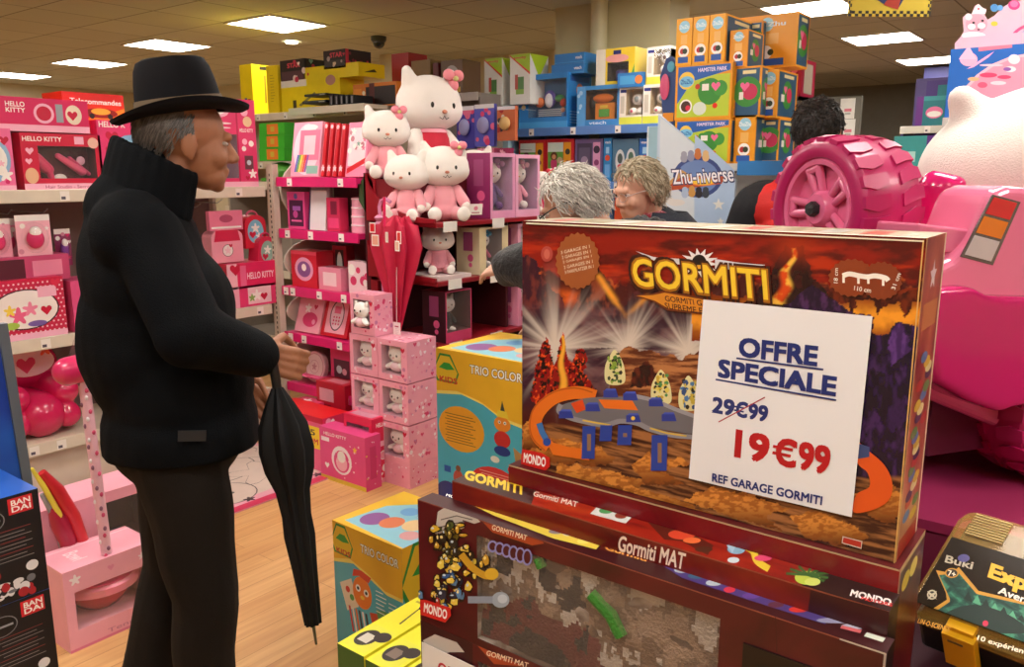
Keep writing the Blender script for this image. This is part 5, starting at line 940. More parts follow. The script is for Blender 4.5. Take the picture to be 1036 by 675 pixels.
def b_art(c1, c2, c3, scale=14, stretch=(1, 1, 1)):
    def f(nt, b):
        tc = nt.nodes.new('ShaderNodeTexCoord'); mp = nt.nodes.new('ShaderNodeMapping'); mp.inputs['Scale'].default_value = stretch; nt.links.new(tc.outputs['Object'], mp.inputs[0])
        nz = nt.nodes.new('ShaderNodeTexNoise'); nz.inputs['Scale'].default_value = scale; nz.inputs['Detail'].default_value = 6; nz.inputs['Distortion'].default_value = .8; nt.links.new(mp.outputs[0], nz.inputs[0])
        r = ramp(nt, [(.3, c1), (.5, c2), (.7, c3)]); nt.links.new(nz.outputs[0], r.inputs[0]); nt.links.new(r.outputs[0], b.inputs['Base Color'])
    return f
lava = node_mat('printed_lava_landscape', b_lava, .3); 
rock_o = node_mat('printed_orange_rock', b_art('#7a3c14', '#b8642a', '#d8883c', 30, (1, 1, 2.5)), .3); rock_d = node_mat('printed_dark_rock', b_art('#2a0f10', '#4c2016', '#6c3018', 22, (1, 1, 1.6)), .3)
rock_p = node_mat('printed_purple_rock', b_art('#22102c', '#361848', '#48225c', 16), .3); desert = node_mat('printed_desert', b_art('#6a3a20', '#8a5230', '#a86c42', 18, (1, 1, 5)), .3)
mist = node_mat('printed_mist', b_art('#5c3c3c', '#8c706a', '#b8a498', 11, (1, 1, .5)), .3); fireR = node_mat('printed_fire_red', b_art('#7a1010', '#a81814', '#e0601c', 40), .3)
skyr = node_mat('printed_red_sky', b_art('#7c140e', '#a41c10', '#c02a12', 7, (1, 1, 3)), .3); maroon = node_mat('printed_maroon', b_art('#3a0c10', '#521218', '#641a1c', 6), .28)
oro = node_mat('printed_ember', b_art('#a8400e', '#d8741a', '#f0a02c', 20), .3)
plain_top = M('#d9cdb0', .25)
GZ, GH = .995, .427
# printed cover picture: smooth colours on a fine grid of the box front
_rng = np.random.RandomState(11); _tab = _rng.rand(256, 256)
def vnoise(x, y):
    xi = np.floor(x).astype(int); yi = np.floor(y).astype(int); fx = x-xi; fy = y-yi; fx = fx*fx*(3-2*fx); fy = fy*fy*(3-2*fy)
    g = lambda a, b: _tab[a % 256, b % 256]
    return (g(xi, yi)*(1-fx)+g(xi+1, yi)*fx)*(1-fy)+(g(xi, yi+1)*(1-fx)+g(xi+1, yi+1)*fx)*fy
def fbm(x, y, o=5):
    r = 0; a = .5; t = 0
    for k in range(o): r = r+a*vnoise(x*2**k+k*17.3, y*2**k+k*9.1); t += a; a *= .5
    return r/t
def inpoly(x, y, P):
    m = np.zeros(x.shape, bool); n = len(P)
    for i in range(n):
        x0, y0 = P[i-1]; x1, y1 = P[i]
        if y0 == y1: continue
        m ^= ((y0 > y) != (y1 > y)) & (x < (x1-x0)*(y-y0)/(y1-y0)+x0)
    return m
def paint_cover(x, y):
    C = lambda h: np.array(hexl(h))[None, :]
    sm = lambda a, b, v: np.clip((v-a)/(b-a), 0, 1)**2*(3-2*np.clip((v-a)/(b-a), 0, 1))
    mix = lambda A, B, m: A*(1-m[:, None])+B*m[:, None]
    n1 = fbm(x/38, y/13); n2 = fbm(x/9+5, y/7+3); n3 = fbm(x/60+9, y/9, 6); n4 = fbm(x/4, y/4)
    wx = x+(n2-.5)*9; wy = y+(fbm(x/8+31, y/8+7)-.5)*9
    top = 224+(x-533)*.045
    d = y-top
    col = np.repeat(C('#8c1a0e'), len(x), 0)
    col = mix(col, C('#3c0c0c'), sm(.42, .68, n1)*.8); col = mix(col, C('#c8340f'), sm(.5, .72, n3)*.7*sm(0, 30, d)); col = mix(col, C('#5c100c'), 1-sm(0, 14, d))
    # distant ridges
    r1 = 292-26*np.abs(fbm(x/30, x*0+2)-.5)*2-8*fbm(x/7, x*0+4)
    col = mix(col, C('#4a1616'), sm(-2, 3, wy-r1)); col = mix(col, C('#b85020'), sm(-1, 1, wy-r1)*(1-sm(2, 7, wy-r1))*sm(.4, .7, n2))
    g = np.exp(-(((x-560)/26)**2+((y-303)/9)**2)); col = mix(col, C('#e0601a'), np.clip(g*1.2*n2*1.8, 0, 1))
    def mount(P, base, lite, k=1.0):
        nonlocal col
        m = inpoly(wx, wy, P); f = fbm(x/5+P[0][0], y/11); c = mix(np.repeat(C(base), len(x), 0), C(lite), sm(.42, .7, f)*k); col = np.where(m[:, None], c, col)
    mount([(520, 262), (532, 256), (540, 262), (552, 284), (566, 300), (576, 326), (520, 340)], '#3a1624', '#6c2c28')
    mount([(570, 335), (590, 292), (597, 268), (606, 270), (618, 292), (632, 312), (650, 330)], '#2c0f16', '#8a3c20')
    mount([(628, 320), (640, 296), (660, 282), (690, 294), (712, 312), (712, 330)], '#341420', '#5c2428')
    for (a, b, w_) in (((606, 280), (622, 304), 3.0), ((612, 290), (640, 330), 2.2), ((655, 300), (636, 318), 2.5)):
        t = np.clip(((x-a[0])*(b[0]-a[0])+(y-a[1])*(b[1]-a[1]))/((b[0]-a[0])**2+(b[1]-a[1])**2), 0, 1); dd = np.hypot(x-a[0]-t*(b[0]-a[0]), y-a[1]-t*(b[1]-a[1])); col = mix(col, C('#f0a030'), np.exp(-(dd/w_)**2)*.9)
    # purple haze under the ridges
    hz = sm(300, 326, y+(n2-.5)*14)*(1-sm(395, 425, y))*(x < 720); col = mix(col, mix(np.repeat(C('#33182c'), len(x), 0), C('#6c4a50'), sm(.4, .65, n1)), hz*.9)
    # bursts of pale light
    for bx_, by_, q_ in ((562, 352, 1.0), (634, 352, .85), (696, 356, .8)):
        an = np.arctan2(y-by_, x-bx_); rr = np.hypot((x-bx_), (y-by_)*.9); ray = .55+.9*fbm(an*7+bx_, an*0+bx_, 3)**2*1.6
        L = 25*q_*ray*np.where(y < by_, 1.25, .9); m = np.exp(-(rr/L)**2.2); col = mix(col, C('#d8ccc0'), np.clip(m*.95, 0, .93))
    # mesa
    m = inpoly(wx, wy, [(616, 400), (620, 362), (634, 350), (662, 356), (690, 364), (712, 350), (712, 420), (616, 420)]); c = mix(np.repeat(C('#5c2c1c'), len(x), 0), C('#b87848'), sm(.35, .7, fbm(x/24, y/3.5))); col = np.where(m[:, None], c, col)
    mount([(636, 392), (640, 376), (652, 366), (668, 378), (664, 392)], '#2c1012', '#5c2418')
    # right side: lava fields and volcano
    R = (x > 700)
    pl = R & (wy > 296+6*np.sin(x/19)) & (y < 345); c = mix(np.repeat(C('#7c2410'), len(x), 0), C('#f09c28'), np.clip(np.exp(-((y-322)/13)**2)*1.1*(.5+n2), 0, 1)); col = np.where(pl[:, None], c, col)
    mount([(826, 302), (845, 292), (862, 296), (885, 288), (910, 296), (935, 290), (935, 305), (922, 306), (917, 320), (909, 306), (898, 306), (889, 320), (884, 306), (868, 305), (864, 318), (856, 306), (830, 310)], '#3a100c', '#6c2410')
    mount([(740, 320), (764, 296), (780, 278), (790, 256), (794, 248), (800, 251), (806, 252), (813, 249), (816, 264), (826, 284), (845, 306), (850, 322)], '#240a0e', '#3c1414')
    gl = np.exp(-((x-804)/22)**2-((y-250)/14)**2); col = mix(col, C('#e8481a'), gl*.35)
    tt = np.clip((y-252)/52, 0, 1); cx_ = 803-tt*14+3*np.sin(y/5); ww = 2+tt*5.5; m = np.exp(-((x-cx_)/ww)**4)*((y > 251) & (y < 308)); col = mix(col, mix(np.repeat(C('#d84a14'), len(x), 0), C('#f8c048'), sm(.4, .6, n2)), m*.95)
    mount([(776, 318), (800, 306), (820, 288), (840, 303), (862, 316), (884, 322), (884, 345), (776, 330)], '#24102c', '#4c2858')
    mount([(872, 334), (896, 340), (904, 324), (913, 327), (940, 332), (930, 520), (905, 500), (866, 505), (856, 470), (870, 400)], '#1c0c2a', '#3c2058')
    mount([(905, 326), (912, 327), (922, 352), (900, 372), (898, 348)], '#3a1e58', '#5c3480'); mount([(882, 372), (908, 384), (922, 420), (902, 440), (876, 408)], '#180a24', '#30184a')
    # foreground ground with strata
    ge = 428+6*fbm(x/20, x*0)+(x > 860)*52
    gm = sm(-3, 3, y-ge); st = fbm(x/40+y/30, y/3.2-x*.075, 5); c = mix(np.repeat(C('#3c1c14'), len(x), 0), C('#a0683c'), sm(.32, .68, st)); col = mix(col, c, gm)
    for q in ([(532, 455), (545, 448), (575, 443), (605, 452), (622, 462), (612, 472), (560, 468)], [(565, 468), (610, 476), (655, 488), (640, 500), (560, 482)], [(640, 470), (655, 458), (700, 468), (672, 478), (694, 492), (650, 490)], [(690, 505), (720, 493), (760, 500), (800, 515), (775, 520), (790, 537), (740, 524)], [(800, 522), (830, 518), (860, 530), (880, 545), (850, 554), (810, 542)], [(865, 500), (900, 488), (918, 505), (905, 532), (880, 522)], [(600, 480), (625, 476), (640, 492), (700, 510), (740, 532), (690, 520)], [(528, 430), (536, 426), (548, 440), (566, 452), (528, 454)], [(720, 530), (760, 536), (800, 552), (760, 552)]):
        ys0 = min(p[1] for p in q); ys1 = max(p[1] for p in q); m = inpoly(wx, wy, q); c = mix(mix(np.repeat(C('#d88c3c'), len(x), 0), C('#5c2c14'), sm(.2, 1.0, (y-ys0)/(ys1-ys0+1))), C('#8c4a1c'), sm(.45, .6, fbm(x/5, y/2.2))*.7); col = np.where(m[:, None], c, col)
    # red fortress
    F_ = [(536, 404), (541, 374), (546, 356), (552, 342), (557, 350), (560, 370), (564, 362), (566, 345), (569, 336), (572, 346), (575, 362), (580, 368), (583, 352), (590, 352), (594, 364), (590, 378), (598, 386), (603, 396), (590, 400), (560, 408), (546, 412)]
    m = inpoly(x+(n4-.5)*6, y+(n2-.5)*6, F_); c = mix(mix(np.repeat(C('#8c1212'), len(x), 0), C('#240608'), sm(.5, .6, fbm(x/3, y/4))), C('#e8501c'), sm(.6, .7, fbm(x/2.5+40, y/3))); col = np.where(m[:, None], c, col)
    m = np.exp(-((x-569-1.5*np.sin(y/6))/(1.3+(y-340)*.05))**4)*((y > 340) & (y < 398)); col = mix(col, C('#f4b038'), np.clip(m, 0, 1)*.95)
    return np.clip(col, 0, 1)
COVER = {}
def cover_grid(f):
    nx, ny = 420, 300; u = np.linspace(0, 1, nx+1); v = np.linspace(0, 1, ny+1); U, V = np.meshgrid(u, v); U = U.ravel(); V = V.ravel(); f.k = 7
    O = np.array(f.P(0, 0)); du = np.array(f.U*f.w); dv = np.array(f.V*f.h); P = O+U[:, None]*du+V[:, None]*dv
    Wd = np.array(f.W); Pw = P@Wd[:3, :3].T+Wd[:3, 3]-np.array(C0); r = np.array(RGT); fw = np.array((-math.sin(YAW)*math.cos(PITCH), math.cos(YAW)*math.cos(PITCH), -math.sin(PITCH))); up = np.cross(r, fw)
    z = Pw@fw; x = 518+FPX*(Pw@r)/z; y = 337.5-FPX*(Pw@up)/z
    COVER['i'] = len(f.mb.v); COVER['c'] = paint_cover(x, y)
    a = np.arange(nx*ny); j_, i_ = a//nx, a % nx; q = j_*(nx+1)+i_
    f.mb.add([tuple(p) for p in P.tolist()], np.stack([q, q+1, q+nx+2, q+nx+1], 1).tolist(), cover_mat)
def b_cover(nt, b):
    a = nt.nodes.new('ShaderNodeAttribute'); a.attribute_name = 'print'; nt.links.new(a.outputs['Color'], b.inputs['Base Color'])
cover_mat = node_mat('printed_cover', b_cover, .27)
def garage_front(f):
    D = f.draw
    cover_grid(f)
    # generic rock creatures as heaps of stones
    for x, y, cs in ((622, 372, ('#4c7a2c', '#8aa83c', '#2a3c20')), (669, 392, ('#c8a838', '#4c8a4c', '#e0d060')), (697, 398, ('#4c7ab0', '#c8b040', '#2c4a80'))):
        rnd = random.Random(x); D([('ps', [(x-8, y+16), (x-10, y), (x-5, y-12), (x, y-18), (x+6, y-10), (x+10, y+2), (x+9, y+16)], '#e0d8a0')])
        for k in range(38): D([('pp', [(x+ox+a*math.cos(t), y+oy+b*math.sin(t)) for t in (0, 1.3, 2.4, 3.6, 5)], cs[k % 3] if k % 4 else '#1c1810') for ox, oy, a, b in [(rnd.uniform(-6.5, 6.5), rnd.uniform(-14, 14), rnd.uniform(1, 3), rnd.uniform(1, 3.5))]])
    # track
    D([('lp', [(603, 401), (585, 397), (562, 402), (547, 415), (542, 428), (545, 442), (556, 452)], 13, '#e0701c'), ('lp', [(600, 397), (582, 392.5), (560, 397), (542, 411), (536.5, 428), (540, 444), (552, 456)], 1.5, '#b85410'), ('pp', [(552, 445), (575, 452), (592, 454), (597, 466), (560, 460)], '#e0701c')])
    D([('ps', [(566, 412), (580, 406), (600, 402), (640, 402), (680, 412), (706, 424), (703, 438), (680, 436), (650, 430), (632, 424), (610, 428), (585, 424), (572, 420)], '#6c6a70')])
    D([('lp', [(568, 409), (566, 416), (576, 422), (590, 426), (612, 430), (628, 426), (645, 428), (658, 434), (680, 440), (702, 442)], 5, '#8a8890'), ('lp', [(590, 425), (600, 427), (618, 430)], 1.6, '#d8b840'), ('lp', [(658, 433), (675, 438), (695, 441)], 1.6, '#d8b840')])
    D([('lp', [(640, 400), (662, 405), (684, 414), (706, 422)], 4, '#9a98a0'), ('pp', [(606, 404), (640, 405), (646, 415), (612, 413)], '#e4701c'), ('pp', [(578, 408), (590, 404), (593, 414), (584, 418)], '#d84818')])
    for x, y in ((618, 399), (638, 402), (600, 413), (664, 408), (677, 423), (573, 420), (641, 424)): D([('pp', [(x-7, y-4), (x+6, y-4), (x+8, y+3), (x-7, y+3)], '#2a3a94'), ('pp', [(x-6, y-4), (x-4, y-6), (x+5, y-6), (x+6, y-4)], '#4658b8')])
    D([('ep', 641, 423, 2, 2, '#e8c83c')])
    for x0, x1, y0, y1 in ((590, 603, 431, 464), (608, 620, 430, 446), (626, 640, 430, 450), (660, 676, 440, 476)):
        D([('pp', [(x0, y0), (x1, y0), (x1-1, y1), (x0-1, y1)], '#24409c'), ('pp', [((x0+x1)/2-2, y0+8), ((x0+x1)/2+2, y0+8), ((x0+x1)/2+2, y1-8), ((x0+x1)/2-2, y1-8)], '#8a6a50')])
    D([('lp', [(546, 428), (549, 437), (553, 444)], 6, '#3a70b0'), ('ep', 554, 447, 4, 4, '#2448a0')])
    D([('ps', [(866, 446), (878, 455), (895, 470), (903, 488), (900, 505), (885, 515), (864, 518), (867, 500), (880, 492), (878, 478), (868, 468)], '#e0581c'), ('pp', [(868, 448), (880, 452), (880, 462), (868, 464)], '#3a4c80')])
    # round badge, title, banner, measures
    D([('pp', [(585+(21+1.6*(k % 2))*math.cos(2*PI*k/44), 264+(27+2*(k % 2))*math.sin(2*PI*k/44)) for k in range(44)], '#9c5428')])
    for k, t in enumerate(('3 GARAGE IN 1', '2 GARAGES EN 1', '2 GARAJES EN 1', '2 GARAGES IN 1', '3 PARKPLATZER IN 1')):
        D([('tp', t, (568+k*1, 254+k*5), (597+k*1, 247.5+k*5), (568.3+k*1, 257.2+k*5), '#f2dcc0')])
    D([('ep', 554, 257, 6, 8, '#b04438'), ('ep', 554, 257, 3, 5, '#c86858')])
    star = [(708+(20 if k % 2 == 0 else 11)*math.cos(2*PI*k/28+.1), 266+(15 if k % 2 == 0 else 9)*math.sin(2*PI*k/28+.1)) for k in range(28)]
    D([('pp', star, '#e8e0e0'), ('pp', [(644, 254), (662, 260), (692, 262), (693, 268), (665, 265)], '#d8d4d8'), ('pp', [(724, 262), (750, 266), (775, 268), (752, 273), (724, 272)], '#d8d4d8'), ('ep', 708, 266, 7.5, 8.5, '#1c1414'), ('pp', [(702, 268), (714, 268), (713, 272), (704, 272)], '#e8a82c')])
    f.text3('GORMITI', (637, 259), (777, 272), (640, 291), '#3c1408', .09); f.text3('GORMITI', (639, 260.5), (776, 273), (641.5, 289.5), '#a86a10', .055); f.text3('GORMITI', (640, 261.5), (775, 273.5), (642.5, 288.3), '#f0ca34', .02)
    D([('pp', [(643, 299), (660, 297), (672, 294), (712, 301), (712, 318), (676, 314), (662, 305)], '#6c2c0c'), ('pp', [(645, 299), (661, 298.5), (673, 296), (712, 303), (712, 316), (677, 312), (663, 304)], '#d88a28')])
    f.text3('GORMITI GARAGE', (673, 299), (735, 307), (674, 304.5), '#3c1410', .02); f.text3('SUPREME ECLIPSE', (673, 306), (735, 315), (674, 312), '#3c1410', .02)
    D([('pp', [(862+(22+1.6*(k % 2))*math.cos(2*PI*k/40), 281+(18+1.6*(k % 2))*math.sin(2*PI*k/40)) for k in range(40)], '#8c3c1a'), ('pp', [(892+(20+1.6*(k % 2))*math.cos(2*PI*k/40), 284+(18+1.6*(k % 2))*math.sin(2*PI*k/40)) for k in range(40)], '#84381a')])
    D([('lp', [(853, 279), (860, 277), (870, 279), (878, 280), (886, 279), (896, 281), (899, 284)], 5, '#f6efe4')]+[('lp', [(x, y), (x, y+7)], 2.5, '#f6efe4') for x, y in ((854, 279), (869, 280), (879, 280), (894, 282))])
    f.text3('110 cm', (865, 289), (882, 291.5), (864.5, 293.5), '#f6efe4', .01); f.text3('18 cm', (844, 286), (844.5, 271), (848, 286.5), '#f6efe4', .01); f.text3('31 cm', (902, 292), (908, 276), (906, 293), '#f6efe4', .01)
    # maker's mark, code box outline, worn corner
    D([('pp', [(529, 454), (549, 458), (557, 463), (557, 472), (551, 477), (527, 470)], '#d0201c')]); f.text3('MONDO', (531, 458), (553, 463), (530.5, 467), '#f8f0ec', .04)
    D([('pp', [(853, 542), (873, 547), (872, 555), (852, 549)], '#d8c8b8'), ('pp', [(854, 543.2), (872, 547.8), (871.4, 553.6), (853, 548.4)], '#b83024')])
    D([('pp', [(934, 243), (935.5, 243), (906, 571), (904.5, 571)], '#d8a860'), ('lp', [(533, 225.8), (935, 244)], 1.5, '#e8dcc0')])
garage = carton('toy_box', 'large volcano landscape game box bearing the white price sheet', 'toy box', None, -.822, -.208, 1.1, 1.225, GZ+.001, GZ+GH, base=lava, cols={'+X': node_mat('printed_side', b_art('#6c2c20', '#a85c3a', '#c89060', 9, (1, 1, .6)), .3), '+Z': plain_top, '-X': maroon, '+Y': maroon}, faces={'-Y': garage_front,
   '+X': lambda f: (f.draw([('r', 0, 0, 1, .06, '#a82418'), ('r', .0, 0, .05, 1, '#d8b070'), ('r', .93, 0, 1, 1, '#e8d8b8'), ('s', .5, .88, .05, '#e8dce4'), ('r', .15, .72, .85, .8, '#c07c48')]+[('e', .25+.5*random.Random(k).random(), .1+.55*k/26, .16, .018, ('#d8b83c', '#4c7ab0', '#5c8a4c', '#b84030', '#2c3050', '#e8dca0')[k % 6]) for k in range(26)])),
   '+Z': [('r', 0, .93, 1, 1, '#a89c80'), ('r', 0, 0, 1, .1, '#efe6d0')]+[('r', .05+.09*k, .2, .1+.09*k, .8, ('#c0503c', '#8a7a50', '#a8a8a0')[k % 3]) for k in range(10)]})
_at = garage.data.attributes.new('print', 'FLOAT_COLOR', 'POINT'); _cc = np.ones((len(garage.data.vertices), 4), np.float32); _cc[COVER['i']:COVER['i']+len(COVER['c']), :3] = COVER['c']; _at.data.foreach_set('color', _cc.ravel())
# the taped white price sheet
def price_sheet():
    Wm = Matrix.Translation((0, 1.0962, 0)); mb = MB()
    cs = [atY(*q, 1.0962) for q in ((712, 303), (883, 320), (862, 523), (697, 484))]
    x0 = cs[3].x; z0 = cs[3].z; n = 14; vs = []; fs = []
    for j in range(n+1):
        for i in range(n+1):
            u, v = i/n, j/n; p = (cs[3]*(1-u)+cs[2]*u)*(1-v)+(cs[0]*(1-u)+cs[1]*u)*v
            vs.append((p.x, 1.0962-.0006-.003*max(0, (u-.75))*4*max(0, .3-v)-.001*math.sin(u*3+v*2)**2, p.z))
    for j in range(n):
        for i in range(n): a = j*(n+1)+i; fs.append((a, a+1, a+n+2, a+n+1))
    mb.add(vs, fs, M('#e9eaee', .45, .01)); 
    f = Face(mb, (-.6, 1.0946, .9), (1, 0, 0), (0, 0, 1), .5, .5); f.k = 0
    nv, rd = '#1f2f74', '#b81420'
    f.text3('OFFRE', (749, 342), (827, 351), (748, 360), nv, .055); D = f.draw; D([('lp', [(745, 362.5), (833, 374)], 1.8, nv)])
    f.text3('SPECIALE', (728, 364), (846, 382), (727, 381), nv, .055); D([('lp', [(724, 384), (846, 405)], 1.8, nv)])
    f.text3('29', (722, 402), (743, 405.6), (720.7, 417), nv, .05); f.text3('C', (746, 406.2), (756.5, 408), (744.7, 421), nv, .05); D([('lp', [(743, 411.3), (753.5, 413.2)], 1.7, nv), ('lp', [(742.7, 415), (752.5, 416.8)], 1.7, nv)]); f.text3('99', (758.5, 408.4), (777, 411.5), (757.2, 423.4), nv, .05); D([('lp', [(727, 427), (774, 402)], 1.2, '#a83048')])
    f.text3('19', (746, 435.4), (778, 441.4), (744, 461.6), rd, .05); f.text3('C', (787, 443.1), (806, 446.7), (785, 469.3), rd, .05); D([('lp', [(782, 451.6), (802, 455.4)], 3, rd), ('lp', [(781.5, 458), (800, 461.6)], 3, rd)]); f.text3('99', (810, 447.4), (840, 453), (808, 473.6), rd, .05)
    f.text3('REF GARAGE GORMITI', (721, 479), (832, 502.5), (720.5, 487), nv, .04)
    o = mb.build('price_sheet', recalc=False); tag(o, 'white price sheet reading OFFRE SPECIALE 19\u20ac99 on the volcano box', 'sign')
price_sheet()
# box C under the garage box
carton('toy_box', 'dark red box lying flat directly under the volcano landscape box', 'toy box', 'dark red mat boxes', -.84, -.199, 1.085, 1.24, .91, GZ, base=maroon, cols={'-Y': node_mat('printed_red', b_art('#5c0c10', '#74121a', '#861a18', 5), .25)},
       faces={'+X': [('r', 0, .9, 1, 1, '#c8b080'), ('e', .3, .6, .15, .15, '#d8c03c'), ('e', .6, .62, .15, .15, '#e8d870'), ('r', 0, 0, .05, 1, '#c89070')], '-Y': [('r', 0, .97, 1, 1, '#b89878')]})
# box B (standing on its long edge) and boxes A, D
BX0, BX1 = -.925, -.196
redtop = node_mat('printed_red_top', b_art('#7a1610', '#a02414', '#b8401c', 7, (1, 3, 1)), .28); redfront = node_mat('printed_red_front', b_art('#4c0c0c', '#6c1410', '#8c2414', 6, (1, 1, 2)), .28)
def b_top(f):
    D = f.draw; D([('r', 0, 0, .13, 1, '#2c1012'), ('p', [(.0, 0), (.24, 0), (.2, 1), (0, 1)], '#3a1412'), ('r', .85, 0, 1, 1, '#2a1614')])
    D([('pp', [(473, 478), (482, 474), (528, 490), (528, 500), (505, 494)], '#3c1810')]); f.text3('GORMITI', (472, 476), (528, 491), (470, 484.5), '#e8c42c', .05); D([('ep', 502, 482, 5, 2, '#d8dce0')])
    f.text3('Gormiti MAT', (541, 497), (585, 508), (539, 502), '#f0e0d0', .02)
    D([('pp', [(606, 511), (641, 521), (633, 530), (597, 520)], '#d8dcd8'), ('ep', 613, 517, 7, 3, '#4c9a58'), ('ep', 628, 522, 6, 3, '#8c3c2c'), ('lp', [(604, 521), (622, 526)], 1.4, '#c8d0d0')])
    D([('pp', [(655, 528), (700, 540), (722, 552), (716, 562), (690, 548), (672, 546)], '#5c1c10'), ('ep', 690, 541, 14, 5, '#d8482c'), ('ep', 700, 547, 9, 3, '#e8703c'), ('ep', 712, 556, 9, 3, '#4c2818')])
    D([('ep', 745, 556, 9, 5, '#88b0cc'), ('lp', [(752, 552), (762, 558), (766, 568), (778, 576)], 7, '#e8c83c'), ('ep', 772, 565, 9, 3, '#e04a78'), ('ep', 742, 567, 6, 3, '#c8d8e0')])
    D([('ep', 817, 585, 13, 7, '#b8cc4c')]+[('lp', [(817, 582), (817+22*math.cos(a), 584+10*math.sin(a)-2)], 2.4, '#3a6a34') for a in (-3.0, -2.5, -2.0, -1.4, -.8, -.2, .3, .7)]+[('ep', 822, 589, 8, 4, '#d0dc70')])
    D([('pp', [(735, 552), (745, 551), (741, 560)], '#a8c8e0')]); f.text3('MONDO', (862, 597), (902, 607), (860, 603), '#f6eeea', .05); f.text3('MOTORS', (872, 604), (903, 611), (871, 607), '#d02a24', .04)
def b_front(f):
    D = f.draw; D([('r', 0, .992, 1, 1, '#8c4a38'), ('r', .985, 0, .9875, 1, '#1c0c0c'), ('p', [(.9965, .2), (1, .2), (1, 1), (.9965, 1)], '#c8bcb0')]); f.text3('Gormiti MAT', (627, 542), (694, 560.5), (625, 557), '#f2dcc8', .03)
    D([('pp', [(820, 597), (903, 620), (908, 660), (815, 640)], '#3a1014')])
zB = .962
boxB = carton('toy_box', 'red box standing on edge with MAT lettering, behind the windowed box', 'toy box', 'dark red mat boxes', BX0, BX1, 1.03, 1.084, .72, zB, base=maroon, cols={'+Z': redtop, '-Y': redfront, '+X': '#1c1012'}, faces={'+Z': b_top, '-Y': b_front})
zAt = .928; AX0, AX1 = -.972, -.187; AY0, AY1 = .99, 1.029
matm = node_mat('toy_landscape_mat', b_art('#1f1a18', '#5e4a3c', '#c4bab0', 11, (1, 1, 1.2)), .8, )
def jag(rnd, x, y, a, b):
    n = 7; return [(x+a*rnd.uniform(.55, 1.1)*math.cos(2*PI*k/n), y+b*rnd.uniform(.55, 1.1)*math.sin(2*PI*k/n)) for k in range(n)]
def a_front(f):
    D = f.draw
    D([('r', 0, .992, 1, 1, '#8c4a3c'), ('p', [(.9965, .3), (1, .3), (1, 1), (.9965, 1)], '#a89c94'), ('r', .93, .99, 1, 1, '#c0b4a8'), ('lp', [(538, 534), (784, 607), (786, 660)], 1.2, '#3c0c10')])
    D([('pp', [(443, 518), (452, 512), (466, 514), (478, 520), (486, 528), (480, 530), (468, 526), (470, 534), (460, 538), (450, 542), (440, 540)], '#c4bcb4'), ('lp', [(446, 526), (462, 522), (478, 526)], 1.2, '#6c6460'), ('lp', [(444, 534), (458, 530), (470, 528)], 1.2, '#6c6460')])
    # heap of armour and stones in gold, red and blue (no character)
    rnd = random.Random(5)
    for k in range(110):
        y = rnd.uniform(530, 622); c0 = 455-(y-530)*.05; x = c0+rnd.gauss(0, 10)+(8 if 560 < y < 600 else 0)
        c = rnd.choice(['#d8b030', '#c89a28', '#e8cc50', '#7a6a20', '#2c2418', '#4c5a28'] if y < 570 else ['#b83424', '#2c5c9c', '#5c88b8', '#d8b030', '#2c2c40', '#e8cc50'])
        a_, b_ = rnd.uniform(2, 6), rnd.uniform(2, 6.5); D([('pp', jag(rnd, x, y, a_+1.2, b_+1.2), '#20100c'), ('pp', jag(rnd, x, y, a_, b_), c), ('pp', jag(rnd, x-a_*.3, y-b_*.3, a_*.4, b_*.35), '#f0e090' if k % 3 else '#c8d8e8')])
    D([('lp', [(468, 560), (480, 574), (494, 582), (503, 578)], 7, '#c89a28'), ('ep', 499, 580, 7, 6, '#d8b030'), ('ep', 508, 606, 9, 8, '#9aa8b8'), ('lp', [(475, 606), (500, 606)], 7, '#8894a8'), ('ep', 510, 605, 5, 4.5, '#c0ccd8')])
    D([('pp', [(488, 525), (495, 527), (545, 541), (552, 549), (540, 551), (500, 538)], '#a84420')]); f.text3('GORMITI MAT', (500, 530), (535, 541), (499, 535), '#f0dcc0', .02)
    for k in range(6): D([('ep', 500+k*7, 552+k*2.2, 5, 6+k*.5, '#8c8cc8'), ('ep', 500+k*7, 552+k*2.2, 3.4, 4+k*.5, '#4c1418')])
    D([('pp', [(427, 606), (432, 606), (457, 614), (458, 622), (452, 629), (427, 621)], '#d0201c')]); f.text3('MONDO', (431, 609), (454, 616.5), (430.5, 618), '#f8f0ec', .04)
def a_top(f):
    D = f.draw; D([('pp', [(444, 500), (452, 496), (478, 503), (482, 508), (474, 510)], '#d0201c')]); f.text3('MONDO', (452, 499.5), (474, 505.5), (451, 502), '#f8f0ec', .03)
    D([('pp', [(480, 512), (492, 509), (545, 522), (612, 546), (603, 556), (560, 545), (500, 522)], '#e8d050')]+[('ep', x, y, r, 2.5, c) for x, y, r, c in ((490, 513, 7, '#d89028'), (505, 517, 6, '#4c6a28'), (520, 522, 7, '#e8c040'), (540, 528, 5, '#8a6a28'), (563, 538, 8, '#8a8090'), (575, 540, 6, '#e8e0d0'), (590, 548, 6, '#f0e070'))])
    D([('pp', [(612, 548), (665, 562), (660, 570), (606, 556)], '#5a1c14')]); f.text3('Gormiti', (614, 551), (655, 563), (612, 556), '#e8a050', .04)
    D([('pp', [(670, 572), (690, 570), (760, 592), (840, 622), (835, 632), (760, 608), (690, 585)], '#4c3c80')]+[('ep', x, y, r, 3, c) for x, y, r, c in ((690, 577, 8, '#a8b8c8'), (705, 583, 9, '#3c6a88'), (722, 590, 8, '#b8c8d0'), (738, 597, 6, '#d83a4c'), (760, 603, 9, '#6c4aa0'), (785, 612, 8, '#5c2c3c'), (808, 617, 10, '#d8382c'), (850, 628, 24, '#9a98b8'), (865, 634, 14, '#b8b8cc'))])
    D([('pp', [(852, 633), (872, 638), (870, 641), (850, 636)], '#d8686c'), ('pp', [(877, 640), (896, 646), (893, 650), (874, 644)], '#d8e0d0')])
def win_cols(f): pass
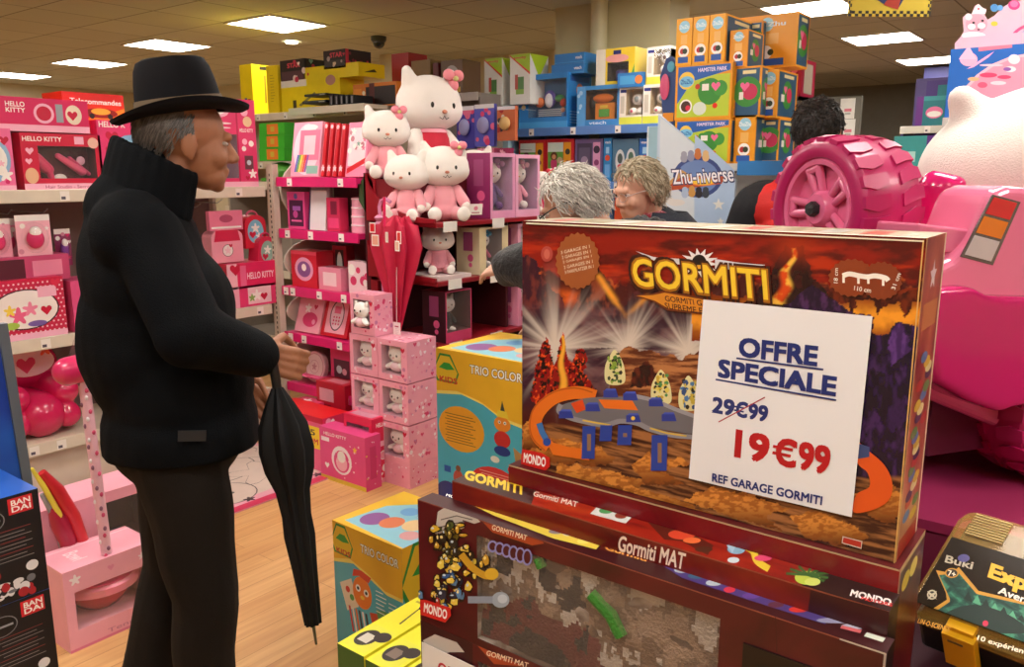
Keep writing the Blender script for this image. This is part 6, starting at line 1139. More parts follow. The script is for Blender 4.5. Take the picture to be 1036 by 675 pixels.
def mat_box(label, z0, z1, front, top, dx=0):
    W_ = AX1-AX0
    u = [((atY(x, y, AY0).x-AX0)/W_, (atY(x, y, AY0).z-(zAt-(.235)))/.235) for x, y in ((540, 545), (783, 612), (800, 640))]
    mb = MB(); o = carton('toy_box', label, 'toy box', 'dark red mat boxes', AX0+dx, AX1+dx, AY0, AY1, z0, z1, base=maroon, cols={'+X': '#1c1012', '-Y': maroon, '+Z': '#3c1014'}, wins={'-Y': (.175, .06, .73, .875)}, inner=matm, wdepth=.35, faces={'-Y': front, '+Z': top})
    # fuzzy landscape mat inside: grooves and grass strip
    h = z1-z0; hx = W_/2; m2 = MB(); rnd = random.Random(3)
    uu = lambda u_: -hx+u_*W_
    nx, nz = 90, 34; vs = []; fs = {}
    for j in range(nz+1):
        for i in range(nx+1):
            u_, v_ = .177+.55*i/nx, .065+.805*j/nz; x, z = uu(u_), v_*h; q = Vector((x*16, z*20, z0*3))
            g = noise.noise(q)+.5*noise.noise(q*2.3)+.25*noise.noise(q*5); vs.append((x, -.0085-.006*g, z))
    lava_m, dk_m, pale_m, brn_m, brn2 = M('#5a1c18', .95, .25, bump=.8), M('#241a18', .95, .25, bump=.8), M('#b4aaa0', .95, .15, bump=.9), M('#705a48', .95, .2, bump=.8), M('#8c7460', .95, .2, bump=.8)
    for j in range(nz):
        for i in range(nx):
            u_, v_ = (i+.5)/nx, (j+.5)/nz; q = Vector((u_*9, v_*3.4, z0*5)); a_ = noise.noise(q)+.4*noise.noise(q*3); b_ = noise.noise(q*1.3+Vector((7, 3, 1)))+.45*noise.noise(q*4)
            lv = math.hypot((u_-.28)/.36, (v_-.0)/.55)
            m_ = dk_m if (lv < .42 or (a_ > .22 and u_ < .5)) else lava_m if lv < .95+a_*.3 else pale_m if b_ > .2 else brn2 if b_ < -.25 else brn_m
            fs.setdefault(m_, []).append((j*(nx+1)+i, j*(nx+1)+i+1, (j+1)*(nx+1)+i+1, (j+1)*(nx+1)+i))
    b0 = len(m2.v); m2.v += vs
    for m_, ff in fs.items(): mi_ = m2.mi(m_); m2.f += [tuple(b0+t for t in f_) for f_ in ff]; m2.m += [mi_]*len(ff)
    m2.tube([(uu(.46), -.011, .72*h), (uu(.505), -.011, .62*h), (uu(.53), -.011, .5*h)], .011, M('#3f8a2c', .95, .2, bump=.8), 8); m2.tube([(uu(.33), -.011, .84*h), (uu(.34), -.011, .78*h)], .009, M('#3f8a2c', .95, .2, bump=.8), 8)
    m2.build('play_mat_roll', o, smooth=True)
    m3 = MB(); m3.box(uu(.775), uu(.985), -.0225, -.0198, .06*h, .78*h, '#120808'); m3.ell((uu(.82), -.024, .62*h), (.014, .006, .014), '#4a3c3c'); m3.box(uu(.8), uu(.96), -.0245, -.0225, .25*h, .66*h, '#2c1416'); m3.build('second_window', o)
    return o
mat_box('long windowed mat box with brown landscape, top of the front stack', zAt-.235, zAt, a_front, a_top)
mat_box('lower windowed mat box with a white price card, below the front one', zAt-.235-.236, zAt-.236, a_front if False else (lambda f: f.draw([('r', .0, 0, .16, 1, '#3a1014')]+[('pp', [(428, 648), (440, 642), (462, 650), (470, 660), (455, 660), (436, 668)], '#c4bcb4'), ('pp', [(482, 652), (540, 668), (548, 676), (500, 672)], '#a84420'), ('tp', 'GORMITI MAT', (493, 658), (535, 671), (492, 663), '#f0dcc0', .02)])), a_top, dx=.0)
mb = MB(); p0 = atY(427, 648, AY0-.004); p1 = atY(484, 664, AY0-.004)
mb.box(p0.x, p1.x, AY0-.005, AY0-.004, p0.z-.12, p0.z-.003, '#e8e4e0'); f = Face(mb, (p0.x, AY0-.005, p0.z-.12), (1, 0, 0), (0, 0, 1), p1.x-p0.x, .117); f.draw([('t', 'OFFRE', .3, .6, .9, .8, '#c01c2c', .03)])
tag(mb.build('price_card'), 'white price card with red print on the lower windowed box', 'sign')
# more of the stack, continuing down to the table
tb = .457
carton('toy_box', 'closed dark red box supporting the pile behind the windowed boxes', 'toy box', 'dark red mat boxes', -.9, -.2, 1.03, 1.24, tb+.001, .719, base=maroon)
carton('toy_box', 'closed red box under the flat box of the pile', 'toy box', 'dark red mat boxes', -.88, -.2, 1.086, 1.24, .72, .909, base=maroon)
mb = MB(); mb.box(-1.02, -.14, .96, 1.28, .42, tb-.001, M('#5c4030', .5)); 
for x in (-1.0, -.2):
    for y in (.98, 1.22): mb.box(x, x+.04, y, y+.04, 0, .42, M('#5c4030', .5))
tag(mb.build('low_table'), 'low brown table under the pile of dark red boxes', 'table')
# ------------------------------------------------------------------ crayon craft boxes
TEAL = '#4fb0c4'
def crayon_logo(u, v, s, a=1.4): return [((o[0], [(u+(x-u)*a, y) for x, y in o[1]], o[2]) if o[0] == 'p' else o) for o in crayon_logo_(u, v, s)]
def crayon_logo_(u, v, s): return [('p', [(u-.55*s, v-.12*s), (u-.28*s, v+.38*s), (u+.13*s, v+.38*s), (u+.46*s, v-.12*s), (u+.34*s, v-.4*s), (u-.4*s, v-.4*s)], '#2c8a3c'), ('p', [(u-.5*s, v-.1*s), (u-.25*s, v+.32*s), (u+.1*s, v+.32*s), (u+.4*s, v-.1*s), (u+.3*s, v-.35*s), (u-.35*s, v-.35*s)], '#e8c030'), ('p', [(u-.32*s, v-.02*s), (u-.12*s, v+.14*s), (u+.1*s, v+.14*s), (u+.3*s, v-.02*s), (u, v-.06*s)], '#2c9a3c'), ('t', 'KIDS', u-.3*s, v-.3*s, u+.25*s, v-.12*s, '#c83a2c', .04)]
def trio_upper(f):
    D = f.draw
    D([('p', [(0, 1), (0, .74), (.25, .76), (.5, .73), (.75, .66), (1, .64), (1, 1)], '#ecb42c'), ('p', [(0, .74), (0, .72), (.3, .745), (.55, .71), (.78, .64), (1, .62), (1, .64), (.75, .66), (.5, .73), (.25, .76)], '#f6dc70')]+crayon_logo(.13, .89, .22)[:3])
    f.text('KIDS', .04, .8, .25, .835, '#c83a2c', .04); f.text('TRIO COLOR', .4, .885, .97, .935, '#3a2c20', .07); f.text('TRIO COLOR', .4, .885, .97, .935, '#f8f4ec', .02)
    D([('e', .29, .53, .27, .14, '#f0a42c')]+[('r', .1+.02*(k % 2), .44+k*.017, .46-.03*(k % 3), .445+k*.017, '#8a6428') for k in range(11)])
    D([('e', .68, .22, .3, .13, '#d8302c')]+[('r', .5+.02*(k % 2), .14+k*.017, .88-.03*(k % 3), .145+k*.017, '#f0a090') for k in range(11)])
    D([('e', .76, .62, .09, .045, '#ec8c2c'), ('e', .76, .53, .09, .05, '#c8302c'), ('e', .76, .46, .09, .03, '#2c3c80'), ('p', [(.7, .66), (.83, .66), (.81, .7), (.71, .7)], '#e8c83c'), ('p', [(.74, .7), (.76, .76), (.79, .7)], '#38403c'), ('c', .73, .63, .01, WHT), ('c', .79, .63, .01, WHT), ('c', .73, .63, .005, '#202020'), ('c', .79, .63, .005, '#202020')])
    D([('e', .68, .4, .05, .02, '#e8e0d0'), ('e', .86, .36, .04, .02, '#d83a3c'), ('p', [(.88, .5), (1, .46), (1, .32), (.92, .36)], '#b88a50'), ('e', .25, .22, .06, .05, '#c8503c'), ('c', .25, .28, .02, '#8a5030'), ('r', .08, .24, .16, .28, '#2c58a8'), ('e', .12, .1, .14, .08, '#3c2c70')])
def trio_top(f): f.draw([('r', 0, 0, 1, 1, '#f0c030'), ('p', [(.1, .08), (1, .02), (1, .95), (.5, .98), (.15, .6)], '#8cc8d8'), ('e', .3, .3, .14, .16, '#8c5a98'), ('e', .5, .35, .12, .14, '#d87a50'), ('e', .72, .45, .12, .14, '#e8c890'), ('e', .45, .65, .1, .1, '#68a8d8'), ('p', [(.6, .6), (.8, .65), (.75, .8), (.6, .75)], '#e8e0d0'), ('e', .85, .25, .1, .1, '#d8a0a0')])
def trio_lower(f):
    D = f.draw
    D([('p', [(0, 1), (0, .76), (.25, .8), (.5, .76), (.75, .7), (1, .7), (1, 1)], '#ecb42c'), ('p', [(0, .76), (0, .74), (.3, .78), (.55, .73), (.78, .68), (1, .68), (1, .7), (.75, .7), (.5, .76), (.25, .8)], '#f6dc70')]+crayon_logo(.15, .9, .24)[:3])
    f.text('KIDS', .05, .81, .26, .84, '#c83a2c', .04); f.text('TRIO COLOR', .42, .875, .95, .925, '#3a2c20', .07); f.text('TRIO COLOR', .42, .875, .95, .925, '#f8f4ec', .02)
    D([('p', [(.08, .62), (.26, .68), (.36, .52), (.18, .46)], '#e8d8c0'), ('c', .2, .6, .02, '#d83a2c'), ('c', .26, .56, .02, '#48a048')]+[('p', [(.2+.05*k, .5), (.23+.05*k, .5), (.28+.05*k, .34), (.25+.05*k, .34)], c) for k, c in enumerate(('#c83030', '#e8e0d8', '#d8702c', '#30303c', '#e8e0d8', '#282830'))]+[('p', [(.52, .52), (.82, .56), (.74, .32), (.6, .36)], '#c84a2c'), ('p', [(.62, .56), (.84, .58), (.8, .46), (.66, .46)], '#5c9a5c')])
    D([('e', .42, .62, .14, .1, '#ec7c24'), ('p', [(.28, .7), (.38, .72), (.52, .7), (.56, .74), (.42, .76), (.3, .75)], '#d8442c'), ('c', .36, .64, .022, WHT), ('c', .48, .63, .022, WHT), ('c', .36, .64, .011, '#181818'), ('c', .48, .63, .011, '#181818'), ('e', .42, .59, .03, .012, '#f0c83c')])
    D(lines(.62, .78, .68, 6, .025, '#e8f0f0', .006)+lines(.8, .97, .64, 5, .025, '#e8f0f0', .006)+lines(.22, .38, .28, 6, .025, '#e8f0f0', .006)+lines(.45, .6, .22, 5, .025, '#e8f0f0', .006)+[('e', .2, .06, .16, .1, '#3c2c70')])
def trio_side(f): f.draw([('p', [(0, 1), (0, .74), (.4, .76), (1, .6), (1, 1)], '#ecb42c')]+crayon_logo(.35, .82, .5)[:3])
XU0 = atY(441, 352, 1.75).x; zU = atY(441, 352, 1.75).z
carton('craft_box', 'upper teal and yellow craft box behind the volcano box', 'craft box', 'teal craft boxes', XU0, atY(531, 366, 1.75).x, 1.75, 2.06, .491, zU, base=TEAL, faces={'-Y': trio_upper, '+Z': trio_top, '+X': trio_side})
carton('craft_box', 'teal craft box on the floor hidden beneath the upper one', 'craft box', 'teal craft boxes', XU0+.01, atY(531, 366, 1.75).x-.01, 1.77, 2.06, 0, .49, base=TEAL, faces={'+Z': trio_top})
carton('craft_box', 'lower teal and yellow craft box with orange round face, on the floor', 'craft box', 'teal craft boxes', -1.785, -1.487, 1.46, 1.745, .0, .5, base=TEAL, faces={'-Y': trio_lower, '+Z': trio_top, '+X': trio_side}, rz=-.04)
# yellow-green boxes
for k in range(3):
    x = -1.345+k*.092
    carton('audio_box', ('left', 'middle', 'right')[k]+' of the three slim yellow and green boxes at the bottom', 'toy box', 'slim yellow boxes', x, x+.088, 1.1, 1.36, .25, .45-.004*k, base='#e4dc2c', cols={'-Y': '#3a5a28'}, rz=0,
           faces={'+Z': [('r', .1, .03, .9, .42, '#d8d840'), ('e', .42, .22, .3, .13, '#2a2420'), ('r', .25, .15, .6, .28, '#c8c0b0' if k != 1 else '#7c6c60'), ('c', .75, .3, .08, '#2a2420'), ('p', [(.6, .55), (.66, .55), (.5, .9), (.46, .9)], '#4c4420'), ('r', .15, .92, .85, .95, '#a8a030')], '-Y': [('r', .0, .6, 1, 1, '#48682c'), ('r', .1, .1, .9, .5, '#2c4420')]})
mb = MB(); mb.box(-1.37, -1.05, 1.08, 1.4, .0, .249, M('#4c4038', .6)); tag(mb.build('storage_crate', bevel=.004), 'low dark crate under the slim yellow boxes', 'crate')
# ------------------------------------------------------------------ left foreground: black boxes and blue panel
LXX = -1.5
ya = atX(38, 494, LXX); ybm = atX(46, 597, LXX)
hb = ya.z-ybm.z
for k in range(5):
    z1 = ya.z-k*hb; z0 = z1-hb+.001
    if z0 < 0: z0 = .0
    def fb(f):
        f.draw([('r', .86, .82, .97, .97, '#c8202c'), ('t', 'BAN', .875, .9, .96, .95, WHT, .03), ('t', 'DAI', .875, .84, .96, .89, WHT, .03), ('e', .77, .8, .07, .1, '#7c8088'), ('e', .77, .8, .065, .092, '#0e1016'), ('r', .72, .79, .82, .81, '#9aa0a8')])
        f.draw([q for i in range(9) for q in [('r', .72+.02*(i % 3), .68-i*.036, .95-.03*(i % 2), .686-i*.036, '#8c8a8c' if i % 3 else '#8a3c3c')]])
        rnd = random.Random(4)
        f.draw([('e', .72+rnd.uniform(0, .24), .16+rnd.uniform(-.12, .14), rnd.uniform(.01, .035), rnd.uniform(.015, .05), rnd.choice(['#d8d8dc', '#2c4a8c', '#a82430', '#6c7078', '#1c1c28'])) for i in range(26)])
    carton('figure_box', ('topmost', 'second', 'third', 'fourth', 'fifth')[k]+' black boxed figure set of the stack at the lower left', 'toy box', 'black figure boxes', LXX-.26, LXX, ya.y-.36, ya.y, z0, z1, base='#10121a', cols={'+Z': '#1c58b8'}, faces={'+X': fb, '+Z': [('e', .3, .55, .3, .2, '#58a8e8'), ('e', .3, .55, .2, .12, '#d8e8f4'), ('e', .25, .6, .12, .06, '#c82c3c')]})
    if z0 == 0: break
yp = atX(28, 486, -1.72); yq = atX(3, 330, -1.72)
def b_blue(nt, b):
    tc = nt.nodes.new('ShaderNodeTexCoord'); nz = nt.nodes.new('ShaderNodeTexNoise'); nz.inputs['Scale'].default_value = 7; nt.links.new(tc.outputs['Object'], nz.inputs[0]); r = ramp(nt, [(.35, '#123c9c'), (.7, '#2468c8')]); nt.links.new(nz.outputs[0], r.inputs[0]); nt.links.new(r.outputs[0], b.inputs['Base Color'])
mb = MB(); mb.prism([(yp.y-.5, 0), (yp.y+.0, 0), (yp.y, yp.z), (yq.y, yq.z), (yq.y-.02, yq.z+.12), (yq.y-.06, 1.4), (yq.y-.5, 1.4)], -1.76, -1.752, node_mat('printed_blue', b_blue, .4), axis='x'); o = mb.build('advert_panel')
mb = MB(); mb.prism([(yp.y, 0), (yp.y+.018, 0), (yp.y+.018, yp.z), (yq.y+.018, yq.z), (yq.y, yq.z), (yp.y, yp.z)], -1.765, -1.745, M('#5c646c', .4), axis='x'); mb.build('edge_trim', o)
tag(o, 'blue display panel with grey edge behind the black boxes at left', 'display panel')
# ------------------------------------------------------------------ pink tea toy set on the floor and the tall striped toy
PKB = '#eda4b4'
A = atZ(72, 662, 0)
def bowlset():
    x1 = A.x+.0; x0 = x1-.19; y0 = A.y; y1 = y0+.3; H_ = .36
    z1 = atX(65, 580, x1).z
    o = carton('toy_box', 'light pink open fronted box holding a round red and pink toy, on the floor', 'toy box', None, x0, x1, y0, y1, 0, z1, base=PKB, wins={'+X': (.1, .25, .93, .72)}, inner='#e8a8b4', wdepth=.85, faces={'+X': [('f', .12, .87, .07, '#f6e4e4'), ('t', 'Tennis', .4, .06, .8, .11, '#c87a94', .01), ('r', 0, 0, 1, .035, '#e07a98'), ('h', .5, .86, .04, '#e48aa4'), ('f', .85, .86, .05, '#f6e4e4')], '+Z': [('t', 'Bowl', .3, .2, .7, .35, '#f4d8de', .03), ('r', .1, .02, .14, .98, '#f2c4ce')]})
    m2 = MB(); m2.lathe([(.02, -.075), (.07, -.06), (.1, -.02), (.105, 0)], M('#c01c2c', .25, coat=.4), 28); m2.lathe([(.105, 0), (.128, .005), (.13, .03), (.12, .042), (.108, .045)], M('#f08aa0', .3), 28); m2.lathe([(.122, .04), (.124, .046), (.11, .052)], M('#d8306c', .3), 28)
    m2.build('round_toy', o, smooth=True, loc=(-.03, .01, z1*.5))
    return x0, y0, z1
bx0, by0, bz1 = bowlset()
carton('toy_box', 'tall light pink box with masks window behind the striped pole', 'toy box', None, bx0-.24, bx0-.06, by0+.02, by0+.5, 0, bz1+.12, base='#e8a0b0', wins={'+X': (.45, .5, .85, .9)}, inner='#3a2428', faces={'+X': [('h', .2, .5, .06, '#f6d4dc'), ('r', .1, .2, .9, .24, '#d8447c')]})
mb = MB(); pz = .34
P0 = atZ(108, 560, bz1+.001); p_top = atD(83, 372, math.sqrt(0)+3.0); P1 = Vector((P0.x-.05, P0.y-.03, 1.0)); tt = atX(84, 380, P0.x-.03); P1 = tt
n = 26
mb.tube([P0, P1], .017, M('#e9b4c0', .4), 14)
for k in range(n):
    t = k/n; q = P0.lerp(P1, t); a = k*2.2
    mb.ell(q+Vector((.0165*math.cos(-.6+.8*math.sin(a)), .0165*math.sin(-.6+.8*math.sin(a)), 0)), (.004, .006, .008), ('#d84a70', '#8c5a70', '#f6e6e8')[k % 3], 8, 6)
o = mb.build('striped_pole', smooth=True)
mb = MB(); mb.cap(P1+Vector((-.01, -.04, .02)), P1+Vector((.01, .05, .03)), .045, .045, M('#d82c64', .3, coat=.4)); mb.build('pole_head', o, smooth=True)
mb = MB(); mb.cap(P1+Vector((.0, 0, .06)), P1+Vector((.02, .03, .2)), .035, .02, film()); mb.build('clear_wrap', o, smooth=True)
tag(o, 'tall pink patterned toy pole with dark pink head beside the man', 'toy pole')
mb = MB(); c = Vector((bx0-.05, by0-.12, 0))
for k, (col, r) in enumerate((('#c8202c', .05), ('#e8d84c', .02), ('#9a9aa0', .035), ('#a81c3c', .05))):
    pa = [[(42, 478), (58, 496), (74, 522), (86, 556)], [(32, 474), (44, 492), (60, 520), (72, 556)], [(42, 500), (48, 508), (58, 528), (64, 556)], [(54, 512), (60, 528), (68, 545), (72, 566)]][k]; r = (.022, .009, .012, .03)[k]; X_ = bx0-.008+(.0, .006, -.01, -.01)[k]
    q_ = [atX(*z_, X_+.0) for z_ in pa]; q_.append(Vector((X_, q_[-1].y+.02, r+.002))); mb2 = MB(); mb2.tube(q_, [r*.6, r, r, r, r], M(col, .3, coat=.4), 12)
    tag(mb2.build('toy_pack', smooth=True), ('red', 'thin yellow', 'silver grey', 'dark crimson')[k]+' long wrapped toy leaning by the pink box', 'toy', 'long wrapped toys')
# ------------------------------------------------------------------ science case, bottom right
def science_case():
    zt = .85; p0 = atZ(920, 609, zt); fr = atZ(1036, 653, zt); e_ = (fr-p0).normalized(); ang = math.atan2(e_.y, e_.x)
    r1 = _ray(978, 511); p1 = C0+r1*((p0-C0).dot(e_)/r1.dot(e_)); dv = p1-p0; Dp = dv.length; tl = math.asin(dv.z/Dp); Wd = .3
    Wm = Matrix.Translation(p0) @ Matrix.Rotation(ang, 4, 'Z') @ Matrix.Rotation(tl, 4, 'X'); r = empty('tool_case', (0, 0, 0)); r.matrix_world = Wm
    tag(r, 'black science kit case with clear amber lid and yellow latch', 'case')
    blk = M('#16140f', .3); amb = film('#c8a050', .42, .12)
    mb = MB(); mb.box(0, Wd, 0.01, Dp, -.12, -.035, blk); mb.build('base', r, bevel=.008)
    mb = MB(); lid = amb
    prof = [(0, 0, -.03), (0, 0, -.028)]
    o1 = [(-.006, -.006), (Wd, -.006), (Wd, Dp), (-.006, Dp)]
    def rr(x0, y0, x1, y1, r_, n=5):
        out = []
        for cx, cy, a0 in ((x1-r_, y1-r_, 0), (x0+r_, y1-r_, PI/2), (x0+r_, y0+r_, PI), (x1-r_, y0+r_, 1.5*PI)):
            out += [(cx+r_*math.cos(a0+PI/2*k/n), cy+r_*math.sin(a0+PI/2*k/n)) for k in range(n+1)]
        return out
    lv = []
    for (x0, y0, x1, y1, z) in ((-.008, -.008, Wd, Dp, -.034), (-.008, -.008, Wd, Dp, -.022), (.0, .0, Wd-.008, Dp-.006, -.016), (.004, .004, Wd-.01, Dp-.008, -.002), (.01, .01, Wd-.015, Dp-.014, .0)):
        lv.append([(x, y, z) for x, y in rr(x0, y0, x1, y1, .02)])
    nn = len(lv[0]); vs = [v for L in lv for v in L]; fs = [(i*nn+k, i*nn+(k+1) % nn, (i+1)*nn+(k+1) % nn, (i+1)*nn+k) for i in range(len(lv)-1) for k in range(nn)]+[tuple((len(lv)-1)*nn+k for k in range(nn))]
    mb.add(vs, fs, lid); mb.build('lid', r, smooth=True)
    yl = M('#e0a814', .3)
    mb = MB()
    for k in range(9): mb.box(.02, .075, Dp-.018-k*.0055, Dp-.0155-k*.0055, .0005, .004, M('#dcc68a', .25))
    mb.build('ribs', r, bevel=.001)
    mb = MB(); mb.cap((.12, Dp-.045, .003), (.19, Dp-.045, .003), .007, .007, yl); mb.build('handle_insert', r, smooth=True)
    # printed card under the lid: lies sloped near the front
    x0c, y0c, y1c = .006, .004, Dp*.66
    mb = MB(); mb.box(x0c, Wd-.03, y0c, y1c, .0003, .0012, M('#241a10', .22)); f = Face(mb, (x0c, y0c, .0012), (1, 0, 0), (0, 1, 0), Wd-.03-x0c, y1c-y0c, Wm); f.k = 10
    jg = node_mat('printed_jungle', b_art('#0c2c28', '#1c5044', '#4c9a78', 60), .3)
    D = f.draw
    D([('pp', [(947, 577), (957, 600), (958, 607), (930, 625), (922, 634), (994, 650), (1036, 664), (1080, 680), (1100, 630), (1036, 609), (990, 598), (970, 574), (962, 580)], '#c89028'), ('pp', [(950, 582), (961, 606), (961, 609), (936, 626), (990, 636), (1036, 650), (1080, 665), (1095, 632), (1036, 612), (988, 601), (970, 580)], jg)])
    for k in range(9): D([('pp', [(975+k*9, 606+k*3.5), (980+k*9, 592+k*4+6), (984+k*9, 610+k*3.5)], '#58a880' if k % 2 else '#0c2820')])
    D([('ps', [(955, 622), (985, 612), (1020, 622), (1040, 640), (1000, 640), (965, 634)], '#0e2a22'), ('ep', 997, 631, 3, 3, '#c83050')])
    D([('ep', 963, 580, 7, 5, '#c89028'), ('ep', 963, 580, 5.6, 3.8, '#2a1e10'), ('tp', '7+', (959.5, 577), (967, 579), (959, 582.5), '#f0e8d0', .03), ('tp', 'Buki', (958, 562), (985, 569), (956, 569), '#b8b098', .03), ('ep', 975, 565, 6, 4, '#4c4688'), ('ep', 943, 602, 5, 5, '#c8bca0'), ('ep', 943, 602, 3.6, 3.6, '#241a10'), ('pp', [(938, 598), (943, 601), (948, 598), (945, 603), (948, 607), (943, 604), (938, 607), (941, 603)], '#c8bca0')])
    D([('tp', 'Expert', (1004, 571), (1076, 597), (999, 588), '#e8b42c', .05), ('tp', 'Aventure', (1012, 594), (1064, 613), (1009.5, 600.5), '#f0e8d8', .03), ('tp', 'LIN-O-SCIENCE', (930, 626), (962, 635), (928, 630.5), '#d8a040', .02), ('tp', '10 exp\u00e9riences', (990, 643), (1050, 661), (988, 649), '#f0e8d8', .02)])
    mb.build('printed_card', r)
    lx = (Wm.inverted() @ atZ(955, 636, zt-.02)).x; mb = MB(); mb.box(lx, lx+.045, -.022, -.006, -.085, -.014, yl); mb.box(lx+.003, lx+.042, -.012, .008, -.016, -.006, yl); mb.box(lx+.008, lx+.03, -.0235, -.0215, -.028, -.024, '#5c4410'); mb.build('latch', r, bevel=.004)
    return Wm
science_case()
mb = MB(); mb.box(-.24, .6, 1.29, 1.62, .69, .722, M('#3c1020', .6)); 
for x in (-.22, .5):
    for y in (1.31, 1.56): mb.box(x, x+.04, y, y+.04, 0, .69, M('#3c1020', .6))
tag(mb.build('low_table'), 'small dark table under the science kit case', 'table')
carton('storage_box', 'dark box propping up the back of the science kit case', 'box', None, -.16, .1, 1.53, 1.61, .723, .775, base='#241c20')
# ------------------------------------------------------------------ magenta clothed table and the ride-on car
TT = .85
mag = M('#a0285a', .6, .04); 
e = atZ(927, 524, TT)
mb = MB(); mb.box(-.75, 1.4, e.y, 2.7, TT-.02, TT, mag); o = mb.build('display_table')
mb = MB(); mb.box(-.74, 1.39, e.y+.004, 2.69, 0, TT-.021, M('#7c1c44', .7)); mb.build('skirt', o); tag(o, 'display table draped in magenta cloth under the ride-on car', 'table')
JA = math.radians(33); jx = Vector((math.sin(JA), math.cos(JA), 0)); jy = Vector((-math.cos(JA), math.sin(JA), 0))
S0 = atD(822, 212, 1.7); JW = Matrix(((jx.x, jy.x, 0, S0.x), (jx.y, jy.y, 0, S0.y), (0, 0, 1, TT+.001), (0, 0, 0, 1)))
JI = JW.inverted()
def JP(px, py, yl):      # photo pixel -> (x,z) on the local plane y = yl
    a = JI @ C0; d = JI.to_3x3() @ _ray(px, py); p = a+d*((yl-a.y)/d.y); return (p.x, p.z)
jeep = empty('ride_on_car'); jeep.matrix_world = JW; tag(jeep, 'large pink toy ride-on car with magenta wheels and fenders', 'toy car')
PB = M('#ea7ba0', .22, .02, coat=.5); MG = M('#c9186a', .2, .03, coat=.5); TY = M('#b51a5e', .35, .04, coat=.15); HB = M('#e8709c', .25, .03, coat=.4)
def wheel(name, cx, cy, cz, R_, W_, axis, hub=True):
    """tyre with chunky tread blocks, rim with spokes; axis 'x' or 'y' (local)"""
    T = Matrix.Translation((cx, cy, cz)) @ (Matrix.Rotation(-PI/2, 4, 'Y') if axis == 'x' else Matrix.Rotation(PI/2, 4, 'X'))
    # local z = axle pointing outward (towards -x or -y)
    mb = MB(); pr_ = [(R_*.66, W_*.40), (R_*.70, W_*.47), (R_*.78, W_*.5), (R_*.88, W_*.48), (R_*.945, W_*.42), (R_*.965, W_*.3), (R_*.965, -W_*.3), (R_*.945, -W_*.42), (R_*.88, -W_*.48), (R_*.7, -W_*.48), (R_*.66, -W_*.4)]
    n = 72; vs = []; fs = []
    for (r, z) in pr_:
        for k in range(n): q = 2*PI*k/n; vs.append((r*math.cos(q), r*math.sin(q), z))
    m = len(pr_)
    for i in range(m):
        for k in range(n): fs.append((i*n+k, i*n+(k+1) % n, ((i+1) % m)*n+(k+1) % n, ((i+1) % m)*n+k))
    mb.add(vs, fs, TY, T)
    nb = 22
    for k in range(nb):
        for s in (-1, 1):
            q0 = 2*PI*(k+(.5 if s > 0 else 0))/nb; dq = 2*PI/nb*.58
            def pt(q, r, z): return (r*math.cos(q), r*math.sin(q), z)
            z0, z1, z2 = s*.1*W_, s*.3*W_, s*.47*W_
            sk = dq*.45*s; L = []
            for r in (R_*.93, R_*.995):
                rr = r if r < R_*.95 else r
                L += [pt(q0+sk, rr, z0), pt(q0+dq+sk, rr, z0), pt(q0+dq*1.25, rr, z1), pt(q0+dq*1.2, rr*.965, z2), pt(q0+dq*.25, rr*.965, z2), pt(q0+.0, rr, z1)]
            mb.add(L, [(0, 1, 2, 3, 4, 5), (11, 10, 9, 8, 7, 6)]+[(i, i+6, (i+1) % 6+6, (i+1) % 6) for i in range(6)], TY, T)
    w_ = mb.build(name, jeep, smooth=True)
    w_.data.set_sharp_from_angle(angle=math.radians(35))
    mb = MB()
    mb.lathe([(R_*.685, W_*.30), (R_*.685, W_*.43), (R_*.66, W_*.46), (R_*.6, W_*.45), (R_*.58, W_*.36), (R_*.55, W_*.2), (R_*.3, W_*.18), (R_*.01, W_*.18)], HB, 56, T)
    for k in range(5):
        a = 2*PI*k/5+.3
        for s in (-1, 1):
            a2 = a+s*.17
            mb.cap(T @ Vector((R_*.2*math.cos(a+s*.3), R_*.2*math.sin(a+s*.3), W_*.33)), T @ Vector((R_*.57*math.cos(a2), R_*.57*math.sin(a2), W_*.38)), R_*.055, R_*.06, HB, 10)
        mb.cap(T @ Vector((R_*.56*math.cos(a-.17), R_*.56*math.sin(a-.17), W_*.38)), T @ Vector((R_*.56*math.cos(a+.17), R_*.56*math.sin(a+.17), W_*.38)), R_*.06, R_*.06, HB, 8)
    mb.lathe([(R_*.27, W_*.2), (R_*.25, W_*.4), (R_*.2, W_*.46), (R_*.02, W_*.46)], HB, 32, T)
    h = mb.build('rim', w_, smooth=True)
    mb = MB(); mb.lathe([(R_*.1, W_*.45), (R_*.1, W_*.53), (R_*.085, W_*.56), (R_*.01, W_*.57)], M('#15151a', .5, bump=.4), 12, T, star=(6, .06)); mb.build('axle_nut', h, smooth=True)
    return w_
R0 = .152
wheel('spare_wheel', .0775, 0, S0.z-TT, R0, .155, 'x')
YN = -.27
wc = JP(1078, 466, YN)
WR = .165
wheel('wheel', wc[0]+.02, YN+.07, WR+.003, WR, .15, 'y')
wheel('wheel', wc[0]+.02, -YN-.07+.0, WR+.003, WR, .15, 'y') if False else None
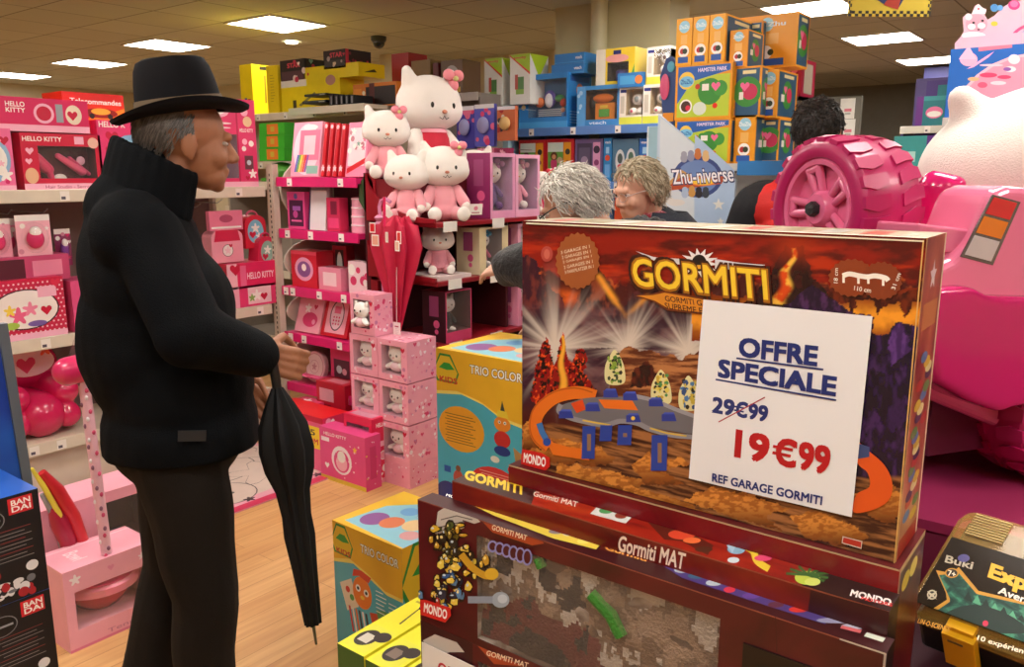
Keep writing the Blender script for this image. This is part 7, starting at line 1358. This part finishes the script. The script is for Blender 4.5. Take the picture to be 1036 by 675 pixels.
# body: extruded side outline (left is the tail)
def outline(pxs, yl): return [JP(x, y, yl) for x, y in pxs]
tub = outline([(930, 250), (975, 262), (1000, 262), (1070, 262), (1105, 268), (1105, 470), (960, 410), (935, 395), (925, 330)], YN)
mb = MB(); mb.prism(tub, YN+.05, .24, PB, axis='y'); mb.build('body', jeep, bevel=.02, seg=4)
fl = outline([(930, 226), (1000, 234), (1000, 262), (990, 262), (930, 250)], YN+.02)
mb = MB(); mb.prism(fl, YN+.02, .03, PB, axis='y'); mb.build('tail_ledge', jeep, bevel=.006, seg=3)
pod = outline([(940, 330), (944, 272), (965, 262), (985, 243), (1000, 206), (1006, 193), (1022, 188), (1060, 191), (1110, 215), (1130, 330)], YN)
mb = MB(); mb.prism(pod, YN, YN+.13, PB, axis='y'); pd = mb.build('rear_quarter', jeep, bevel=.018, seg=5)
# tail light decal on the quarter panel
mb = MB(); f = Face(mb, (0, 0, 0), (1, 0, 0), (0, 0, 1), 1, 1, JW @ Matrix.Translation((0, YN-.0006, 0))); f.k = 0
def TL(t, s): # t along height 0..1, s across
    a = Vector((1005, 199)).lerp(Vector((974, 259)), t); b = Vector((1031, 206)).lerp(Vector((1004, 267)), t); return tuple(a.lerp(b, s))
chrome = M('#8a8488', .2, metal=.8)
def q4(t0, t1, s0, s1): return [TL(t0, s0), TL(t0, s1), TL(t1, s1), TL(t1, s0)]
def addpx(pts, c, dy):
    P = [JP(x, y, YN-dy) for x, y in pts]; mb.prism(P, YN-dy, YN+.002, c, axis='y')
addpx(q4(-.03, 1.02, -.04, 1.04), chrome, .0012)
addpx(q4(.0, .28, .06, .94), M('#d8202c', .15, coat=1), .003); addpx(q4(.32, .6, .06, .94), M('#e88018', .15, coat=1), .003); addpx(q4(.64, .97, .06, .94), M('#cdc4c4', .15, coat=1), .003)
mb.build('tail_light', jeep, bevel=.0006)
# magenta fender: fused rounded blocks
mb = MB()
fp = outline([(948, 292), (985, 290), (1004, 300), (1080, 302), (1130, 330), (1130, 400), (1060, 405), (1012, 418), (985, 408), (950, 388), (940, 350)], YN-.03)
mb.prism(fp, YN-.03, YN+.12, MG, axis='y'); fend = blob('fender', mb, .008, jeep, 10)
mb = MB(); fp2 = outline([(940, 288), (985, 286), (992, 300), (992, 380), (960, 384), (940, 370)], YN-.0)
mb.prism(fp2, YN+.02, .25, MG, axis='y'); blob('bumper', mb, .008, jeep, 8)
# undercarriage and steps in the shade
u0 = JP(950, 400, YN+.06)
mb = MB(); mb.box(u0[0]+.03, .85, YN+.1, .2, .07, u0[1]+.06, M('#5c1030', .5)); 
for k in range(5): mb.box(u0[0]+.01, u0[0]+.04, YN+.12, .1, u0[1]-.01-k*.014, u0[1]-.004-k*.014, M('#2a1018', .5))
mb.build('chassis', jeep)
mb = MB(); mb.cap((wc[0]+.02, YN+.12, WR), (wc[0]+.02, .2, WR), .02, .02, '#2a1018'); mb.build('axle', jeep, smooth=True)
wheel('wheel', wc[0]+.02, .22, WR+.003, WR, .15, 'y')
wheel('wheel', wc[0]+.44, YN+.07, WR+.003, WR, .15, 'y')
wheel('wheel', wc[0]+.44, .22, WR+.003, WR, .15, 'y')
mb = MB(); mb.cap((.15, 0, S0.z-TT), (.22, 0, S0.z-TT), .04, .05, MG); mb.build('spare_mount', jeep, smooth=True)
# seat back and roll bar lumps behind the spare
mb = MB()
def K(px, py, yl): x, z = JP(px, py, yl); return (x, yl, z)
ys_ = .02
mb.cap(K(944, 192, ys_), K(944, 232, ys_), .035, .035, MG); mb.cap(K(962, 190, ys_-.03), K(960, 215, ys_-.03), .022, .026, MG); mb.cap(K(950, 232, ys_-.02), K(985, 232, ys_-.05), .032, .03, MG); mb.cap(K(966, 188, ys_-.03), K(945, 186, ys_), .024, .03, MG); mb.cap(K(975, 225, ys_-.04), K(990, 238, ys_-.05), .022, .02, MG)
blob('seat_back', mb, .006, jeep, 6)
mb = MB(); mb.cap(K(1022, 182, .05), K(1060, 170, .05), .03, .03, MG); mb.build('seat_side', jeep, smooth=True)
mb = MB(); f0 = JP(1130, 300, YN); mb.box(.5, .86, YN+.04, .24, .2, .5, PB); mb.build('bonnet', jeep, bevel=.05, seg=4)
# giant white plush in the seat
gc = atD(1078, 178, 1.95)
g = empty('plush_cat', (gc.x, gc.y, TT+.5), math.radians(10)); tag(g, 'giant white plush cat head rising behind the ride-on car', 'plush toy')
GF = M('#e6ded6', .9, .06, bump=.35, bscale=260, sheen=.3, scale=4)
mb = MB(); hz = gc.z-(TT+.5)
Rg = Matrix.Translation((0, 0, hz)) @ Matrix.Rotation(math.radians(37.5-10), 4, 'Z')
mb.ell((0, 0, 0), (.345, .24, .215), GF, 28, 18, T=Rg); mb.ell((0, 0, -.06), (.34, .24, .2), GF, 28, 18, T=Rg)
mb.cap((-.2, 0, .09), (-.265, 0, .175), .09, .035, GF, T=Rg); mb.cap((.2, 0, .1), (.27, 0, .2), .09, .04, GF, T=Rg)
hd = blob('head', mb, .012, g, 5, disp=(.006, 6))
mb = MB(); mb.cap((0, 0, -.28), (0, 0, .02), .16, .13, M('#e78aa8', .85, bump=.3), T=Matrix.Translation((0, 0, 0))); blob('body', mb, .012, g, 3)
mb = MB(); 


# ------------------------------------------------------------------ people
SKIN = '#c08866'
def head_shapes(mb, T, m, nose=1.0, mouth_open=False):
    E = lambda c, r: mb.ell(c, r, m, 18, 12, T=T)
    E((-.012, 0, .148), (.098, .077, .088)); E((.03, 0, .095), (.064, .062, .085)); E((.045, 0, .04), (.045, .047, .034)); E((.068, 0, .018), (.018, .024, .016))
    mb.cap((.09, 0, .122), (.107, 0, .087), .009, .013*nose, m, T=T); mb.cap((.088, -.03, .135), (.088, .03, .135), .012, .012, m, T=T)
    E((.1, .012, .08), (.01, .009, .008)); E((.1, -.012, .08), (.01, .009, .008))
    E((.086, 0, .057), (.012, .024, .005)); E((.084, 0, .047), (.012, .021, .006))
    for s in (-1, 1):
        E((.06, s*.036, .085), (.028, .024, .028)); mb.ell((-.005, s*.079, .108), (.02, .008, .032), m, 12, 8, T=T); mb.ell((-.002, s*.078, .085), (.01, .008, .012), m, 10, 8, T=T)
def hand_shapes(mb, T, m, side=1, curl=(.5, .6, .5), thumb_in=.5, s=1.0):
    """palm at origin, fingers +x, palm facing -z, thumb on side*y"""
    def cp(a, b, r0, r1): mb.cap(T @ Vector(a), T @ Vector(b), r0*s, r1*s, m, 10)
    P = lambda *v: Vector(v)*s
    for y in (-.03, -.01, .01, .03): cp(P(0, y*.75, 0), P(.085, y, 0), .014, .0115)
    Ls = {-.03: (.03, .02, .018), -.01: (.042, .027, .022), .01: (.046, .03, .023), .03: (.041, .026, .021)}
    for y, L in Ls.items():
        y = y*side; p = P(.088, y, 0); a = 0
        for i, l in enumerate(L):
            a += curl[i]; q = p+P(l*math.cos(a), y*.04, -l*math.sin(a)); cp(p, q, (.0095, .0085, .0078)[i], (.0088, .008, .0068)[i]); p = q
    p = P(.02, side*.03, -.005); q = P(.05, side*.058, -.018*(1+thumb_in)); cp(p, q, .014, .011); r = q+P(.03, -side*.006*thumb_in*2, -.022*thumb_in*1.5); cp(q, r, .0105, .009); t = r+P(.022, -side*.016*thumb_in, -.012*thumb_in); cp(r, t, .009, .0075)
def hand_T(w, d, palm):
    """w wrist position, d finger direction, palm facing direction"""
    x = Vector(d).normalized(); z = -Vector(palm); z = (z-x*z.dot(x)).normalized(); y = z.cross(x)
    return Matrix(((x.x, y.x, z.x, w[0]), (x.y, y.y, z.y, w[1]), (x.z, y.z, z.z, w[2]), (0, 0, 0, 1)))
def eyes(parent, T):
    for s in (-1, 1):
        mb = MB(); mb.ell((.0795, s*.031, .118), (.0095, .0115, .006), '#b8a8a0', T=T); mb.ell((.0872, s*.031, .118), (.003, .0048, .0045), '#3a2c24', T=T); mb.build('eye', parent, smooth=True)
def hair_locks(parent, T, col, n=650, L=.075, r=.0028, region=lambda d: True, flow=(-.4, 0, -1), seed=1, name='hair', ctr=(-.014, 0, .143), rad=(.104, .084, .096), wav=.25, cap_r=1.0, col2=None):
    rnd = random.Random(seed); mb = MB(); hm = M(col, .5, .15, scale=60); h2 = M(col2 or col, .5, .15, scale=60)
    # scalp layer
    k = 0
    c = Vector(ctr)
    while k < n:
        d = Vector((rnd.gauss(0, 1), rnd.gauss(0, 1), rnd.gauss(0, 1))).normalized()
        if not region(d): continue
        k += 1
        p = c+Vector((d.x*rad[0], d.y*rad[1], d.z*rad[2])); pts = [p]; dirv = d*.35+Vector(flow)*.5+Vector((rnd.gauss(0, wav), rnd.gauss(0, wav), rnd.gauss(0, wav)))*.5
        ll = L*rnd.uniform(.6, 1.2)
        for i in range(4):
            v = pts[-1]-c; nrm = Vector((v.x/rad[0]**2, v.y/rad[1]**2, v.z/rad[2]**2)).normalized()
            dd = Vector(flow)+Vector((rnd.gauss(0, wav), rnd.gauss(0, wav), rnd.gauss(0, wav)))+d*.25; dd = dd-nrm*dd.dot(nrm)*.85+nrm*.12; dd.normalize(); q = pts[-1]+dd*ll/4
            v = q-c; e_ = math.sqrt((v.x/rad[0])**2+(v.y/rad[1])**2+(v.z/rad[2])**2)
            if e_ < 1.02: q = c+v*(1.02/e_)
            pts.append(q)
        mb.tube([T @ q for q in pts], [r, r*1.15, r, r*.7, r*.25], hm if rnd.random() < .6 else h2, 4, caps=False)
    o = mb.build(name, parent, smooth=True)
    return o
def hair_base(parent, T, col, cut, ctr=(-.014, 0, .143), rad=(.102, .082, .094)):
    mb = MB(); vs = []; fs = []; nu, nv = 32, 20; idx = {}
    for j in range(nv+1):
        a = PI*j/nv-PI/2
        for k in range(nu):
            q = 2*PI*k/nu; d = Vector((math.cos(a)*math.cos(q), math.cos(a)*math.sin(q), math.sin(a))); vs.append(T @ (Vector(ctr)+Vector((d.x*rad[0], d.y*rad[1], d.z*rad[2])))); idx[len(vs)-1] = cut(d)
    for j in range(nv):
        for k in range(nu):
            f = (j*nu+k, j*nu+(k+1) % nu, (j+1)*nu+(k+1) % nu, (j+1)*nu+k)
            if all(idx[i] for i in f): fs.append(f)
    mb.add(vs, fs, M(col, .6, .1, scale=50)); return mb.build('scalp_hair', parent, smooth=True)
def person(label, pos, az):
    """local frame: +x faces direction az (vector), y to the left, z up"""
    a = math.atan2(az.y, az.x); r = empty('person', (pos.x, pos.y, 0), a); tag(r, label, 'person'); return r
# ---- the man in the hat
def man():
    base = atD(171, 300, 2.0); D_ = (RGT*.93+FWD*.36).normalized(); MI = (Matrix.Translation((base.x, base.y, 0)) @ Matrix.Rotation(math.atan2(D_.y, D_.x), 4, 'Z')).inverted(); r = person('man in black hat and dark coat walking with furled umbrella', base, D_)
    sk = M('#a06a4c', .55, .06); H = Matrix.Translation((.045, -.0, 1.492)) @ Matrix.Rotation(-.5, 4, 'Z') @ Matrix.Rotation(.02, 4, 'Y') 
    H = Matrix.Translation((.06, -.0, 1.455)) @ Matrix.Rotation(.12, 4, 'Z') @ Matrix.Rotation(.06, 4, 'Y')
    mb = MB(); head_shapes(mb, H, sk, 1.1); mb.cap((-.02, 0, 1.36), (.035, 0, 1.52), .06, .056, sk)
    mb.cap((-.05, 0, 1.36), (-.04, 0, 1.0), .1, .11, sk); mb.cap((-.05, -.1, 1.38), (-.05, .1, 1.38), .07, .07, sk)
    W1 = tuple(MI @ atD(263, 360, 1.93)); E1 = tuple(MI @ atD(192, 338, 1.78))
    mb.cap((-.06, -.18, 1.37), E1, .05, .042, sk); mb.cap(E1, W1, .04, .028, sk)
    W2 = (.14, .24, .93)
    mb.cap((-.06, .18, 1.37), (-.02, .25, 1.1), .05, .042, sk); mb.cap((-.02, .25, 1.1), W2, .04, .028, sk)
    hand_shapes(mb, hand_T(W1, (.9, .1, -.32), (.1, .95, -.2)), sk, side=1, curl=(.75, .95, .7), thumb_in=.9, s=1.0)
    hand_shapes(mb, hand_T(W2, (.6, 0, -.8), (-.1, -.95, -.1)), sk, side=-1, curl=(.3, .4, .3))
    for s, kx, fx in ((-1, .03, .01), (1, -.04, -.15)):
        mb.cap((-.01, s*.085, .85), (kx, s*.09, .47), .08, .055, sk); mb.cap((kx, s*.09, .47), (fx, s*.09, .1), .052, .036, sk); mb.cap((fx, s*.09, .07), (fx+.14, s*.1, .04), .036, .028, sk)
    b = blob('body', mb, .0045, r, 3)
    eyes(b, H)
    # hair fringe at the nape
    hair_base(b, H, '#5a524c', lambda d: d.z < .5 and d.x < .12 and d.z > -.5 and not (d.z < -.15 and d.x > -.25)); hair_locks(b, H, '#6a625c', 900, .028, .0016, lambda d: d.z < .4 and d.x < .22 and d.z > -.55 and not (d.z < -.1 and d.x > -.2), (-.4, 0, -.9), 4, rad=(.1, .08, .092), wav=.15, col2='#4a4440')
    # coat
    cm = M('#070a0e', .8, .1, bump=.35, bscale=300, spec=.12)
    mb = MB(); E = lambda c, rr: mb.ell(c, rr, cm, 24, 16)
    mb.cap((-.06, -.15, 1.37), (-.06, .15, 1.37), .095, .095, cm); mb.cap((-.06, 0, 1.42), (-.03, 0, 1.49), .11, .085, cm)
    E((-.05, 0, 1.27), (.145, .215, .2)); E((-.02, 0, 1.16), (.175, .21, .2)); E((.005, 0, 1.0), (.18, .215, .24)); E((.005, 0, .86), (.19, .22, .2)); E((.005, 0, .78), (.188, .215, .12)); E((-.035, 0, 1.1), (.18, .2, .25))
    mb.cap((-.03, -.175, 1.365), E1, .08, .075, cm); mb.cap(E1, Vector(W1)-(Vector(W1)-Vector(E1)).normalized()*.012, .078, .054, cm)
    mb.cap((-.06, .19, 1.36), (-.01, .26, 1.1), .085, .075, cm); mb.cap((-.01, .26, 1.1), (.13, .24, .95), .075, .052, cm)
    c = blob('coat', mb, .009, r, 4, cutz=[(.835, True)], disp=(.006, 9))
    mb = MB()
    for k in range(22):
        q = .55+(2*PI-1.1)*k/21; lean = .012*math.cos(q)
        mb.cap((-.03+.088*math.cos(q), .09*math.sin(q), 1.42-.02*math.cos(q)), (-.0+.088*math.cos(q), .086*math.sin(q), 1.53-.045*math.cos(q)), .024, .013, cm)
    blob('collar', mb, .006, c, 4)
    mb = MB(); mb.box(-.09, -.03, -.2295, -.2265, .9, .925, M('#1c1e22', .6), T=Matrix.Rotation(.1, 4, 'Y')); mb.build('pocket_flap', c)
    # trousers and shoes
    tm = M('#191512', .85, .08, bump=.3, bscale=260, spec=.3)
    mb = MB(); mb.ell((-.005, 0, .86), (.165, .19, .14), tm, 22, 14)
    for s, kx, fx in ((-1, .03, .01), (1, -.04, -.15)):
        mb.cap((-.005, s*.085, .84), (kx, s*.09, .47), .112, .086, tm); mb.cap((kx, s*.09, .47), (fx, s*.09, .1), .084, .07, tm)
    blob('trousers', mb, .009, r, 4, disp=(.008, 7))
    for s, fx, z0 in ((-1, .015, 0), (1, -.17, 0)):
        mb = MB(); mb.cap((fx-.03, s*.105, .045), (fx+.19, s*.12, .035), .045, .036, M('#141210', .3)); mb.box(fx-.07, fx+.22, s*.11-.045, s*.11+.045, 0.0, .02, '#141210'); mb.cap((fx, s*.1, .05), (fx, s*.1, .1), .048, .045, '#141210'); blob('shoe', mb, .007, r, 3)
    # hat
    hm = M('#0c0b10', .9, .08, spec=.25); Th = H @ Matrix.Translation((-.012, 0, .185)) @ Matrix.Rotation(-.2, 4, 'Y')
    mb = MB(); n = 56; vs = []; fs = []; rings = [(.098, .079, .008), (.12, .1, .0), (.14, .12, .0), (.155, .135, .006), (.158, .138, .01), (.155, .135, .002), (.14, .118, -.006), (.1, .08, -.004)]
    for (a_, b_, z) in rings:
        for k in range(n): q = 2*PI*k/n; vs.append((a_*math.cos(q), b_*math.sin(q), z+(.02*math.sin(q)**2-.014*math.cos(q)**2)*(a_-.09)/.08))
    for i in range(len(rings)):
        for k in range(n): fs.append((i*n+k, i*n+(k+1) % n, ((i+1) % len(rings))*n+(k+1) % n, ((i+1) % len(rings))*n+k))
    mb.add(vs, fs, hm, Th); hb = mb.build('hat', r, smooth=True)
    mb = MB(); vs = []; fs = []; prof = [(1.0, 0), (.96, .035), (.91, .07), (.85, .098), (.76, .116), (.62, .123), (.4, .112), (.2, .104), (.05, .102)]
    for (s_, z) in prof:
        for k in range(n):
            q = 2*PI*k/n; pinch = 1-.1*max(0, math.cos(q))*max(0, z/.12)*abs(math.sin(q))*2; vs.append((.1*s_*math.cos(q), .081*s_*pinch*math.sin(q), z+.006*math.sin(q)**2*(s_ > .7)))
    for i in range(len(prof)-1):
        for k in range(n): fs.append((i*n+k, i*n+(k+1) % n, (i+1)*n+(k+1) % n, (i+1)*n+k))
    fs.append(tuple((len(prof)-1)*n+k for k in range(n))); mb.add(vs, fs, hm, Th); mb.build('crown', hb, smooth=True)
    mb = MB(); mb.lathe([(.0, .006)]*0+[(1.02, .004), (.99, .032)], M('#6a5844', .8), 56, T=Th @ Matrix.Diagonal((.1, .081, 1, 1))); mb.build('band', hb, smooth=True)
    # furled umbrella held in the hand
    M0 = r.matrix_world if False else Matrix.Translation((base.x, base.y, 0)) @ Matrix.Rotation(math.atan2(D_.y, D_.x), 4, 'Z')
    hp = atD(279, 384, 1.93); tip = atD(320, 652, 1.98)
    d = (tip-hp); L = d.length; z = -d.normalized(); x = z.orthogonal().normalized(); y = z.cross(x)
    um = empty('umbrella'); um.matrix_world = Matrix(((x.x, y.x, z.x, hp.x), (x.y, y.y, z.y, hp.y), (x.z, y.z, z.z, hp.z), (0, 0, 0, 1)))
    tag(um, 'black furled umbrella held pointing down by the man in the hat', 'umbrella')
    bk = M('#08090b', .7, spec=.3); mb = MB()
    prof = [(.012, -.02), (.03, -.06), (.05, -.11), (.056, -.17), (.05, -.22), (.035, -.27), (.03, -.33), (.032, -.38), (.026, -.46), (.018, -.6), (.012, -L+.09), (.006, -L+.06)]
    mb.lathe(prof, bk, 48, star=(8, .16)); mb.build('canopy', um, smooth=True)
    mb = MB(); mb.tube([(0, 0, -.02), (0, 0, .05), (.0, 0, .07)], .011, M('#1a1614', .3), 12); mb.build('handle', um, smooth=True); mb = MB(); mb.tube([(0, 0, -L+.07), (0, 0, -L)], [.005, .003], M('#8a8a90', .3, metal=1), 8); mb.build('tip', um, smooth=True)
man()
# ---- the two grey haired women
def woman(label, base, az, ztop, coat, hair, hair2, tilt, turn, arm=None, furry=False, scarf=None, seed=1, glass_dark=True):
    r = person(label, base, az); sk = M('#cf9d84', .5, .05); hz = ztop-.225
    H = Matrix.Translation((.07, 0, hz)) @ Matrix.Rotation(turn, 4, 'Z') @ Matrix.Rotation(tilt, 4, 'Y')
    mb = MB(); head_shapes(mb, H, sk, .85); sh = hz-.045
    mb.cap((-.01, 0, sh-.02), (.04, 0, hz+.05), .052, .05, sk); mb.cap((-.02, 0, sh-.03), (-.03, 0, .95), .1, .11, sk)
    for s in (-1, 1):
        mb.cap((-.02, s*.08, .95), (0, s*.09, .5), .08, .055, sk); mb.cap((0, s*.09, .5), (-.02, s*.09, .08), .05, .035, sk); mb.cap((-.02, s*.09, .04), (.13, s*.1, .035), .035, .028, sk)
    arms = {}
    for s in (-1, 1):
        A_ = Vector((-.02, s*.17, sh-.04))
        if arm and arm[0] == s: Eb = Vector(arm[1]); Wr = Vector(arm[2])
        else: Eb = Vector((.0, s*.24, sh-.32)); Wr = Vector((.2, s*.16, sh-.3))
        arms[s] = (A_, Eb, Wr); mb.cap(A_, Eb, .045, .038, sk); mb.cap(Eb, Wr, .036, .026, sk)
        hand_shapes(mb, hand_T(Wr, (Wr-Eb), (0, -s*.5, -.8)), sk, side=-s*1 if s < 0 else -1, curl=(.3, .4, .3), s=.9)
    b = blob('body', mb, .006, r, 3); eyes(b, H)
    cm = M(coat, .7 if furry else .8, .1, bump=.5, bscale=90 if furry else 260, sheen=.1)
    mb = MB(); mb.cap((-.02, -.13, sh-.05), (-.02, .13, sh-.05), .095, .095, cm); mb.cap((-.02, 0, sh-.03), (-.02, 0, sh+.0), .12, .1, cm); mb.ell((-.01, 0, sh-.25), (.17, .22, .25), cm, 20, 14); mb.ell((-.01, 0, sh-.5), (.18, .225, .28), cm, 20, 14); mb.ell((0, 0, .72), (.19, .22, .2), cm, 20, 14)
    for s in (-1, 1):
        A_, Eb, Wr = arms[s]; k_ = 1.25 if (arm and arm[0] == s) else 1; mb.cap(A_, Eb, .082*k_, .078*k_, cm); mb.cap(Eb, Wr-(Wr-Eb).normalized()*.02, .078*k_, .055*k_, cm)
    c = blob('coat', mb, .009, r, 3, cutz=[(.6, True)], disp=(.012, 16) if furry else (.005, 10))
    mb = MB()
    if furry:
        rnd = random.Random(3)
        for k in range(46):
            q = -PI+2*PI*k/46; mb.ell((-.04+.115*math.cos(q), .135*math.sin(q), sh+.035+.03*math.cos(q*1+PI)+rnd.uniform(-.01, .02)), (.045, .045, .04), cm)
        hd_ = blob('hood_collar', mb, .008, c, 2, disp=(.016, 30))
    else:
        n = 28; vs = []; fs = []
        for j, (z, rr) in enumerate(((sh+.0, .115), (sh+.06, .1), (sh+.075, .108), (sh+.03, .15), (sh+.0, .155))):
            for k in range(n): q = .6+(2*PI-1.2)*k/(n-1); vs.append((-.01+rr*math.cos(q), rr*1.15*math.sin(q), z))
        for j in range(4):
            for k in range(n-1): fs.append((j*n+k, j*n+k+1, (j+1)*n+k+1, (j+1)*n+k))
        mb.add(vs, fs, cm); mb.build('coat_collar', c, smooth=True)
    if scarf:
        mb = MB(); sm = node_mat('scarf_print', b_art('#2c1c2c', '#a02038', '#d8c8c8', 60), .8); mb.ell((.02, 0, sh+.03), (.1, .105, .055), sm); mb.ell((.08, 0, sh-.02), (.06, .07, .07), sm); blob('scarf', mb, .007, c, 2, disp=(.01, 25))
    tm = M('#26262c', .8); mb = MB(); mb.ell((0, 0, .68), (.15, .17, .15), tm)
    for s in (-1, 1): mb.cap((0, s*.085, .66), (-.01, s*.09, .12), .1, .07, tm)
    blob('trousers', mb, .012, r, 2)
    for s in (-1, 1):
        mb = MB(); mb.cap((-.03, s*.09, .04), (.14, s*.1, .032), .042, .034, M('#1a1614', .4)); mb.box(-.06, .17, s*.095-.04, s*.095+.04, 0, .02, '#1a1614'); blob('shoe', mb, .008, r, 2)
    keep = lambda d: (d.x < .42 or d.z > .62) and d.z > -.72 and not (d.x > -.02 and d.z < -.08)
    hair_base(b, H, hair, lambda d: (d.x < .5 or d.z > .6) and d.z > -.7 and not (d.x > .0 and d.z < -.05))
    hair_locks(b, H, hair, 1500, .07, .0024, keep, (-.35, 0, -.9), seed, wav=.3, col2=hair2)
    # spectacles
    mb = MB(); gm = M('#202428' if glass_dark else '#a89c98', .3, metal=0 if glass_dark else .6)
    for s in (-1, 1):
        mb.tube([H @ Vector((.112-.006*abs(math.cos(q)), s*.033+.024*math.cos(q), .113+.016*math.sin(q))) for q in [2*PI*k/20 for k in range(21)]], .0018 if glass_dark else .0012, gm, 6)
        mb.tube([H @ Vector(v) for v in ((.106, s*.056, .118), (.05, s*.08, .125), (-.02, s*.088, .122), (-.045, s*.088, .1))], .003 if glass_dark else .0015, gm, 6)
    mb.tube([H @ Vector(v) for v in ((.11, -.011, .116), (.118, 0, .12), (.11, .011, .116))], .0015, gm, 6)
    mb.build('spectacles', b, smooth=True)
    return r
lb = atD(594, 194, 2.72); az1 = (-RGT*.9+FWD*.30).normalized()
a1 = math.atan2(az1.y, az1.x); inv1 = (Matrix.Translation((lb.x, lb.y, 0)) @ Matrix.Rotation(a1, 4, 'Z')).inverted()
elb = inv1 @ atD(545, 266, 2.45); wr = inv1 @ atD(494, 270, 2.6)
woman('grey haired woman in black padded coat reaching toward the shelf', lb-az1*.07, az1, atD(594, 170, 2.75).z, '#101012', '#dedad2', '#b4aea4', .45, .0, arm=(1, tuple(elb), tuple(wr)), furry=True, seed=2)
lb2 = atD(653, 190, 3.25); az2 = (-RGT*.86-FWD*.5).normalized()
woman('blonde grey haired woman in spectacles, navy coat and patterned scarf', lb2-az2*.06, az2, atD(645, 164, 3.28).z, '#1c2230', '#bdb198', '#94866c', .22, .0, scarf=True, seed=5, glass_dark=False)
# ---- the man in the red vest, seen from behind
def vest_man():
    base = atD(824, 140, 3.1); az = (FWD*.9+RGT*.55).normalized(); r = person('person in red vest with dark hair seen from behind', base, az)
    zt = atD(822, 101, 3.1).z; hz = zt-.235; sk = M('#b08060', .5, .05); H = Matrix.Translation((.04, 0, hz)) @ Matrix.Rotation(.1, 4, 'Y')
    mb = MB(); head_shapes(mb, H, sk); sh = hz-.1
    mb.cap((-.02, 0, sh), (.02, 0, hz+.06), .06, .058, sk); mb.cap((-.02, 0, sh-.04), (-.02, 0, 1.0), .12, .12, sk)
    for s in (-1, 1):
        mb.cap((0, s*.1, 1.0), (0, s*.1, .5), .09, .06, sk); mb.cap((0, s*.1, .5), (-.02, s*.1, .1), .055, .04, sk); mb.cap((-.02, s*.1, .05), (.16, s*.11, .04), .04, .032, sk)
        E_ = Vector((-.02, s*.29, sh-.3)); Wv = Vector((.12, s*.27, sh-.52)); mb.cap((-.02, s*.2, sh-.05), E_, .05, .042, sk); mb.cap(E_, Wv, .04, .03, sk); hand_shapes(mb, hand_T(Wv, Wv-E_, (0, -s, 0)), sk, side=-s, curl=(.3, .35, .3))
    b = blob('body', mb, .006, r, 3); eyes(b, H)
    dk = M('#15151a', .85, .08, bump=.2); mb = MB(); mb.cap((-.02, -.17, sh-.06), (-.02, .17, sh-.06), .095, .095, dk); mb.cap((-.02, 0, sh-.03), (.0, 0, sh+.04), .1, .075, dk); mb.ell((-.0, 0, sh-.3), (.14, .2, .3), dk)
    for s in (-1, 1): mb.cap((-.02, s*.2, sh-.07), (-.02, s*.29, sh-.3), .09, .08, dk); mb.cap((-.02, s*.29, sh-.3), (.11, s*.27, sh-.5), .075, .05, dk)
    blob('shirt', mb, .009, r, 3, disp=(.006, 10))
    rd = M('#c81c18', .7, .06, bump=.2); mb = MB(); mb.cap((-.02, -.12, sh-.07), (-.02, .12, sh-.07), .112, .112, rd); mb.ell((-.01, 0, sh-.25), (.17, .23, .26), rd, 20, 14); mb.ell((-.01, 0, sh-.48), (.175, .235, .24), rd, 20, 14)
    blob('vest', mb, .009, r, 3, cutz=[(sh-.62, True)], disp=(.005, 9))
    tm = M('#1c1e26', .8); mb = MB(); mb.ell((0, 0, .88), (.16, .18, .15), tm)
    for s in (-1, 1): mb.cap((0, s*.09, .85), (-.01, s*.1, .12), .11, .075, tm)
    blob('trousers', mb, .012, r, 2)
    for s in (-1, 1):
        mb = MB(); mb.cap((-.03, s*.1, .045), (.17, s*.11, .036), .046, .038, M('#141210', .4)); mb.box(-.06, .2, s*.105-.042, s*.105+.042, 0, .02, '#141210'); blob('shoe', mb, .008, r, 2)
    keep = lambda d: (d.x < .35 or d.z > .55) and d.z > -.6 and not (d.x > -.05 and d.z < .0)
    hair_base(b, H, '#241c18', keep); hair_locks(b, H, '#2a201a', 1300, .045, .0026, keep, (-.2, 0, -.7), 9, wav=.5, col2='#1a1512')
vest_man()
